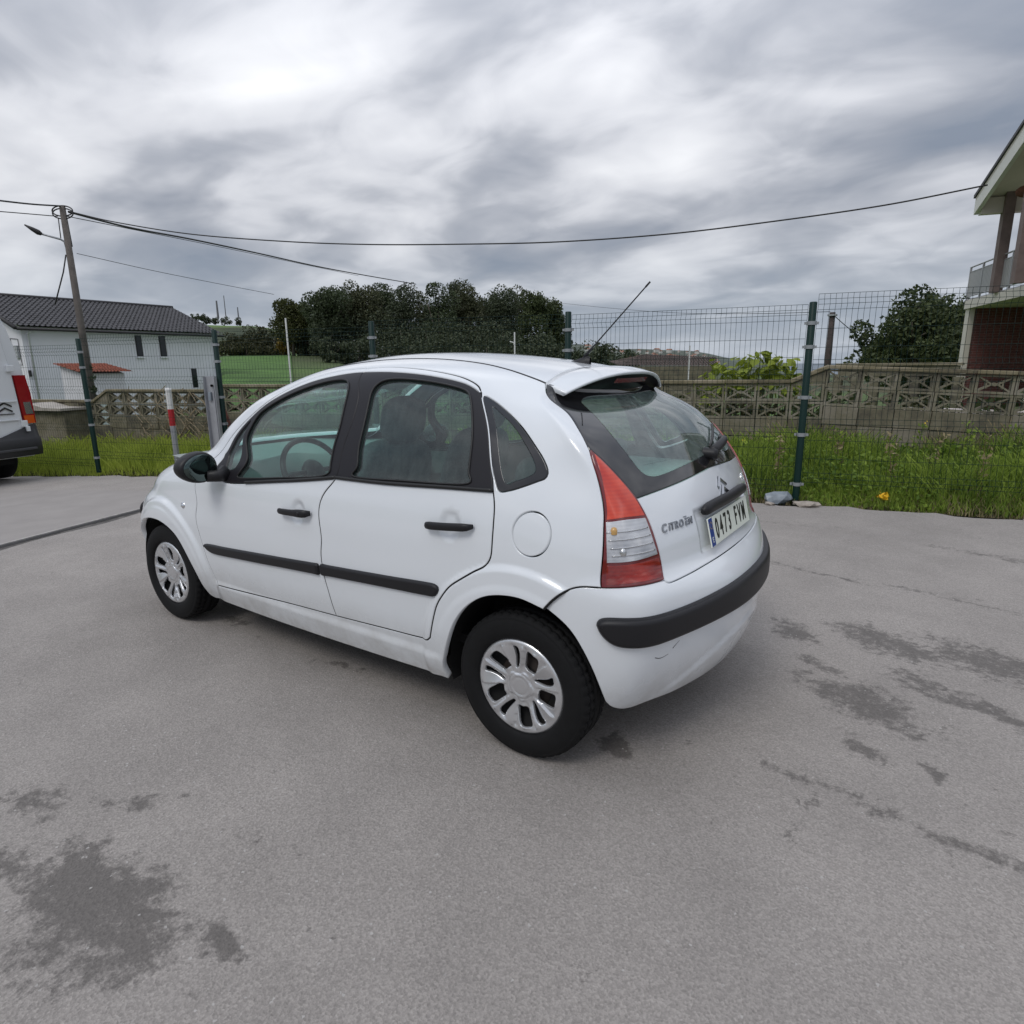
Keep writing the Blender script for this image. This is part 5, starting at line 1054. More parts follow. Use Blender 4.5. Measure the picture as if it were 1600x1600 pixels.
ncol = int((18.0-s0_)/CW)
for i in range(ncol):
    s = s0_+CW*(i+0.5); tz = wtop(s); stepc = tz is None
    if stepc: ta, tb = wtop(s-CW), wtop(s+CW); tz = min(ta, tb)
    tl = -0.045 if s < 0.24 else 0.0
    for row in range(6):
        z = tz-0.045-RH*(row+0.5)
        if z < float(H(np.array([WA[0]+WDIR[0]*s]), np.array([WA[1]+WDIR[1]*s]))[0])-0.2: break
        solid = (4.6 < s < 5.2) or (2.95 < s < 3.75) or (14.6 < s < 15.4)
        if row < 2 and not solid: put('decorative_block', dm, M_dec, s, z, 0.004, tl)
        else: put('plain_block', bmh, M_blk, s, z, 0.008, tl)
    if stepc:   # stepped end: a cut wedge block and a sloping coping
        h1 = abs(ta-tb); up = ta > tb; mb = MB(); x0, x1 = (-CW/2+0.004, CW/2-0.004)
        mb.prism([(x0, 0), (x1, 0), (x0, h1-0.01)] if up else [(x0, 0), (x1, 0), (x1, h1-0.01)], -0.05, 0.05, lambda q: np.array([q[0], q[2], q[1]])); o = mb.obj('wedge_block', M_blk, wall); o.location = (s, 0, tz-0.042)
        mb = MB(); L = math.hypot(CW, h1)+0.02; mb.box((0, 0, 0), (L, 0.155, 0.05), bev=0.012); o = mb.obj('coping_stone', M_cop, wall); o.location = (s, 0, tz-0.02+h1/2); o.rotation_euler = (0, math.atan2(h1, CW)*(1 if up else -1), 0)
    else: put('coping_stone', cpm, M_cop, s, tz-0.02, 0.004, tl)

# ================================================================== LEAVES
def leaf_mat(name, c1, c2, trans=0.25, rough=0.6):
    m = bpy.data.materials.new(name); m.use_nodes = True; t = m.node_tree; b = t.nodes['Principled BSDF']; b.inputs['Roughness'].default_value = rough; b.inputs['Specular IOR Level'].default_value = 0.3
    g = nn('ShaderNodeNewGeometry', t); n = nn('ShaderNodeTexNoise', t, i_Scale=1.1, i_Detail=3.0); lk(t, g.outputs['Position'], n.inputs['Vector'])
    f = math_n(t, 'ADD', math_n(t, 'MULTIPLY', g.outputs['Random Per Island'], 0.6), math_n(t, 'MULTIPLY', math_n(t, 'SUBTRACT', n.outputs[0], 0.25), 0.8), True)
    mx = nn('ShaderNodeMix', t, data_type='RGBA'); lk(t, f, mx.inputs[0]); mx.inputs[6].default_value = (*c1, 1); mx.inputs[7].default_value = (*c2, 1); lk(t, mx.outputs[2], b.inputs['Base Color'])
    tr = nn('ShaderNodeBsdfTranslucent', t); lk(t, mx.outputs[2], tr.inputs[0]); ms = nn('ShaderNodeMixShader', t, i_0=trans); lk(t, b.outputs[0], ms.inputs[1]); lk(t, tr.outputs[0], ms.inputs[2]); lk(t, ms.outputs[0], t.nodes['Material Output'].inputs[0]); return m
M_eu = leaf_mat('eucalyptus_leaves', (0.026, 0.040, 0.024), (0.105, 0.125, 0.066)); M_eu2 = leaf_mat('yellowish_leaves', (0.025, 0.035, 0.012), (0.10, 0.105, 0.03)); M_sh = leaf_mat('olive_scrub', (0.022, 0.028, 0.012), (0.085, 0.085, 0.032)); M_gold = leaf_mat('autumn_leaves', (0.14, 0.11, 0.02), (0.32, 0.22, 0.03))
M_dk = leaf_mat('dark_glossy_leaves', (0.020, 0.036, 0.014), (0.110, 0.135, 0.050)); M_fig = leaf_mat('large_yellow_green_leaves', (0.07, 0.14, 0.015), (0.36, 0.40, 0.05), 0.35); M_bark = mat('bark', (0.12, 0.10, 0.08), 0.9, noise=(6, 0.3))
def leaves(C, size, rg, aspect=1.6, up=0.3):
    """quads at centres C with random orientation"""
    n = len(C); N = rg.normal(size=(n, 3)); N[:, 2] += up; N /= np.linalg.norm(N, axis=1, keepdims=True); A = np.cross(N, rg.normal(size=(n, 3))); A /= np.linalg.norm(A, axis=1, keepdims=True); B = np.cross(N, A)
    s = (size*rg.uniform(0.6, 1.3, n))[:, None]; V = np.stack([C-A*s*0.5, C+B*s*0.5/aspect+A*s*0.05, C+A*s*0.55, C-B*s*0.5/aspect+A*s*0.05], 1).reshape(-1, 3)
    return V, np.arange(n*4).reshape(n, 4)
def crown(center, rad, nb, per, br, size, seed, bottom=-0.6, flat=1.0):
    rg = np.random.default_rng(seed); C = []
    for i in range(nb):
        d = rg.normal(size=3); d /= np.linalg.norm(d); d[2] = d[2] if d[2] > bottom else -d[2]*0.5; q = np.array(center)+d*np.array(rad)*rg.uniform(0.45, 0.95)
        r = br*rg.uniform(0.6, 1.25); e_ = rg.normal(size=(per, 3)); e_ /= np.linalg.norm(e_, axis=1, keepdims=True); e_[:, 2] *= flat
        C.append(q+e_*r*rg.uniform(0.55, 1.0, (per, 1))**0.6)
    C = np.concatenate(C); return leaves(C, size, rg)
def tree(name, base, h, rad, label, cat, group, m_, seed, nb=16, per=90, br=0.9, size=0.38, trunk=0.22, cz=0.68, lean=0.0, bottom=-0.6, tm=None, limbs=5):
    r = empty(name, base); tag(r, label, cat, group); rg = random.Random(seed); mb = MB(); top = np.array([lean, 0, h*0.9]); mb.tube([(0, 0, -0.3), (lean*0.3+rg.uniform(-.1, .1), 0.05, h*0.4), tuple(top*0.95)], [trunk, trunk*0.7, trunk*0.2], 7)
    for k in range(limbs):
        a = rg.uniform(0, 6.28); z0 = h*rg.uniform(0.3, 0.65); q = np.array([lean*z0/h, 0, z0]); e = np.array([math.cos(a)*rad[0]*0.7, math.sin(a)*rad[1]*0.7, h*cz+rad[2]*rg.uniform(-.2, .6)]); mb.tube([q, (q+e)/2+[0, 0, 0.2], e], [trunk*0.45, trunk*0.28, trunk*0.1], 5)
    mb.obj('trunk', tm or M_bark, r, True); V, F = crown((lean, 0, h*cz), rad, nb, per, br, size, seed, bottom); link('crown', mesh_np('crown', V, F), m_, r); return r
M_eus = [M_eu, leaf_mat('eucalyptus_leaves_b', (0.032, 0.042, 0.021), (0.110, 0.115, 0.055)), leaf_mat('eucalyptus_leaves_c', (0.026, 0.040, 0.020), (0.090, 0.115, 0.052))]
ORD = ['first', 'second', 'third', 'fourth', 'fifth', 'sixth', 'seventh', 'eighth', 'ninth', 'tenth', 'eleventh', 'twelfth', 'thirteenth', 'fourteenth', 'fifteenth', 'sixteenth', 'seventeenth', 'eighteenth', 'nineteenth', 'twentieth', 'twenty-first', 'twenty-second', 'twenty-third', 'twenty-fourth', 'twenty-fifth']
# eucalyptus wood beyond the pasture: (px, top y, half width px, distance, kind)
wood = [(452, 468, 26, 78, 'y'), (474, 478, 22, 82, 'y'), (508, 446, 32, 74, 'e'), (540, 452, 28, 80, 'e'), (566, 436, 28, 76, 'e'), (597, 440, 24, 84, 'e'), (627, 444, 22, 80, 'e'), (655, 448, 24, 86, 'e'), (684, 439, 26, 78, 'e'), (712, 441, 22, 84, 'e'), (733, 439, 26, 80, 'e'), (762, 447, 24, 86, 'e'), (786, 446, 22, 80, 'e'), (806, 451, 20, 84, 'e'), (838, 448, 26, 70, 'd'), (866, 466, 20, 72, 'd')]
for i, (px, py, hw_, D_, kd) in enumerate(wood):
    top = pix(px, py, dist=D_); dep = (top[0]-CAMLOC[0])*fwd[0]+(top[1]-CAMLOC[1])*fwd[1]; gzv = float(H(np.array([top[0]]), np.array([top[1]]))[0])
    if px > 430: gzv = min(gzv, 2.0)
    h = top[2]-gzv; rw = hw_/FPX*dep*1.10
    lab = {'y': ('outer' if i == 0 else 'inner')+' yellowish tree at the left end of the wood beyond the pasture', 'e': 'tall dark eucalyptus of the wood behind the hatchback, '+ORD[(i-2) % 25]+' from the left', 'd': ('taller' if i == 14 else 'lower, outermost')+' dark open-crowned tree at the right end of the wood'}[kd]
    rt = tree('eucalyptus_tree' if kd != 'y' else 'broadleaf_tree', (top[0], top[1], gzv), h, (rw, rw, h*0.40), lab, 'tree', {'y': 'yellowish trees at the wood edge', 'e': 'eucalyptus trees of the dark wood', 'd': 'open-crowned trees at the right end of the wood'}[kd], M_eu2 if kd == 'y' else (M_dk if kd == 'd' else M_eus[i % 3]), 100+i, nb=34 if kd != 'd' else 30, per=300, br=1.25 if kd != 'd' else 0.95, size=0.25, cz=0.60, bottom=-0.85)
# scrub at the foot of the wood and on the slope to its left
scr = [(372, 520, 26, 84), (400, 512, 26, 88), (428, 520, 24, 84), (455, 530, 26, 82), (358, 535, 20, 82), (490, 528, 26, 78), (522, 532, 26, 64), (560, 528, 28, 66), (600, 530, 28, 66), (640, 528, 28, 66), (680, 530, 28, 66), (720, 528, 28, 66), (760, 530, 28, 66), (800, 528, 28, 66), (840, 532, 26, 62), (876, 536, 24, 60), (505, 500, 30, 72), (545, 500, 32, 74), (585, 500, 34, 74), (625, 500, 34, 74), (665, 500, 34, 74), (705, 500, 34, 74), (745, 500, 34, 74), (785, 502, 34, 74), (820, 512, 26, 72), (912, 541, 26, 60), (945, 546, 24, 58), (975, 552, 20, 52), (385, 538, 24, 80), (420, 544, 24, 79)]
def scrub_label(px, py):
    cls = 0 if px < 470 else (1 if px < 890 else 2); low = py < 515 and cls == 1
    same = sorted(q[0] for q in scr if (0 if q[0] < 470 else (1 if q[0] < 890 else 2)) == cls and (q[1] < 515 and cls == 1) == low and q[0] != 455)
    return ('olive brown scrub bush right of the white house', 'tall dark understorey bush under the eucalyptus crowns' if low else 'low dark scrub bush along the foot of the wood', 'dark scrub bush before the far coast')[cls]+', '+ORD[same.index(px)]+' from the left'
for i, (px, py, hw_, D_) in enumerate(scr):
    top = pix(px, py, dist=D_); dep = (top[0]-CAMLOC[0])*fwd[0]+(top[1]-CAMLOC[1])*fwd[1]; gzv = min(float(H(np.array([top[0]]), np.array([top[1]]))[0]), top[2]-1.2); h = top[2]-gzv; rw = hw_/FPX*dep*1.15; gold = i in (3,)
    tree('scrub_bush', (top[0], top[1], gzv), h, (rw, rw, h*0.55), 'golden-leaved bush below the yellowish trees' if gold else scrub_label(px, py), 'bush', None if gold else ('scrub bushes on the left slope' if px < 470 else ('scrub bushes under the wood' if px < 890 else 'scrub bushes before the coast')), M_gold if gold else (M_sh if px < 470 else M_eu), 300+i, nb=20, per=130, br=max(0.5, h*0.22), size=0.27, trunk=0.08, cz=0.5, bottom=-0.9, limbs=3)
# small trees on the far hill line and the three masts
for i, (px, py, hw_) in enumerate([(304, 490, 7), (314, 489, 6), (322, 493, 5), (352, 493, 8), (372, 496, 3), (336, 494, 4)]):
    top = pix(px, py, dist=340); gzv = top[2]-3.5; tree('hilltop_tree', (top[0], top[1], gzv), 3.2, (hw_/2.4, hw_/2.4, 1.9), 'small dark tree on the far left hill skyline, '+['outermost left', 'second from the left', 'third from the left', 'between the second and third masts', 'just right of the third mast', 'beside the first mast'][i], 'tree', 'trees on the left skyline', M_eu, 500+i, nb=16, per=40, br=0.9, size=0.6, trunk=0.15, cz=0.42, bottom=-0.95, limbs=2)
M_mast = mat('far_mast_grey', (0.16, 0.16, 0.17), 0.8)
for px, py, yb, w_, lb in ((341, 470, 494, 0.55, 'leftmost of three tall masts on the hill skyline, thick and dark'), (353, 462, 492, 0.25, 'middle and tallest of the three masts on the hill skyline'), (373, 480, 496, 0.35, 'rightmost and shortest of the three masts on the hill skyline')):
    a = pix(px, yb+3, dist=330); b = pix(px, py, dist=330); mb = MB(); mb.tube([(0, 0, 0), (0, 0, (b-a)[2])], [w_, w_*0.7], 6); o = mb.obj('skyline_mast', M_mast); o.location = tuple(a); tag(o, lb, 'mast')
# right-hand dark tree beside the brick house
tb = pix(1440, 452, dist=31); tree('leafy_tree', (tb[0], tb[1], -0.6), tb[2]+0.6, (2.35, 2.35, 2.3), 'dense dark green tree left of the brick house', 'tree', None, M_dk, 700, nb=60, per=260, br=0.66, size=0.17, trunk=0.16, cz=0.50, bottom=-0.9)
tb = pix(1484, 449, dist=34); tree('leafy_tree', (tb[0], tb[1], -0.6), tb[2]+0.6, (2.1, 2.1, 2.3), 'taller dark tree touching the balcony of the brick house', 'tree', None, M_dk, 701, nb=50, per=240, br=0.7, size=0.18, trunk=0.16, cz=0.52, bottom=-0.9)
for k, s in enumerate((-3.4, -2.2, -1.0, 0.1, 1.2, 2.4, 3.6, 4.8, 6.0)):
    q = WA+WDIR*s+WN*(1.1+0.2*(k % 2)); g = float(H(np.array([q[0]]), np.array([q[1]]))[0]); hh_ = 1.12-g-(0.25 if s < 0.3 else 0.15)
    tree('garden_shrub', (q[0], q[1], g), hh_, (0.72, 0.5, hh_*0.5), 'dark garden shrub hidden low behind the pierced blocks, '+ORD[k]+' from the right', 'shrub', 'shrubs just behind the block wall', M_dk if k % 2 else M_sh, 800+k, nb=16, per=60, br=0.3, size=0.10, trunk=0.03, cz=0.5, bottom=-0.95, limbs=2)
# large-leaved plant above the wall
def big_leaf_plant(cx_px, top_y, half_px, dist_, n, seed, label):
    rg = random.Random(seed); c = pix(cx_px, 590, dist=dist_); r = empty('large_leaved_bush', (c[0], c[1], 0.1)); tag(r, label, 'bush')
    top = pix(cx_px, top_y, dist=dist_)[2]; hw = half_px/FPX*dist_*0.95; V = []; F = []
    lm = MB(); L = 1.0
    pts = [(0, 0, 0), (0.25, 0.26, 0.03), (0.55, 0.30, 0.02), (0.85, 0.14, -0.05), (1.0, 0, -0.12), (0.85, -0.14, -0.05), (0.55, -0.30, 0.02), (0.25, -0.26, 0.03), (0.5, 0, -0.03)]
    lm.add(pts, [(0, 1, 8), (1, 2, 8), (2, 3, 8), (3, 4, 8), (4, 5, 8), (5, 6, 8), (6, 7, 8), (7, 0, 8)]); lme = lm.me('leaf'); lme.materials.append(M_fig)
    stems = MB()
    for k in range(n):
        a = rg.uniform(-1, 1); hh = (top-0.1)*(1-0.30*a*a)*rg.uniform(0.45, 1.0)**0.6; x = a*hw; y = rg.uniform(-0.35, 0.35); q = np.array([rgt[0]*x+fwd[0]*y, rgt[1]*x+fwd[1]*y, hh])
        o = bpy.data.objects.new('leaf', lme); COL.objects.link(o); o.parent = r; o.location = q; s = rg.uniform(0.11, 0.24); o.scale = (s, s, s); o.rotation_euler = (rg.uniform(-0.5, 0.5), rg.uniform(-0.2, 1.1), rg.uniform(0, 6.28))
        if k % 6 == 0: stems.tube([(q[0]*0.5, q[1]*0.5, 0), (q[0]*0.8, q[1]*0.8, hh*0.5), tuple(q)], [0.012, 0.009, 0.005], 5)
    st = stems.obj('stems', mat('green_stem', (0.10, 0.13, 0.04), 0.8), r, True); tag(st, kind='stuff'); return r
big_leaf_plant(1188, 548, 62, 11.9, 290, 11, 'big yellow-green large-leaved bush standing above the stepped wall')
big_leaf_plant(1122, 560, 30, 12.2, 90, 12, 'lower left part of the large-leaved greenery, over the wall near the tailgate')

# ================================================================== GRASS AND WEEDS
M_gr = leaf_mat('grass_blades', (0.12, 0.19, 0.02), (0.62, 0.70, 0.12), 0.45, 0.8); M_grR = leaf_mat('lush_grass_blades', (0.04, 0.10, 0.015), (0.42, 0.54, 0.09), 0.45, 0.8); M_dry = leaf_mat('dry_grass', (0.18, 0.14, 0.075), (0.46, 0.38, 0.22), 0.3, 0.8)
def blades(n, s0, s1, b0, b1, hmin, hmax, w, seed, clump=0.0, hf=None):
    rg = np.random.default_rng(seed); s = rg.uniform(s0, s1, n); b = b0+(b1-b0)*rg.uniform(0, 1, n)**0.9; X = np.interp(s, np.arange(len(FP)), FP[:, 0]) if False else s; Yf = fence_y(X); nx, ny = WN
    px = X+nx*b; py = Yf+ny*b; pz = H(px, py); h = hmin+(hmax-hmin)*rg.beta(2, 2.2, n)*(0.45+0.95*np.clip(np.sin(px*2.1+1.3*np.sin(py*2.7))*0.5+0.5+0.25*np.sin(px*6.3+py*4.1), 0, 1)); h *= 0.35+0.65*np.clip((b-b0)/0.45, 0, 1)
    if hf is not None: h *= hf(px, py)
    a = rg.uniform(0, 2*np.pi, n); ln = rg.uniform(0.1, 0.75, n)*h; dx, dy = np.cos(a)*ln, np.sin(a)*ln; pa = a+np.pi/2+rg.normal(0, 0.3, n); wx, wy = np.cos(pa)*w*rg.uniform(0.6, 1.4, n), np.sin(pa)*w*rg.uniform(0.6, 1.4, n)
    z0 = pz-0.03
    V = np.stack([np.stack([px-wx, py-wy, z0], 1), np.stack([px+wx, py+wy, z0], 1), np.stack([px+dx*0.35+wx*0.8, py+dy*0.35+wy*0.8, pz+h*0.55], 1), np.stack([px+dx*0.35-wx*0.8, py+dy*0.35-wy*0.8, pz+h*0.55], 1), np.stack([px+dx+wx*0.12, py+dy+wy*0.12, pz+h*0.97], 1), np.stack([px+dx-wx*0.12, py+dy-wy*0.12, pz+h], 1)], 1).reshape(-1, 3)
    i0 = (np.arange(n)*6)[:, None]; F = np.concatenate([i0+[0, 1, 2, 3], i0+[3, 2, 4, 5]]); return V, F
for nm, args, m_ in (('grass', (42000, 4.2, 17.5, -0.06, 2.35, 0.12, 0.42, 0.0045, 1), M_gr), ('lush_grass', (52000, -5.0, 4.6, -0.02, 2.3, 0.12, 0.44, 0.0055, 2), M_grR), ('dry_grass', (9000, -5.0, 3.0, -0.22, 0.6, 0.03, 0.20, 0.004, 3), M_dry), ('dry_grass', (1600, 9.0, 15.0, 2.0, 2.35, 0.2, 0.50, 0.004, 4), M_dry), ('dry_grass', (5000, -5.0, 9.0, 1.9, 2.35, 0.15, 0.55, 0.004, 5), M_dry), ('ground_cover', (26000, -5.0, 17.0, -0.30, 0.30, 0.02, 0.11, 0.007, 6), M_sh), ('dry_grass', (7000, -5.0, 17.0, -0.30, 0.2, 0.02, 0.10, 0.004, 7), M_dry)):
    V, F = blades(*args); o = link(nm, mesh_np(nm, V, F), m_); tag(o, kind='stuff')
# broad-leaved ground weeds
rg = np.random.default_rng(21); n = 20000; s = rg.uniform(-4.5, 4, n); b = rg.uniform(0.0, 2.1, n); px = s+WN[0]*b; py = fence_y(s)+WN[1]*b; C = np.stack([px, py, H(px, py)+rg.uniform(0.02, 0.34, n)*np.clip(b/0.4, 0.25, 1)*(0.5+0.6*np.sin(px*5.1+py*3)**2)], 1); V, F = leaves(C, 0.06, rg, 1.7, 0.9); tag(link('broad_weeds', mesh_np('broad_weeds', V, F), leaf_mat('weed_leaves', (0.05, 0.12, 0.015), (0.28, 0.38, 0.05), 0.4)), kind='stuff')
M_stem = mat('dry_stem', (0.16, 0.12, 0.06), 0.9)
r7 = random.Random(9)
def weed(px, py_top, b, dry, flower, label, group):
    # on the strip behind the fence: b metres past it
    L = (np.array([0.05, -4.54])+WN*b, WDIR); q = pix(px, 700, line=L); g = float(H(np.array([q[0]]), np.array([q[1]]))[0]); top = pix(px, py_top, line=L)[2]; h = max(0.25, top-g)
    r = empty('tall_weed', (q[0], q[1], g)); tag(r, label, 'weed', group); mb = MB(); lx = r7.uniform(-.12, .12); pts = [(0, 0, -0.03), (lx*0.4, r7.uniform(-.03, .03), h*0.5), (lx, 0.02, h)]; mb.tube(pts, [0.005, 0.004, 0.002], 5)
    for k in range(7):
        t_ = r7.uniform(0.35, 0.95); p = np.array([lx*t_*t_, 0, h*t_]); a = r7.uniform(0, 6.28); e = p+np.array([math.cos(a)*0.09, math.sin(a)*0.09, 0.08]); mb.tube([p, e], [0.0025, 0.0012], 4)
    mb.obj('stem', M_stem if dry else M_shst, r)
    rg_ = np.random.default_rng(r7.randint(0, 9999)); m = 46; tt = rg_.uniform(0.15, 1, m); C = np.stack([lx*tt*tt+rg_.normal(0, 0.035, m), rg_.normal(0, 0.035, m), h*tt], 1); V, F = leaves(C, 0.055, rg_, 2.2); link('foliage', mesh_np('foliage', V, F), M_dry if dry else M_grR, r)
    if flower and px % 2:
        C = np.stack([lx+rg_.normal(0, 0.02, 7), rg_.normal(0, 0.02, 7), h+rg_.normal(0, 0.015, 7)], 1); V, F = leaves(C, 0.018, rg_, 1.1, 0.6); link('flowers', mesh_np('flowers', V, F), mat('yellow_petals', (0.75, 0.50, 0.02), 0.6), r)
M_shst = mat('green_weed_stem', (0.08, 0.12, 0.03), 0.8)
WEEDS = ((1218, 676, 0.5, 1, 0), (1290, 668, 0.8, 0, 1), (1315, 672, 1.1, 1, 0), (1352, 676, 0.6, 0, 1), (1385, 668, 1.0, 0, 0), (1400, 672, 0.7, 1, 0), (1423, 660, 1.3, 0, 1), (1455, 675, 0.9, 1, 0), (1470, 690, 0.5, 0, 0), (1505, 668, 1.2, 0, 0), (1520, 655, 0.9, 0, 1), (1545, 680, 0.4, 1, 0), (1562, 664, 1.0, 0, 0), (1590, 672, 0.6, 0, 1), (1240, 690, 1.0, 0, 0), (1175, 688, 0.8, 0, 1), (1195, 680, 1.2, 0, 0))
for px, py, b, d_, f_ in WEEDS:
    f_ = f_ and px % 2
    weed(px, py, b, d_, f_, {(1, 0): 'tall dry brown weed stalk by the right fence', (0, 0): 'tall green leafy weed behind the right fence', (0, 1): 'tall green yellow-flowered weed behind the right fence'}[(d_, f_)]+', '+ORD[sorted(q[0] for q in WEEDS if (q[3], q[4] and q[0] % 2) == (d_, f_)).index(px)]+' from the left', {(1, 0): 'dry weed stalks', (0, 0): 'green leafy weeds', (0, 1): 'yellow-flowered weeds'}[(d_, f_)])
# dead creeper on the wall near the steel channel
rv = random.Random(4)
vin = MB()
for k in range(26):
    s = 11.5+rv.uniform(-0.9, 1.0); p = [s+rv.uniform(-.1, .1), -0.02, 0.1]; pts = []
    for q in range(7): p = [p[0]+rv.uniform(-.22, .22), -0.08-rv.uniform(0, .05), p[2]+rv.uniform(0.05, 0.22)]; pts.append((WA[0]+WDIR[0]*p[0]-WN[0]*(-p[1]), WA[1]+WDIR[1]*p[0]-WN[1]*(-p[1]), p[2]-0.15))
    vin.tube(pts, [0.008]*7, 4)
o = vin.obj('dead_creeper', mat('dead_vine', (0.30, 0.24, 0.16), 0.9)); tag(o, 'tangled leafless creeper climbing the block wall by the steel channel', 'creeper')
fl = pix(1378, 779, z=0.06); rg_ = np.random.default_rng(5); V, F = leaves(np.stack([rg_.normal(0, 0.028, 40), rg_.normal(0, 0.028, 40), rg_.normal(0.03, 0.018, 40)], 1), 0.045, rg_, 1.1, 0.8); o = link('yellow_flower', mesh_np('f', V, F), mat('dandelion_yellow', (0.85, 0.52, 0.02), 0.6)); o.location = tuple(fl); tag(o, 'single yellow flower low at the asphalt edge on the right', 'flower')
# rubble at the foot of the right post
M_rub2 = mat('grey_plastic_sheet', (0.20, 0.23, 0.26), 0.35, noise=(8, 0.3)); M_stone = mat('pale_stone', (0.33, 0.29, 0.25), 0.9, noise=(9, 0.3))
def rock(name, px, py, d, m_, label, cat, seed, group=None):
    rr = random.Random(seed); bm = bmesh.new(); bmesh.ops.create_icosphere(bm, subdivisions=2, radius=0.5)
    for v in bm.verts: k_ = 1+0.28*math.sin(v.co.x*7+seed)*math.cos(v.co.y*6+v.co.z*5+seed); v.co = Vector((v.co.x*d[0]*k_, v.co.y*d[1]*k_, v.co.z*d[2]*k_))
    me = bpy.data.meshes.new(name); bm.to_mesh(me); bm.free(); o = link(name, me, m_); o.location = tuple(pix(px, py, z=d[2]*0.3)); o.rotation_euler = (0, 0, rr.uniform(0, 3)); tag(o, label, cat, group)
rock('crumpled_sheet', 1216, 779, (0.30, 0.16, 0.15), M_rub2, 'crumpled blue-grey plastic sheet at the foot of the right fence post', 'plastic sheet', 3)
for i, (px, py, s_, lb) in enumerate(((1247, 787, 0.10, 'pale stone just right of the fence post foot'), (1262, 788, 0.15, 'larger flat pale stone right of the fence post foot'), (1500, 789, 0.14, 'pale stone in the dry grass near the right edge'), (1202, 787, 0.08, 'small stone left of the crumpled sheet'))): rock('stone', px, py, (s_*1.4, s_, s_*0.5), M_stone, lb, 'stone', 20+i)

# ================================================================== THINGS BY THE FENCE, LEFT
L1 = (np.array([9.94, -1.93])+WN*0.35, WDIR)
bt = pix(264, 608, line=L1); bb = pix(278, 726, line=L1); M_wp = mat('white_paint', (0.72, 0.72, 0.70), 0.5); M_rp = mat('red_paint', (0.42, 0.012, 0.02), 0.5)
r = empty('marker_post', (bb[0], bb[1], bb[2]-0.1)); tag(r, 'slim marker post with white and red bands on a grey foot, in the grass', 'marker post'); hh = bt[2]-bb[2]+0.1
for nm, a, b, m_ in (('grey_foot', 0, hh*0.56, M_galv), ('red_band', hh*0.56, hh*0.76, M_rp), ('white_band', hh*0.76, hh, M_wp)):
    mb = MB(); mb.lathe([(0.0001, a), (0.042, a), (0.042, b-0.004), (0.038, b), (0.0001, b)], 16); mb.obj(nm, m_, r, False)
mb = MB(); mb.lathe([(0.0001, hh+0.02), (0.045, hh+0.015), (0.047, hh-0.02)], 16); mb.obj('cap', M_wp, r, True)
cp = (np.array([7.49, -2.68])-WN*0.07, WDIR); ct = pix(329, 588, line=cp); cb = pix(338, 745, line=cp)
r = empty('steel_channel', (ct[0], ct[1], cb[2]), math.radians(15)); tag(r, 'upright galvanised steel channel standing against the fence by the bonnet', 'steel channel'); hh = ct[2]-cb[2]
mb = MB(); mb.box((0, 0, hh/2), (0.20, 0.006, hh)); mb.box((-0.098, 0.025, hh/2), (0.006, 0.05, hh)); mb.box((0.098, 0.025, hh/2), (0.006, 0.05, hh)); mb.box((-0.03, 0.008, hh*0.45), (0.02, 0.012, hh*0.85)); mb.obj('channel', M_galv, r); mb = MB(); mb.box((0.03, 0.02, hh-0.28), (0.05, 0.03, 0.12), bev=0.006); mb.obj('latch_box', M_rub2, r); mb = MB(); mb.lathe([(0.0001, 0.0), (0.018, 0.0), (0.018, 0.02)], 12, lambda q: np.array([q[0]-0.02, q[2]+0.01, q[1]+hh-0.13])); mb.obj('bolt', M_dark, r)
a = pix(343, 622, line=L1); b = pix(362, 672, line=L1); mb = MB(); mb.tube([(0, 0, 0), tuple(b-a)], 0.035, 4); o = mb.obj('rusty_beam', mat('rust', (0.09, 0.03, 0.02), 0.85, noise=(15, 0.4))); o.location = tuple(a); tag(o, 'short rusty beam leaning on the fence behind the steel channel', 'beam')
for px, y0, y1, D_, lb, hook in ((446, 497, 605, 13.5, 'slim white rod rising over the wall above the hatchback windscreen', 0), (804, 519, 560, 14.5, 'slim white rod with a small hook just above the hatchback roof', 1), (1078, 540, 595, 13.5, 'slim white rod in front of the brown tiled roof', 0)):
    a = pix(px, y0, dist=D_); z0 = min(a[2]-0.5, pix(px, y1, dist=D_)[2]); mb = MB(); mb.tube([(0, 0, 0), (0, 0, a[2]-z0)], 0.016, 8)
    if hook: mb.tube([(0, 0, a[2]-z0-0.32), (-rgt[0]*0.03, -rgt[1]*0.03, a[2]-z0-0.22), (-rgt[0]*0.11, -rgt[1]*0.11, a[2]-z0-0.20)], 0.012, 6)
    o = mb.obj('white_rod', M_wp); o.location = (a[0], a[1], z0); tag(o, lb, 'rod')
# brown tiled low roof behind the wall
def tile_roof(name, c00, c10, c11, c01, nu, nv, m_, parent, amp=0.04, step=0.03):
    """profiled tile surface between four corners (eave left, eave right, ridge right, ridge left); each course steps over the next"""
    A, B, C, D = map(np.array, (c00, c10, c11, c01)); nrm = np.cross(B-A, D-A); nrm = nrm/np.linalg.norm(nrm); nrm = nrm if nrm[2] > 0 else -nrm; k = 6; P = []
    for j in range(nv):
        for e_ in (0.0, 1.0):
            v = (j+e_*0.999)/nv; row = []
            for i in range(nu*k+1):
                u = i/(nu*k); ph = (i % k)/k; bump = amp*max(0.0, math.sin(math.pi*2*ph))**0.8-amp*0.3*max(0, -math.sin(math.pi*2*ph)); p = (A*(1-u)+B*u)*(1-v)+(D*(1-u)+C*u)*v; row.append(p+nrm*(bump+step*(1-e_)))
            P.append(row)
    mb = MB(); mb.grid(np.array(P)); o = mb.obj(name, m_, parent, False); tag(o, kind='stuff'); return o
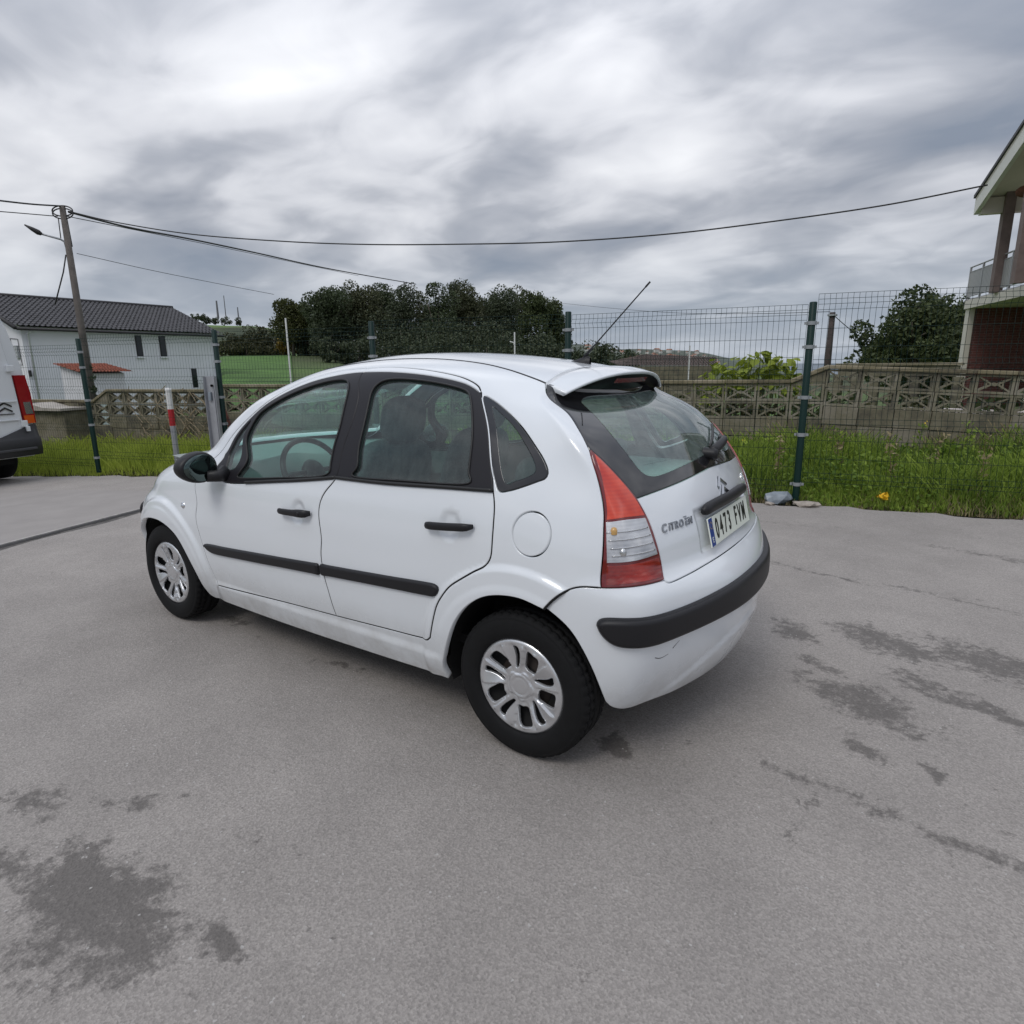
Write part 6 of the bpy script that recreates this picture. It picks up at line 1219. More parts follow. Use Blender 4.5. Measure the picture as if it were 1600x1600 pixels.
M_btile = mat('brown_roof_tile', (0.075, 0.055, 0.045), 0.8, noise=(3, 0.35)); M_rtile = mat('orange_roof_tile', (0.24, 0.070, 0.040), 0.8, noise=(4, 0.3)); M_gtile = mat('dark_grey_roof_tile', (0.050, 0.048, 0.052), 0.55, noise=(2.0, 0.3)); M_rend = mat('white_render', (0.80, 0.80, 0.84), 0.9, noise=(0.6, 0.06, 6)); M_shade = mat('grey_metal_door', (0.45, 0.47, 0.48), 0.6); M_win = mat('dark_window', (0.02, 0.022, 0.026), 0.15)
r = empty('low_tiled_shed', tuple(pix(1035, 575, dist=15))); tag(r, 'low brown tiled hip roof just behind the wall, right of the aerial', 'shed roof'); o0 = np.array(r.location)
e0, e1, r1, r0 = pix(968, 572, dist=14.2), pix(1120, 573, dist=13.8), pix(1120, 558, dist=15.6), pix(1012, 554.5, dist=16); tile_roof('tiles', e0-o0, e1-o0, r1-o0, r0-o0, 30, 5, M_btile, r, 0.022, 0.015)
h0 = pix(952, 566, dist=16.5); tile_roof('hip_tiles', h0-o0, e0-o0, r0-o0, r0-o0+[0.02, 0, 0], 10, 4, M_btile, r, 0.022, 0.015); mb = MB(); mb.prism([tuple((q-o0)[:2]) for q in (h0, e0, e1, pix(1120, 566, dist=17))], -1.8, e0[2]-o0[2]-0.02); mb.obj('wall', M_blk, r)

# ================================================================== WHITE HOUSE ON THE LEFT
def at(lat, dep, z=0.0): return np.array([CAMLOC[0]+fwd[0]*dep+rgt[0]*lat, CAMLOC[1]+fwd[1]*dep+rgt[1]*lat, z])
a32 = 32.0; A = at(-0.744*a32, a32); B = at(-0.452*1.276*a32, 1.276*a32); dAB = (B-A)/np.linalg.norm(B-A); LAB = np.linalg.norm(B-A); per = np.array([-dAB[1], dAB[0], 0]); per = per if per@np.array([*fwd, 0]) > 0 else -per
EZ = 3.62; RZ = 5.26; HW = 4.5; GB_ = -1.6
hs = empty('white_house', (A[0], A[1], GB_), math.atan2(dAB[1], dAB[0])); tag(hs, 'long white two-storey house with a dark grey tiled roof on the left', 'house')
# local frame: x along the facade, y away from the camera (sign sy), z up
sy = 1.0 if (np.array([-math.sin(hs.rotation_euler[2]), math.cos(hs.rotation_euler[2]), 0])@per) > 0 else -1.0
wh = EZ-GB_; rz = RZ-GB_
def lbox(name, x0, x1, y0, y1, z0, z1, m_, par=None, bev=0.0): mb = MB(); mb.box(((x0+x1)/2, sy*(y0+y1)/2, (z0+z1)/2), (x1-x0, y1-y0, z1-z0), bev=bev); return mb.obj(name, m_, par or hs)
mb = MB(); x1 = LAB; yy2 = 2*HW
V = [(0, 0, 0), (x1, 0, 0), (x1, yy2, 0), (0, yy2, 0), (0, 0, wh-0.08), (x1, 0, wh-0.08), (x1, yy2, wh-0.08), (0, yy2, wh-0.08), (0, HW, rz-0.2), (x1, HW, rz-0.2)]
mb.add([(a_[0], sy*a_[1], a_[2]) for a_ in V], [(0, 1, 5, 4), (1, 2, 6, 9, 5), (2, 3, 7, 6), (3, 0, 4, 8, 7), (4, 5, 9, 8), (7, 6, 9, 8)]); mb.obj('wall', M_rend, hs)
ov = 0.35; sl_ = (RZ-EZ)/HW
rf = tile_roof('roof_tiles', (-ov, -sy*0.45, wh-0.45*sl_+0.1), (x1+ov, -sy*0.45, wh-0.45*sl_+0.1), (x1+ov, sy*HW, rz+0.1), (-ov, sy*HW, rz+0.1), 46, 15, M_gtile, hs, 0.045, 0.04)
tile_roof('roof_tiles', (-ov, sy*(2*HW+0.45), wh-0.45*sl_+0.1), (x1+ov, sy*(2*HW+0.45), wh-0.45*sl_+0.1), (x1+ov, sy*HW, rz+0.1), (-ov, sy*HW, rz+0.1), 46, 6, M_gtile, hs, 0.045, 0.04)
M_dkw = mat('dark_fascia', (0.03, 0.028, 0.03), 0.6)
mb = MB(); mb.tube([(-ov-0.05, -sy*0.5, wh-0.5*sl_+0.02), (-ov-0.05, sy*HW, rz+0.08)], 0.10, 6); mb.obj('verge', M_dkw, hs, True); mb = MB(); mb.tube([(-ov-0.1, sy*HW, rz+0.13), (x1+ov, sy*HW, rz+0.13)], 0.10, 8); mb.obj('ridge', M_dkw, hs, True); mb = MB(); mb.tube([(-ov, -sy*0.5, wh-0.5*sl_-0.02), (x1+ov, -sy*0.5, wh-0.5*sl_-0.02)], 0.07, 8); mb.obj('gutter', M_dkw, hs, True)
mb = MB(); mb.tube([(0.25, -sy*0.45, wh-0.28), (0.25, -sy*0.08, wh-0.42), (0.25, -sy*0.06, 0.3)], 0.05, 8); mb.obj('downpipe', M_rend, hs, True); mb = MB(); mb.tube([(x1-0.12, -sy*0.45, wh-0.28), (x1-0.1, -sy*0.08, wh-0.42), (x1-0.1, -sy*0.06, 0.3)], 0.05, 8); mb.obj('downpipe', M_rend, hs, True)
def facade_x(px): q = pix(px, 540, line=((A[0], A[1]), (dAB[0], dAB[1]))); return (q-A)@dAB
def facade_z(px, py): return pix(px, py, line=((A[0], A[1]), (dAB[0], dAB[1])))[2]-GB_
for (pa, pb_, ya, yb) in ((212, 222, 524, 557), (249, 259, 525, 557), (294, 302, 576, 606)):
    xa, xb, za, zb = facade_x(pa), facade_x(pb_), facade_z(pa, yb), facade_z(pa, ya); w_ = lbox('window', xa, xb, -0.03, 0.05, za, zb, M_dkw); lbox('pane', xa+0.05, xb-0.05, -0.045, -0.032, za+0.05, zb-0.05, M_win, w_); lbox('sill', xa-0.04, xb+0.04, -0.12, 0.0, za-0.08, za-0.004, M_rend, w_)
# gable side: small window, meter box, lamp
for (ya, yb, za, zb, nm) in ((2.2, 2.5, wh-0.75, wh-0.25, 'window'),):
    mb = MB(); mb.box((-0.03, sy*(ya+yb)/2, (za+zb)/2), (0.08, yb-ya, zb-za)); mb.obj(nm, M_win, hs)
mb = MB(); mb.box((-0.05, sy*0.75, wh-1.25), (0.12, 0.5, 0.6), bev=0.02); mb.obj('meter_box', M_shade, hs); mb = MB(); mb.tube([(-0.02, sy*1.2, wh-0.6), (-0.03, sy*0.4, wh-0.65), (-0.03, sy*0.4, wh-1.9), (-0.03, sy*1.2, wh-1.8), (-0.02, sy*1.2, wh-0.6)], 0.015, 5); mb.obj('cable_loop', M_dkw, hs, True); mb = MB(); mb.box((0.06, -sy*0.06, wh-2.3), (0.10, 0.12, 0.3), bev=0.02); mb.obj('wall_lamp', M_dkw, hs)
# shed with the orange roof
S1 = pix(125, 582, dist=31.0); S2 = pix(199, 580, line=((S1[0], S1[1]), (dAB[0], dAB[1]))); dS = (S2-S1); LS = np.hypot(dS[0], dS[1]); sh = empty('garden_shed', (S1[0], S1[1], GB_), math.atan2(dS[1], dS[0])); tag(sh, 'small white shed with an orange tiled roof in front of the house', 'shed')
ly = np.array([-math.sin(sh.rotation_euler[2]), math.cos(sh.rotation_euler[2])]); s2_ = 1.0 if ly@fwd > 0 else -1.0; hS = S1[2]-GB_
mb = MB(); dq = 1.75; V = [(0.1, 0.1, 0), (LS-0.1, 0.1, 0), (LS-0.1, dq, 0), (0.1, dq, 0), (0.1, 0.1, hS-0.05), (LS-0.1, 0.1, hS-0.05), (LS-0.1, dq, hS+0.27), (0.1, dq, hS+0.27)]; mb.add([(q[0], s2_*q[1], q[2]) for q in V], [(0, 1, 5, 4), (1, 2, 6, 5), (2, 3, 7, 6), (3, 0, 4, 7), (4, 5, 6, 7)]); mb.obj('wall', mat('grey_white_render', (0.68, 0.68, 0.70), 0.9, noise=(1, 0.1)), sh)
tile_roof('roof_tiles', (-0.1, -s2_*0.15, hS), (LS+0.15, -s2_*0.15, hS), (LS+0.1, s2_*(dq+0.1), hS+0.34), (-0.1, s2_*(dq+0.1), hS+0.34), 16, 6, M_rtile, sh, 0.05, 0.03); mb = MB(); mb.box((LS*0.36, s2_*0.06, 0.95), (0.78, 0.05, 1.9)); mb.obj('door', mat('pale_green_door', (0.60, 0.68, 0.64), 0.6), sh)
mb = MB(); mb.box((LS*0.78, s2_*0.075, 1.0), (0.7, 0.03, 1.95)); mb.obj('side_panel', M_shade, sh)
# low grey slab roofs between van and post
q0 = pix(60, 612, dist=17); r = empty('concrete_trough', (q0[0], q0[1], -0.6), math.radians(15)); tag(r, 'low grey concrete trough with a pale sheet lid between van and fence post', 'trough')
mb = MB(); mb.box((-0.3, 0, 0.62), (1.7, 0.7, 1.25), bev=0.02); mb.obj('basin', M_blk, r); mb = MB(); mb.prism([(-1.2, 1.25), (0.6, 1.25), (0.15, 1.34), (-0.25, 1.40), (-0.7, 1.31), (-1.2, 1.30)], -0.45, 0.45, lambda q: np.array([q[0], q[2], q[1]])); mb.obj('lid', mat('pale_sheet', (0.36, 0.33, 0.29), 0.8, noise=(5, 0.2)), r)
# utility pole with lamp
pt = pix(97, 322, dist=27.0); pb = np.array([pt[0], pt[1], -1.5]); PHt = pt[2]+1.5
r = empty('utility_pole', tuple(pb)); tag(r, 'tall weathered utility pole with a street lamp arm and cables, left', 'utility pole')
mb = MB(); mb.tube([(0, 0, 0), (0, 0, PHt)], [0.135, 0.09], 14); mb.obj('pole', mat('weathered_pole', (0.115, 0.10, 0.09), 0.9, noise=(3, 0.3)), r, True)
def W(px, py, D_=27.0): return pix(px, py, dist=D_)-pb
mb = MB(); mb.tube([W(104, 388), W(101, 378), W(95, 374), W(63, 365)], 0.035, 8); ar = mb.obj('lamp_arm', M_galv, r, True); a, b = W(65, 366), W(38, 351); mb = MB(); mb.tube([a, a*0.8+b*0.2, a*0.45+b*0.55, b], [0.05, 0.085, 0.065, 0.02], 8); V = np.array(mb.V); mb.obj('lamp_head', M_dkw, ar, True)
mb = MB(); c0 = W(97, 327)
for k in range(2): aa = np.linspace(0, 2*math.pi, 25); mb.tube(np.stack([c0[0]+0.34*np.cos(aa)*rgt[0], c0[1]+0.34*np.cos(aa)*rgt[1], c0[2]-0.08*k+0.16*np.sin(aa)-0.05], 1), 0.022, 5, cap=False)
o = mb.obj('cable_coil', M_dkw, r, True); tag(o, kind='stuff')
mb = MB(); mb.tube([W(91, 340), W(95, 372)], 0.016, 5); mb.tube([W(104, 338), W(113, 385), W(109, 388)], 0.016, 5); mb.tube([W(103, 398), W(99, 425), W(86, 476)], 0.022, 5); o = mb.obj('dropper_cables', M_dkw, r, True); tag(o, kind='stuff')
mb = MB(); V, F = crown((0, 0, 1.2), (0.12, 0.12, 1.5), 40, 50, 0.12, 0.09, 77, -1.0); V2 = V.copy(); link('ivy', mesh_np('ivy', V2+[0, 0, 0.6], F), M_eu, r)
def cable(name, pts, label, rad=0.022, group=None, sag=None):
    P = np.array(pts); o0 = P[0].copy(); mb = MB(); n = 40; out = []
    q = np.concatenate([[2*P[0]-P[1]], P, [2*P[-1]-P[-2]]])
    for i in range(1, len(q)-2):
        for t in np.linspace(0, 1, 14, endpoint=False): a, b, c, d = q[i-1:i+3]; out.append(0.5*((2*b)+(-a+c)*t+(2*a-5*b+4*c-d)*t*t+(-a+3*b-3*c+d)*t**3))
    out.append(P[-1]); mb.tube(np.array(out)-o0, rad, 6); o = mb.obj(name, M_dkw, None, True); o.location = tuple(o0); tag(o, label, 'cable', group)
def dlerp(a, b, n): return np.linspace(a, b, n)
def span(pxy, d0, d1):   # distances vary as along a straight run between the two ends
    A_ = pix(*pxy[0], dist=d0); B_ = pix(*pxy[-1], dist=d1); out = []
    for (px, py) in pxy: out.append(pix(px, py, line=((A_[0], A_[1]), ((B_-A_)[0], (B_-A_)[1]))))
    return out
cable('overhead_cable', span([(107, 330), (180, 347), (300, 366), (450, 377.5), (580, 382), (720, 381.5), (870, 378), (1040, 366), (1200, 347), (1380, 321), (1543, 289)], 27, 19.5), 'long sagging overhead cable from the utility pole to the eave of the right house', 0.019)
cable('overhead_cable', span([(107, 331), (200, 355), (300, 374), (400, 395), (520, 421), (650, 444)], 27, 62), 'overhead cable running from the pole down towards the wood', 0.035)
cable('overhead_cable', span([(105, 338), (200, 357), (330, 383), (450, 408), (560, 431)], 27, 60), 'thin faint cable just under the one towards the wood', 0.014)
cable('overhead_cable', span([(-60, 306), (0, 313.5), (50, 319), (97, 322)], 24.5, 27), 'thick cable leaving the pole top past the left edge', 0.026); cable('overhead_cable', span([(-60, 327), (0, 330.5), (90, 338)], 24.5, 27), 'thin cable below the thick one at the left edge', 0.015)
cable('overhead_cable', span([(120, 396), (240, 423), (350, 445), (428, 460)], 60, 75), 'faint distant cable above the white house roof', 0.022)
cable('overhead_cable', span([(880, 474), (960, 482), (1060, 489), (1180, 490), (1297, 487)], 60, 27), 'faint cable from the wood to the short wooden pole on the right', 0.012)
# short wooden pole, right
pt = pix(1301, 488, dist=27); r = empty('wooden_pole', (pt[0], pt[1], -0.6)); tag(r, 'short dark wooden pole behind the wall, right of the fence post', 'utility pole'); mb = MB(); mb.tube([(0, 0, 0), (0, 0, pt[2]+0.6)], [0.14, 0.10], 10); mb.obj('pole', mat('dark_wood', (0.055, 0.042, 0.038), 0.9, noise=(5, 0.3)), r, True); mb = MB(); mb.box((0, 0, pt[2]-0.1+0.6), (0.3, 0.3, 0.06)); mb.obj('bracket', M_galv, r)
cable('overhead_cable', span([(1302, 492), (1325, 512), (1352, 532)], 27, 29), 'short slack cable from the wooden pole towards the right-hand tree', 0.014)
# second garden wall and white kerb behind the right wall
q0 = pix(1312, 570, dist=15.5); q1 = pix(1500, 574, dist=15.0); L = np.linalg.norm((q1-q0)[:2]); r = empty('garden_wall', (q0[0], q0[1], -0.3), math.atan2((q1-q0)[1], (q1-q0)[0])); tag(r, 'second low block wall behind the right end of the pierced wall', 'wall'); mb = MB(); mb.box((L/2, 0, 1.56), (L, 0.12, 0.20)); mb.obj('blockwork', M_blk, r); mb = MB(); [mb.box((L*k/6, 0, 0.7), (0.16, 0.16, 1.5)) for k in range(7)]; tag(mb.obj('piers', M_blk, r), kind='stuff'); mb = MB(); mb.box((L/2, 0, 1.69), (L+0.1, 0.2, 0.05), bev=0.01); mb.obj('coping', M_cop, r)
q0 = pix(1405, 640, dist=11.6); q1 = pix(1640, 650, dist=11.4); L = np.linalg.norm((q1-q0)[:2]); mb = MB(); mb.box((L/2, 0, 0.36), (L, 0.10, 0.80), bev=0.02); o = mb.obj('white_kerb_wall', mat('pinkish_white', (0.62, 0.56, 0.54), 0.8, noise=(2, 0.1))); o.location = (q0[0], q0[1], 0.0); o.rotation_euler = (0, 0, math.atan2((q1-q0)[1], (q1-q0)[0])); tag(o, 'low pinkish white wall seen through the lower row of pierced blocks', 'wall')

# ================================================================== RIGHT HOUSE
ax2 = 0.949*rgt-0.317*fwd; ax1 = -0.317*rgt-0.949*fwd          # ax2: to the right, ax1: towards the camera
HO = at(1.0, 1.0); HO = np.array([CAMLOC[0]+fwd[0]*20.3+rgt[0]*14.12, CAMLOC[1]+fwd[1]*20.3+rgt[1]*14.12, -0.6])
rh = empty('brick_house', tuple(HO), math.atan2(ax2[1], ax2[0])); tag(rh, 'brick house with a railed balcony and a big sloping eave at the right edge', 'house')
# local: x right along ax2, y = away (+) / towards camera (-)
def brick_mat():
    m = mat('red_brick', (0.13, 0.04, 0.035), 0.85); t = m.node_tree; b = t.nodes['Principled BSDF']; co = nn('ShaderNodeTexCoord', t); mp_ = nn('ShaderNodeMapping', t); lk(t, co.outputs['Object'], mp_.inputs[0]); mp_.inputs['Rotation'].default_value = (math.radians(90), 0, 0)
    br = nn('ShaderNodeTexBrick', t); lk(t, mp_.outputs[0], br.inputs['Vector']); br.inputs['Scale'].default_value = 1.0; br.inputs['Brick Width'].default_value = 0.25; br.inputs['Row Height'].default_value = 0.075; br.inputs['Mortar Size'].default_value = 0.006; br.inputs['Color1'].default_value = (0.165, 0.052, 0.045, 1); br.inputs['Color2'].default_value = (0.11, 0.038, 0.036, 1); br.inputs['Mortar'].default_value = (0.20, 0.13, 0.12, 1); lk(t, br.outputs[0], b.inputs['Base Color']); return m
M_brick = brick_mat(); M_cream = mat('cream_render', (0.68, 0.63, 0.56), 0.85, noise=(1.2, 0.08, 6)); M_pink = mat('pinkish_column', (0.20, 0.15, 0.14), 0.8, noise=(4, 0.2)); M_rail = mat('aluminium_rail', (0.48, 0.48, 0.49), 0.4, metal=0.5); M_frost = mat('grey_rail_panel', (0.42, 0.41, 0.40), 0.5)
zf = 3.60          # balcony slab underside above HO
def rb_(name, x0, x1, y0, y1, z0, z1, m_, par=None, bev=0.0): mb = MB(); mb.box(((x0+x1)/2, (y0+y1)/2, (z0+z1)/2), (x1-x0, y1-y0, z1-z0), bev=bev); return mb.obj(name, m_, par or rh)
rb_('brick_wall', 0.16, 1.95, 0.0, 0.25, 0, zf, M_brick); rb_('corner_pillar', 0.0, 0.155, -0.02, 0.3, 0, zf, M_cream); qn = rb_('quoin_pillar', 1.955, 2.4, -0.05, 0.3, 0, zf, M_cream)
for k in range(14): rb_('quoin', 1.93 if k % 2 else 1.97, 2.42, -0.075, -0.052, 0.1+k*0.25, 0.1+k*0.25+0.21, M_cream, qn)
rb_('brick_wall', 2.41, 6.0, 0.0, 0.25, 0, zf, M_brick); rb_('side_wall', 2.2, 2.4, 0.31, 2.6, 0, zf, M_brick)
rb_('balcony_slab', -0.06, 7.0, -5.2, 0.30, zf+0.003, zf+0.25, M_cream)
rl = empty('railing', (0, 0, zf+0.25)); rl.parent = rh
def rail_run(p, q):
    p, q = np.array(p, float), np.array(q, float); L = np.linalg.norm(q-p); d = (q-p)/L; n = int(L/0.105)
    for zz, rr, nm in ((0.98, 0.024, 'top_rail'), (0.84, 0.018, 'upper_rail'), (0.12, 0.02, 'lower_rail'), (0.02, 0.02, 'bottom_rail')): mb = MB(); mb.tube([(*p, zz), (*q, zz)], rr, 6); mb.obj(nm, M_rail, rl, True)
    for k in range(n+1):
        c = p+d*L*k/n; mb = MB(); mb.box((c[0], c[1], 0.48), (0.026, 0.026, 0.70)); mb.obj('baluster', M_rail, rl)
    for k in range(int(L/1.05)+1):
        c = p+d*min(L, 1.05*k+0.03); mb = MB(); mb.box((c[0], c[1], 0.49), (0.05, 0.05, 0.99)); mb.obj('rail_post', M_rail, rl)
    c = (p+q)/2; mb = MB(); mb.box((c[0], c[1], 0.48), (abs(q-p)[0] or 0.012, abs(q-p)[1] or 0.012, 0.68)); mb.obj('infill_panel', M_frost, rl)
rail_run((-0.02, 0.3), (-0.02, -5.1)); rail_run((-0.02, -5.1), (6.8, -5.1))
def hloc(px, py, D_): q = pix(px, py, dist=D_)-HO; return np.array([q[:2]@ax2, -(q[:2]@ax1), q[2]])
for (px, D_) in ((1567, 22.6), (1600, 20.2)):
    c = hloc(px, 380, D_); mb = MB(); mb.box((c[0], c[1], (zf+0.25+6.6)/2), (0.24, 0.24, 6.6-zf-0.25)); mb.obj('column', M_pink, rh)
# big sloping roof: low end far away, rising towards the camera
E0 = hloc(1521, 336, 22.6); zE = E0[2]; yE = E0[1]; xE = E0[0]; run = 4.4; tan_ = 0.36
Pq = lambda x, y, dz: (x, y, zE+0.0+dz+(yE-y)*tan_)
mb = MB(); mb.add([Pq(xE+0.0, yE, 0.34), Pq(xE+7, yE, 0.34), Pq(xE+7, yE-run, 0.34), Pq(xE, yE-run, 0.34), Pq(xE, yE, 0.44), Pq(xE+7, yE, 0.44), Pq(xE+7, yE-run, 0.44), Pq(xE, yE-run, 0.44)], [(0, 1, 2, 3), (4, 7, 6, 5), (0, 4, 5, 1), (1, 5, 6, 2), (2, 6, 7, 3), (3, 7, 4, 0)]); ro = mb.obj('roof', M_cream, rh)
mb = MB(); mb.add([Pq(xE-0.04, yE+0.05, 0.445), Pq(xE+7, yE+0.05, 0.445), Pq(xE+7, yE-run, 0.445), Pq(xE-0.04, yE-run, 0.445), Pq(xE-0.04, yE+0.05, 0.53), Pq(xE+7, yE+0.05, 0.53), Pq(xE+7, yE-run, 0.53), Pq(xE-0.04, yE-run, 0.53)], [(0, 1, 2, 3), (4, 7, 6, 5), (0, 4, 5, 1), (1, 5, 6, 2), (2, 6, 7, 3), (3, 7, 4, 0)]); mb.obj('roof_covering', M_gtile, ro)
mb = MB(); mb.add([Pq(xE-0.001, yE, 0.0), Pq(xE+0.10, yE, 0.0), Pq(xE+0.10, yE-run, 0.0), Pq(xE-0.001, yE-run, 0.0), Pq(xE-0.001, yE, 0.338), Pq(xE+0.10, yE, 0.338), Pq(xE+0.10, yE-run, 0.338), Pq(xE-0.001, yE-run, 0.338)], [(0, 1, 2, 3), (4, 7, 6, 5), (0, 4, 5, 1), (1, 5, 6, 2), (2, 6, 7, 3), (3, 7, 4, 0)]); mb.obj('verge_board', mat('white_fascia', (0.78, 0.76, 0.72), 0.7, noise=(2, 0.06)), ro)
Pr = lambda x, y, dz: (x, y, zE+dz+run*tan_-(yE-run-y)*tan_)
mb = MB(); mb.add([Pr(xE, yE-run-0.002, 0.34), Pr(xE+7, yE-run-0.002, 0.34), Pr(xE+7, yE-2*run, 0.34), Pr(xE, yE-2*run, 0.34), Pr(xE, yE-run-0.002, 0.53), Pr(xE+7, yE-run-0.002, 0.53), Pr(xE+7, yE-2*run, 0.53), Pr(xE, yE-2*run, 0.53)], [(0, 1, 2, 3), (4, 7, 6, 5), (0, 4, 5, 1), (1, 5, 6, 2), (2, 6, 7, 3), (3, 7, 4, 0)]); mb.obj('roof', M_cream, rh)
rb_('upper_wall', 3.4, 7.0, yE-2*run+0.6, yE-0.4, zf+0.25, zE+0.34, M_brick); rb_('ground_wall', 3.4, 7.0, yE-2*run+0.6, -0.01, 0, zf, M_brick)
for yc_ in (yE-run, yE-2*run+0.5): mb = MB(); mb.box((xE+0.6, yc_, (zf+0.25+zE+(run if yc_ > yE-run-0.1 else 0.6)*tan_)/2), (0.24, 0.24, zE+(run if yc_ > yE-run-0.1 else 0.6)*tan_-zf-0.25)); mb.obj('column', M_pink, rh)
for xc_ in (0.15, 3.3): mb = MB(); mb.box((xc_, -4.9, zf/2), (0.28, 0.28, zf-0.005)); mb.obj('column', M_cream, rh)
mb = MB(); mb.box((xE+3.6, yE-0.12, zE+0.17), (6.98, 0.22, 0.40)); mb.obj('eave_beam', M_cream, rh)
mb = MB(); V, F = crown((0, 0, 0), (0.5, 0.1, 0.5), 1, 10, 0.1, 0.1, 3)
q = hloc(1600, 299, 21.3); mb = MB(); bm = bmesh.new(); bmesh.ops.create_icosphere(bm, subdivisions=2, radius=0.16); st_ = [v.co[:] for v in bm.verts]; fs_ = [[v.index for v in f.verts] for f in bm.faces]; bm.free()
mb.add([(q[0]+v[0]*(1+0.4*math.sin(9*v[1])), q[1]+v[1]*0.6, q[2]+v[2]*0.9) for v in st_], fs_); mb.obj('wasp_nest', mat('rusty_brown', (0.13, 0.055, 0.03), 0.9, noise=(12, 0.5)), rh, True)

# ================================================================== WHITE VAN
vr = np.array([10.5, -1.38]); vz = float(gz_(10.9)); vdir = WDIR; vl = np.array([-vdir[1], vdir[0]])        # rear right corner, heading, left
van = empty('parked_van', (vr[0], vr[1], vz), math.atan2(vdir[1], vdir[0])); tag(van, 'white panel van seen from behind at the left edge, red tall tail lamp', 'van')
# local: x forward, y left; rear plane at x=0, right side at y=0, width 2.0
M_vw = mat('van_white', (0.74, 0.76, 0.77), 0.3, coat=0.4); M_vb = mat('van_black_plastic', (0.02, 0.02, 0.022), 0.5)
prof = [(0.40, 0.06), (0.62, 0.02), (0.9, 0.0), (1.4, 0.0), (1.75, 0.02), (2.05, 0.07), (2.3, 0.13), (2.5, 0.20), (2.66, 0.31), (2.74, 0.50), (2.77, 0.8), (2.78, 1.0)]
secs = []
for x, ins in ((0.0, 0.05), (0.03, 0.02), (0.08, 0.0), (0.5, 0.0), (2.0, 0.0), (4.0, 0.0), (4.6, 0.05), (4.95, 0.35), (5.3, 0.9)):
    full = [(y+ins*(1-y)*0.9, z) for z, y in prof]; full = full+[(2.0-y, z) for y, z in full[::-1][1:]]
    hgt_ = 1.0 if x <= 4.0 else 1.0-0.5*(x-4.0)/1.3
    secs.append([(x+0.02*(z-0.4)*(x < 0.1), y, 0.40+(z-0.40)*hgt_ if z > 1.2 else z) for y, z in full])
mb = MB(); mb.grid(np.array(secs)); n0 = len(mb.V); mb.V += secs[0]; mb.F.append(tuple(range(n0, n0+len(secs[0])))); n0 = len(mb.V); mb.V += secs[-1]; mb.F.append(tuple(range(n0, n0+len(secs[-1])))[::-1])
vb_ = mb.obj('body', M_vw, van, False, clean=True)
def vbox(name, x0, x1, y0, y1, z0, z1, m_, par=None, bev=0.0): mb = MB(); mb.box(((x0+x1)/2, (y0+y1)/2, (z0+z1)/2), (x1-x0, y1-y0, z1-z0), bev=bev); return mb.obj(name, m_, par or van)
def vpanel(name, poly, x0, x1, m_, par=None, lean=0.02, bev=None):
    """poly (y,z) extruded along x"""
    mb = MB(); mb.prism(poly, x0, x1, lambda q: np.array([q[2]+lean*(q[1]-0.4), q[0], q[1]])); return mb.obj(name, m_, par or van)
dr_ = vpanel('rear_door', [(0.20, 0.72), (0.985, 0.72), (0.985, 2.62), (0.52, 2.62), (0.38, 2.5), (0.30, 2.2), (0.25, 1.8), (0.215, 1.3)], -0.028, -0.001, M_vw); dl_ = vpanel('rear_door', [(1.80, 0.72), (1.015, 0.72), (1.015, 2.62), (1.48, 2.62), (1.62, 2.5), (1.70, 2.2), (1.75, 1.8), (1.785, 1.3)], -0.028, -0.001, M_vw)
vbox('door_crease', -0.045, -0.022, 0.235, 0.98, 1.23, 1.25, M_vw, dr_, 0.006); vbox('door_crease', -0.045, -0.022, 0.235, 0.98, 0.955, 0.975, M_vw, dr_, 0.006); vbox('door_crease', -0.028, -0.004, 0.34, 0.95, 1.93, 1.95, M_vw, dr_, 0.006)
vpanel('door_gap', [(0.185, 0.72), (0.199, 0.72), (0.214, 1.3), (0.249, 1.8), (0.299, 2.2), (0.379, 2.5), (0.365, 2.51), (0.285, 2.21), (0.235, 1.81), (0.200, 1.31)], -0.004, -0.0005, M_dark)
for dz in (0.0, 0.075):
    mb = MB(); z0 = 1.115+dz; yc = 0.42; V = [(yc-0.10, z0-0.035), (yc, z0+0.02), (yc+0.10, z0-0.035), (yc+0.10, z0-0.012), (yc, z0+0.045), (yc-0.10, z0-0.012)]; mb.prism(V, -0.046, -0.026, lambda q: np.array([q[2]+0.015, q[0], q[1]])); mb.obj('chevron_emblem', mat('dark_chrome', (0.10, 0.10, 0.11), 0.25, metal=0.8), dr_)
vbox('badge_strip', -0.034, -0.018, 0.30, 0.54, 1.050, 1.062, M_dkw, dr_)
for zz in (1.72, 0.9):
    mb = MB(); mb.box((-0.02, 0.25 if zz > 1.5 else 0.19, zz), (0.05, 0.10, 0.10), bev=0.012); mb.obj('door_hinge', M_vw, dr_)
tlp = vpanel('tail_lamp', [(0.012, 0.90), (0.180, 0.90), (0.195, 1.30), (0.21, 1.62), (0.05, 1.62), (0.015, 1.35)], -0.045, 0.02, mat('van_lamp_red', (0.30, 0.012, 0.015), 0.12, coat=1.0), van, 0.02)
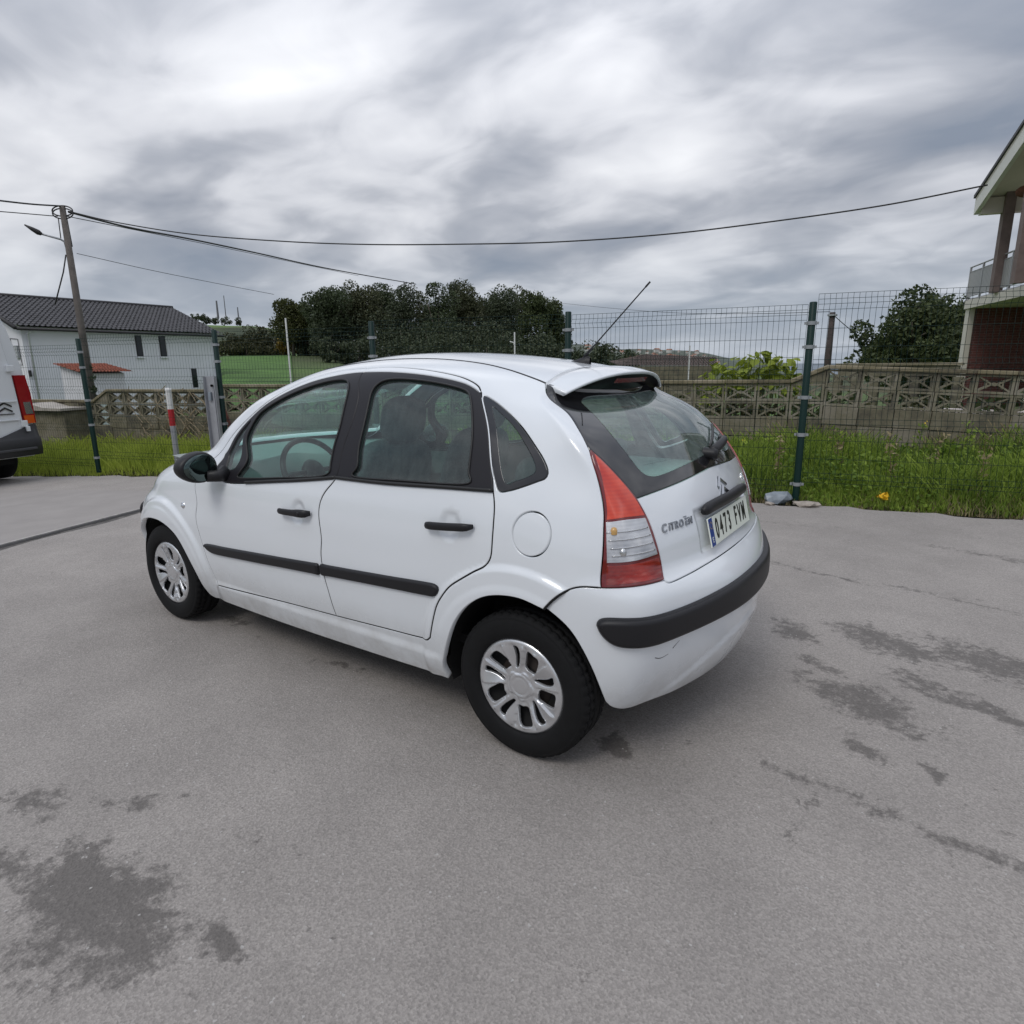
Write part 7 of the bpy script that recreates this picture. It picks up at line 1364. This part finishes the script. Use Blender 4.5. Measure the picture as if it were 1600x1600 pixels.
vpanel('reverse_lens', [(0.03, 1.04), (0.14, 1.04), (0.15, 1.22), (0.05, 1.22)], -0.050, -0.046, M_refl, tlp); vpanel('indicator_lens', [(0.03, 0.90), (0.17, 0.90), (0.18, 1.02), (0.035, 1.02)], -0.050, -0.046, mat('orange_lens', (0.65, 0.10, 0.01), 0.15, coat=1.0), tlp)
mb = MB()
P = []
for y, xx in ((-0.01, 0.45), (-0.04, 0.25), (-0.04, 0.05), (0.0, -0.05), (0.10, -0.09), (0.6, -0.11), (1.4, -0.11), (1.9, -0.09), (2.0, -0.05), (2.04, 0.05), (2.04, 0.25), (2.01, 0.45)):
    P.append([(xx, y, 0.42), (xx-0.02, y, 0.50), (xx-0.01, y, 0.66), (xx+0.02, y, 0.70), (xx+0.06, y, 0.88 if (y < 0.15 or y > 1.85) else 0.71)])
mb.grid(np.array(P)); bmp = mb.obj('rear_bumper', M_vb, van, True); vbox('bumper_step', -0.135, -0.06, 0.12, 1.88, 0.505, 0.545, mat('worn_black', (0.06, 0.06, 0.065), 0.5), bmp, 0.012); vbox('reflector_patch', -0.07, -0.03, 0.135, 0.185, 0.78, 0.86, M_vw, bmp, 0.006)
vbox('underframe', 0.1, 4.8, 0.35, 1.65, 0.30, 0.42, M_dark); mb = MB(); mb.tube([(-0.02, 0.75, 0.38), (0.15, 0.75, 0.36)], 0.03, 8); mb.obj('tow_eye', M_dark, van)
for x in (0.85, 4.3):
    for y in (0.13, 1.87):
        wv = empty('wheel', (x, y, 0.345)); wv.parent = van; mb = MB(); mb.lathe([(0.20, 0.09), (0.24, 0.11), (0.32, 0.11), (0.345, 0.09), (0.345, -0.09), (0.32, -0.11), (0.24, -0.11), (0.20, -0.09)], 40, lambda q: np.array([q[0], q[2], q[1]])); mb.obj('tyre', M_tyre, wv, True); mb = MB(); mb.lathe([(0.0001, 0.04), (0.12, 0.05), (0.2, 0.09)], 24, lambda q: np.array([q[0], (q[2] if y > 1 else -q[2]), q[1]])); mb.obj('rim', M_cap, wv, True)
vbox('side_moulding', 0.3, 4.4, -0.022, 0.0, 0.62, 0.74, M_vb)
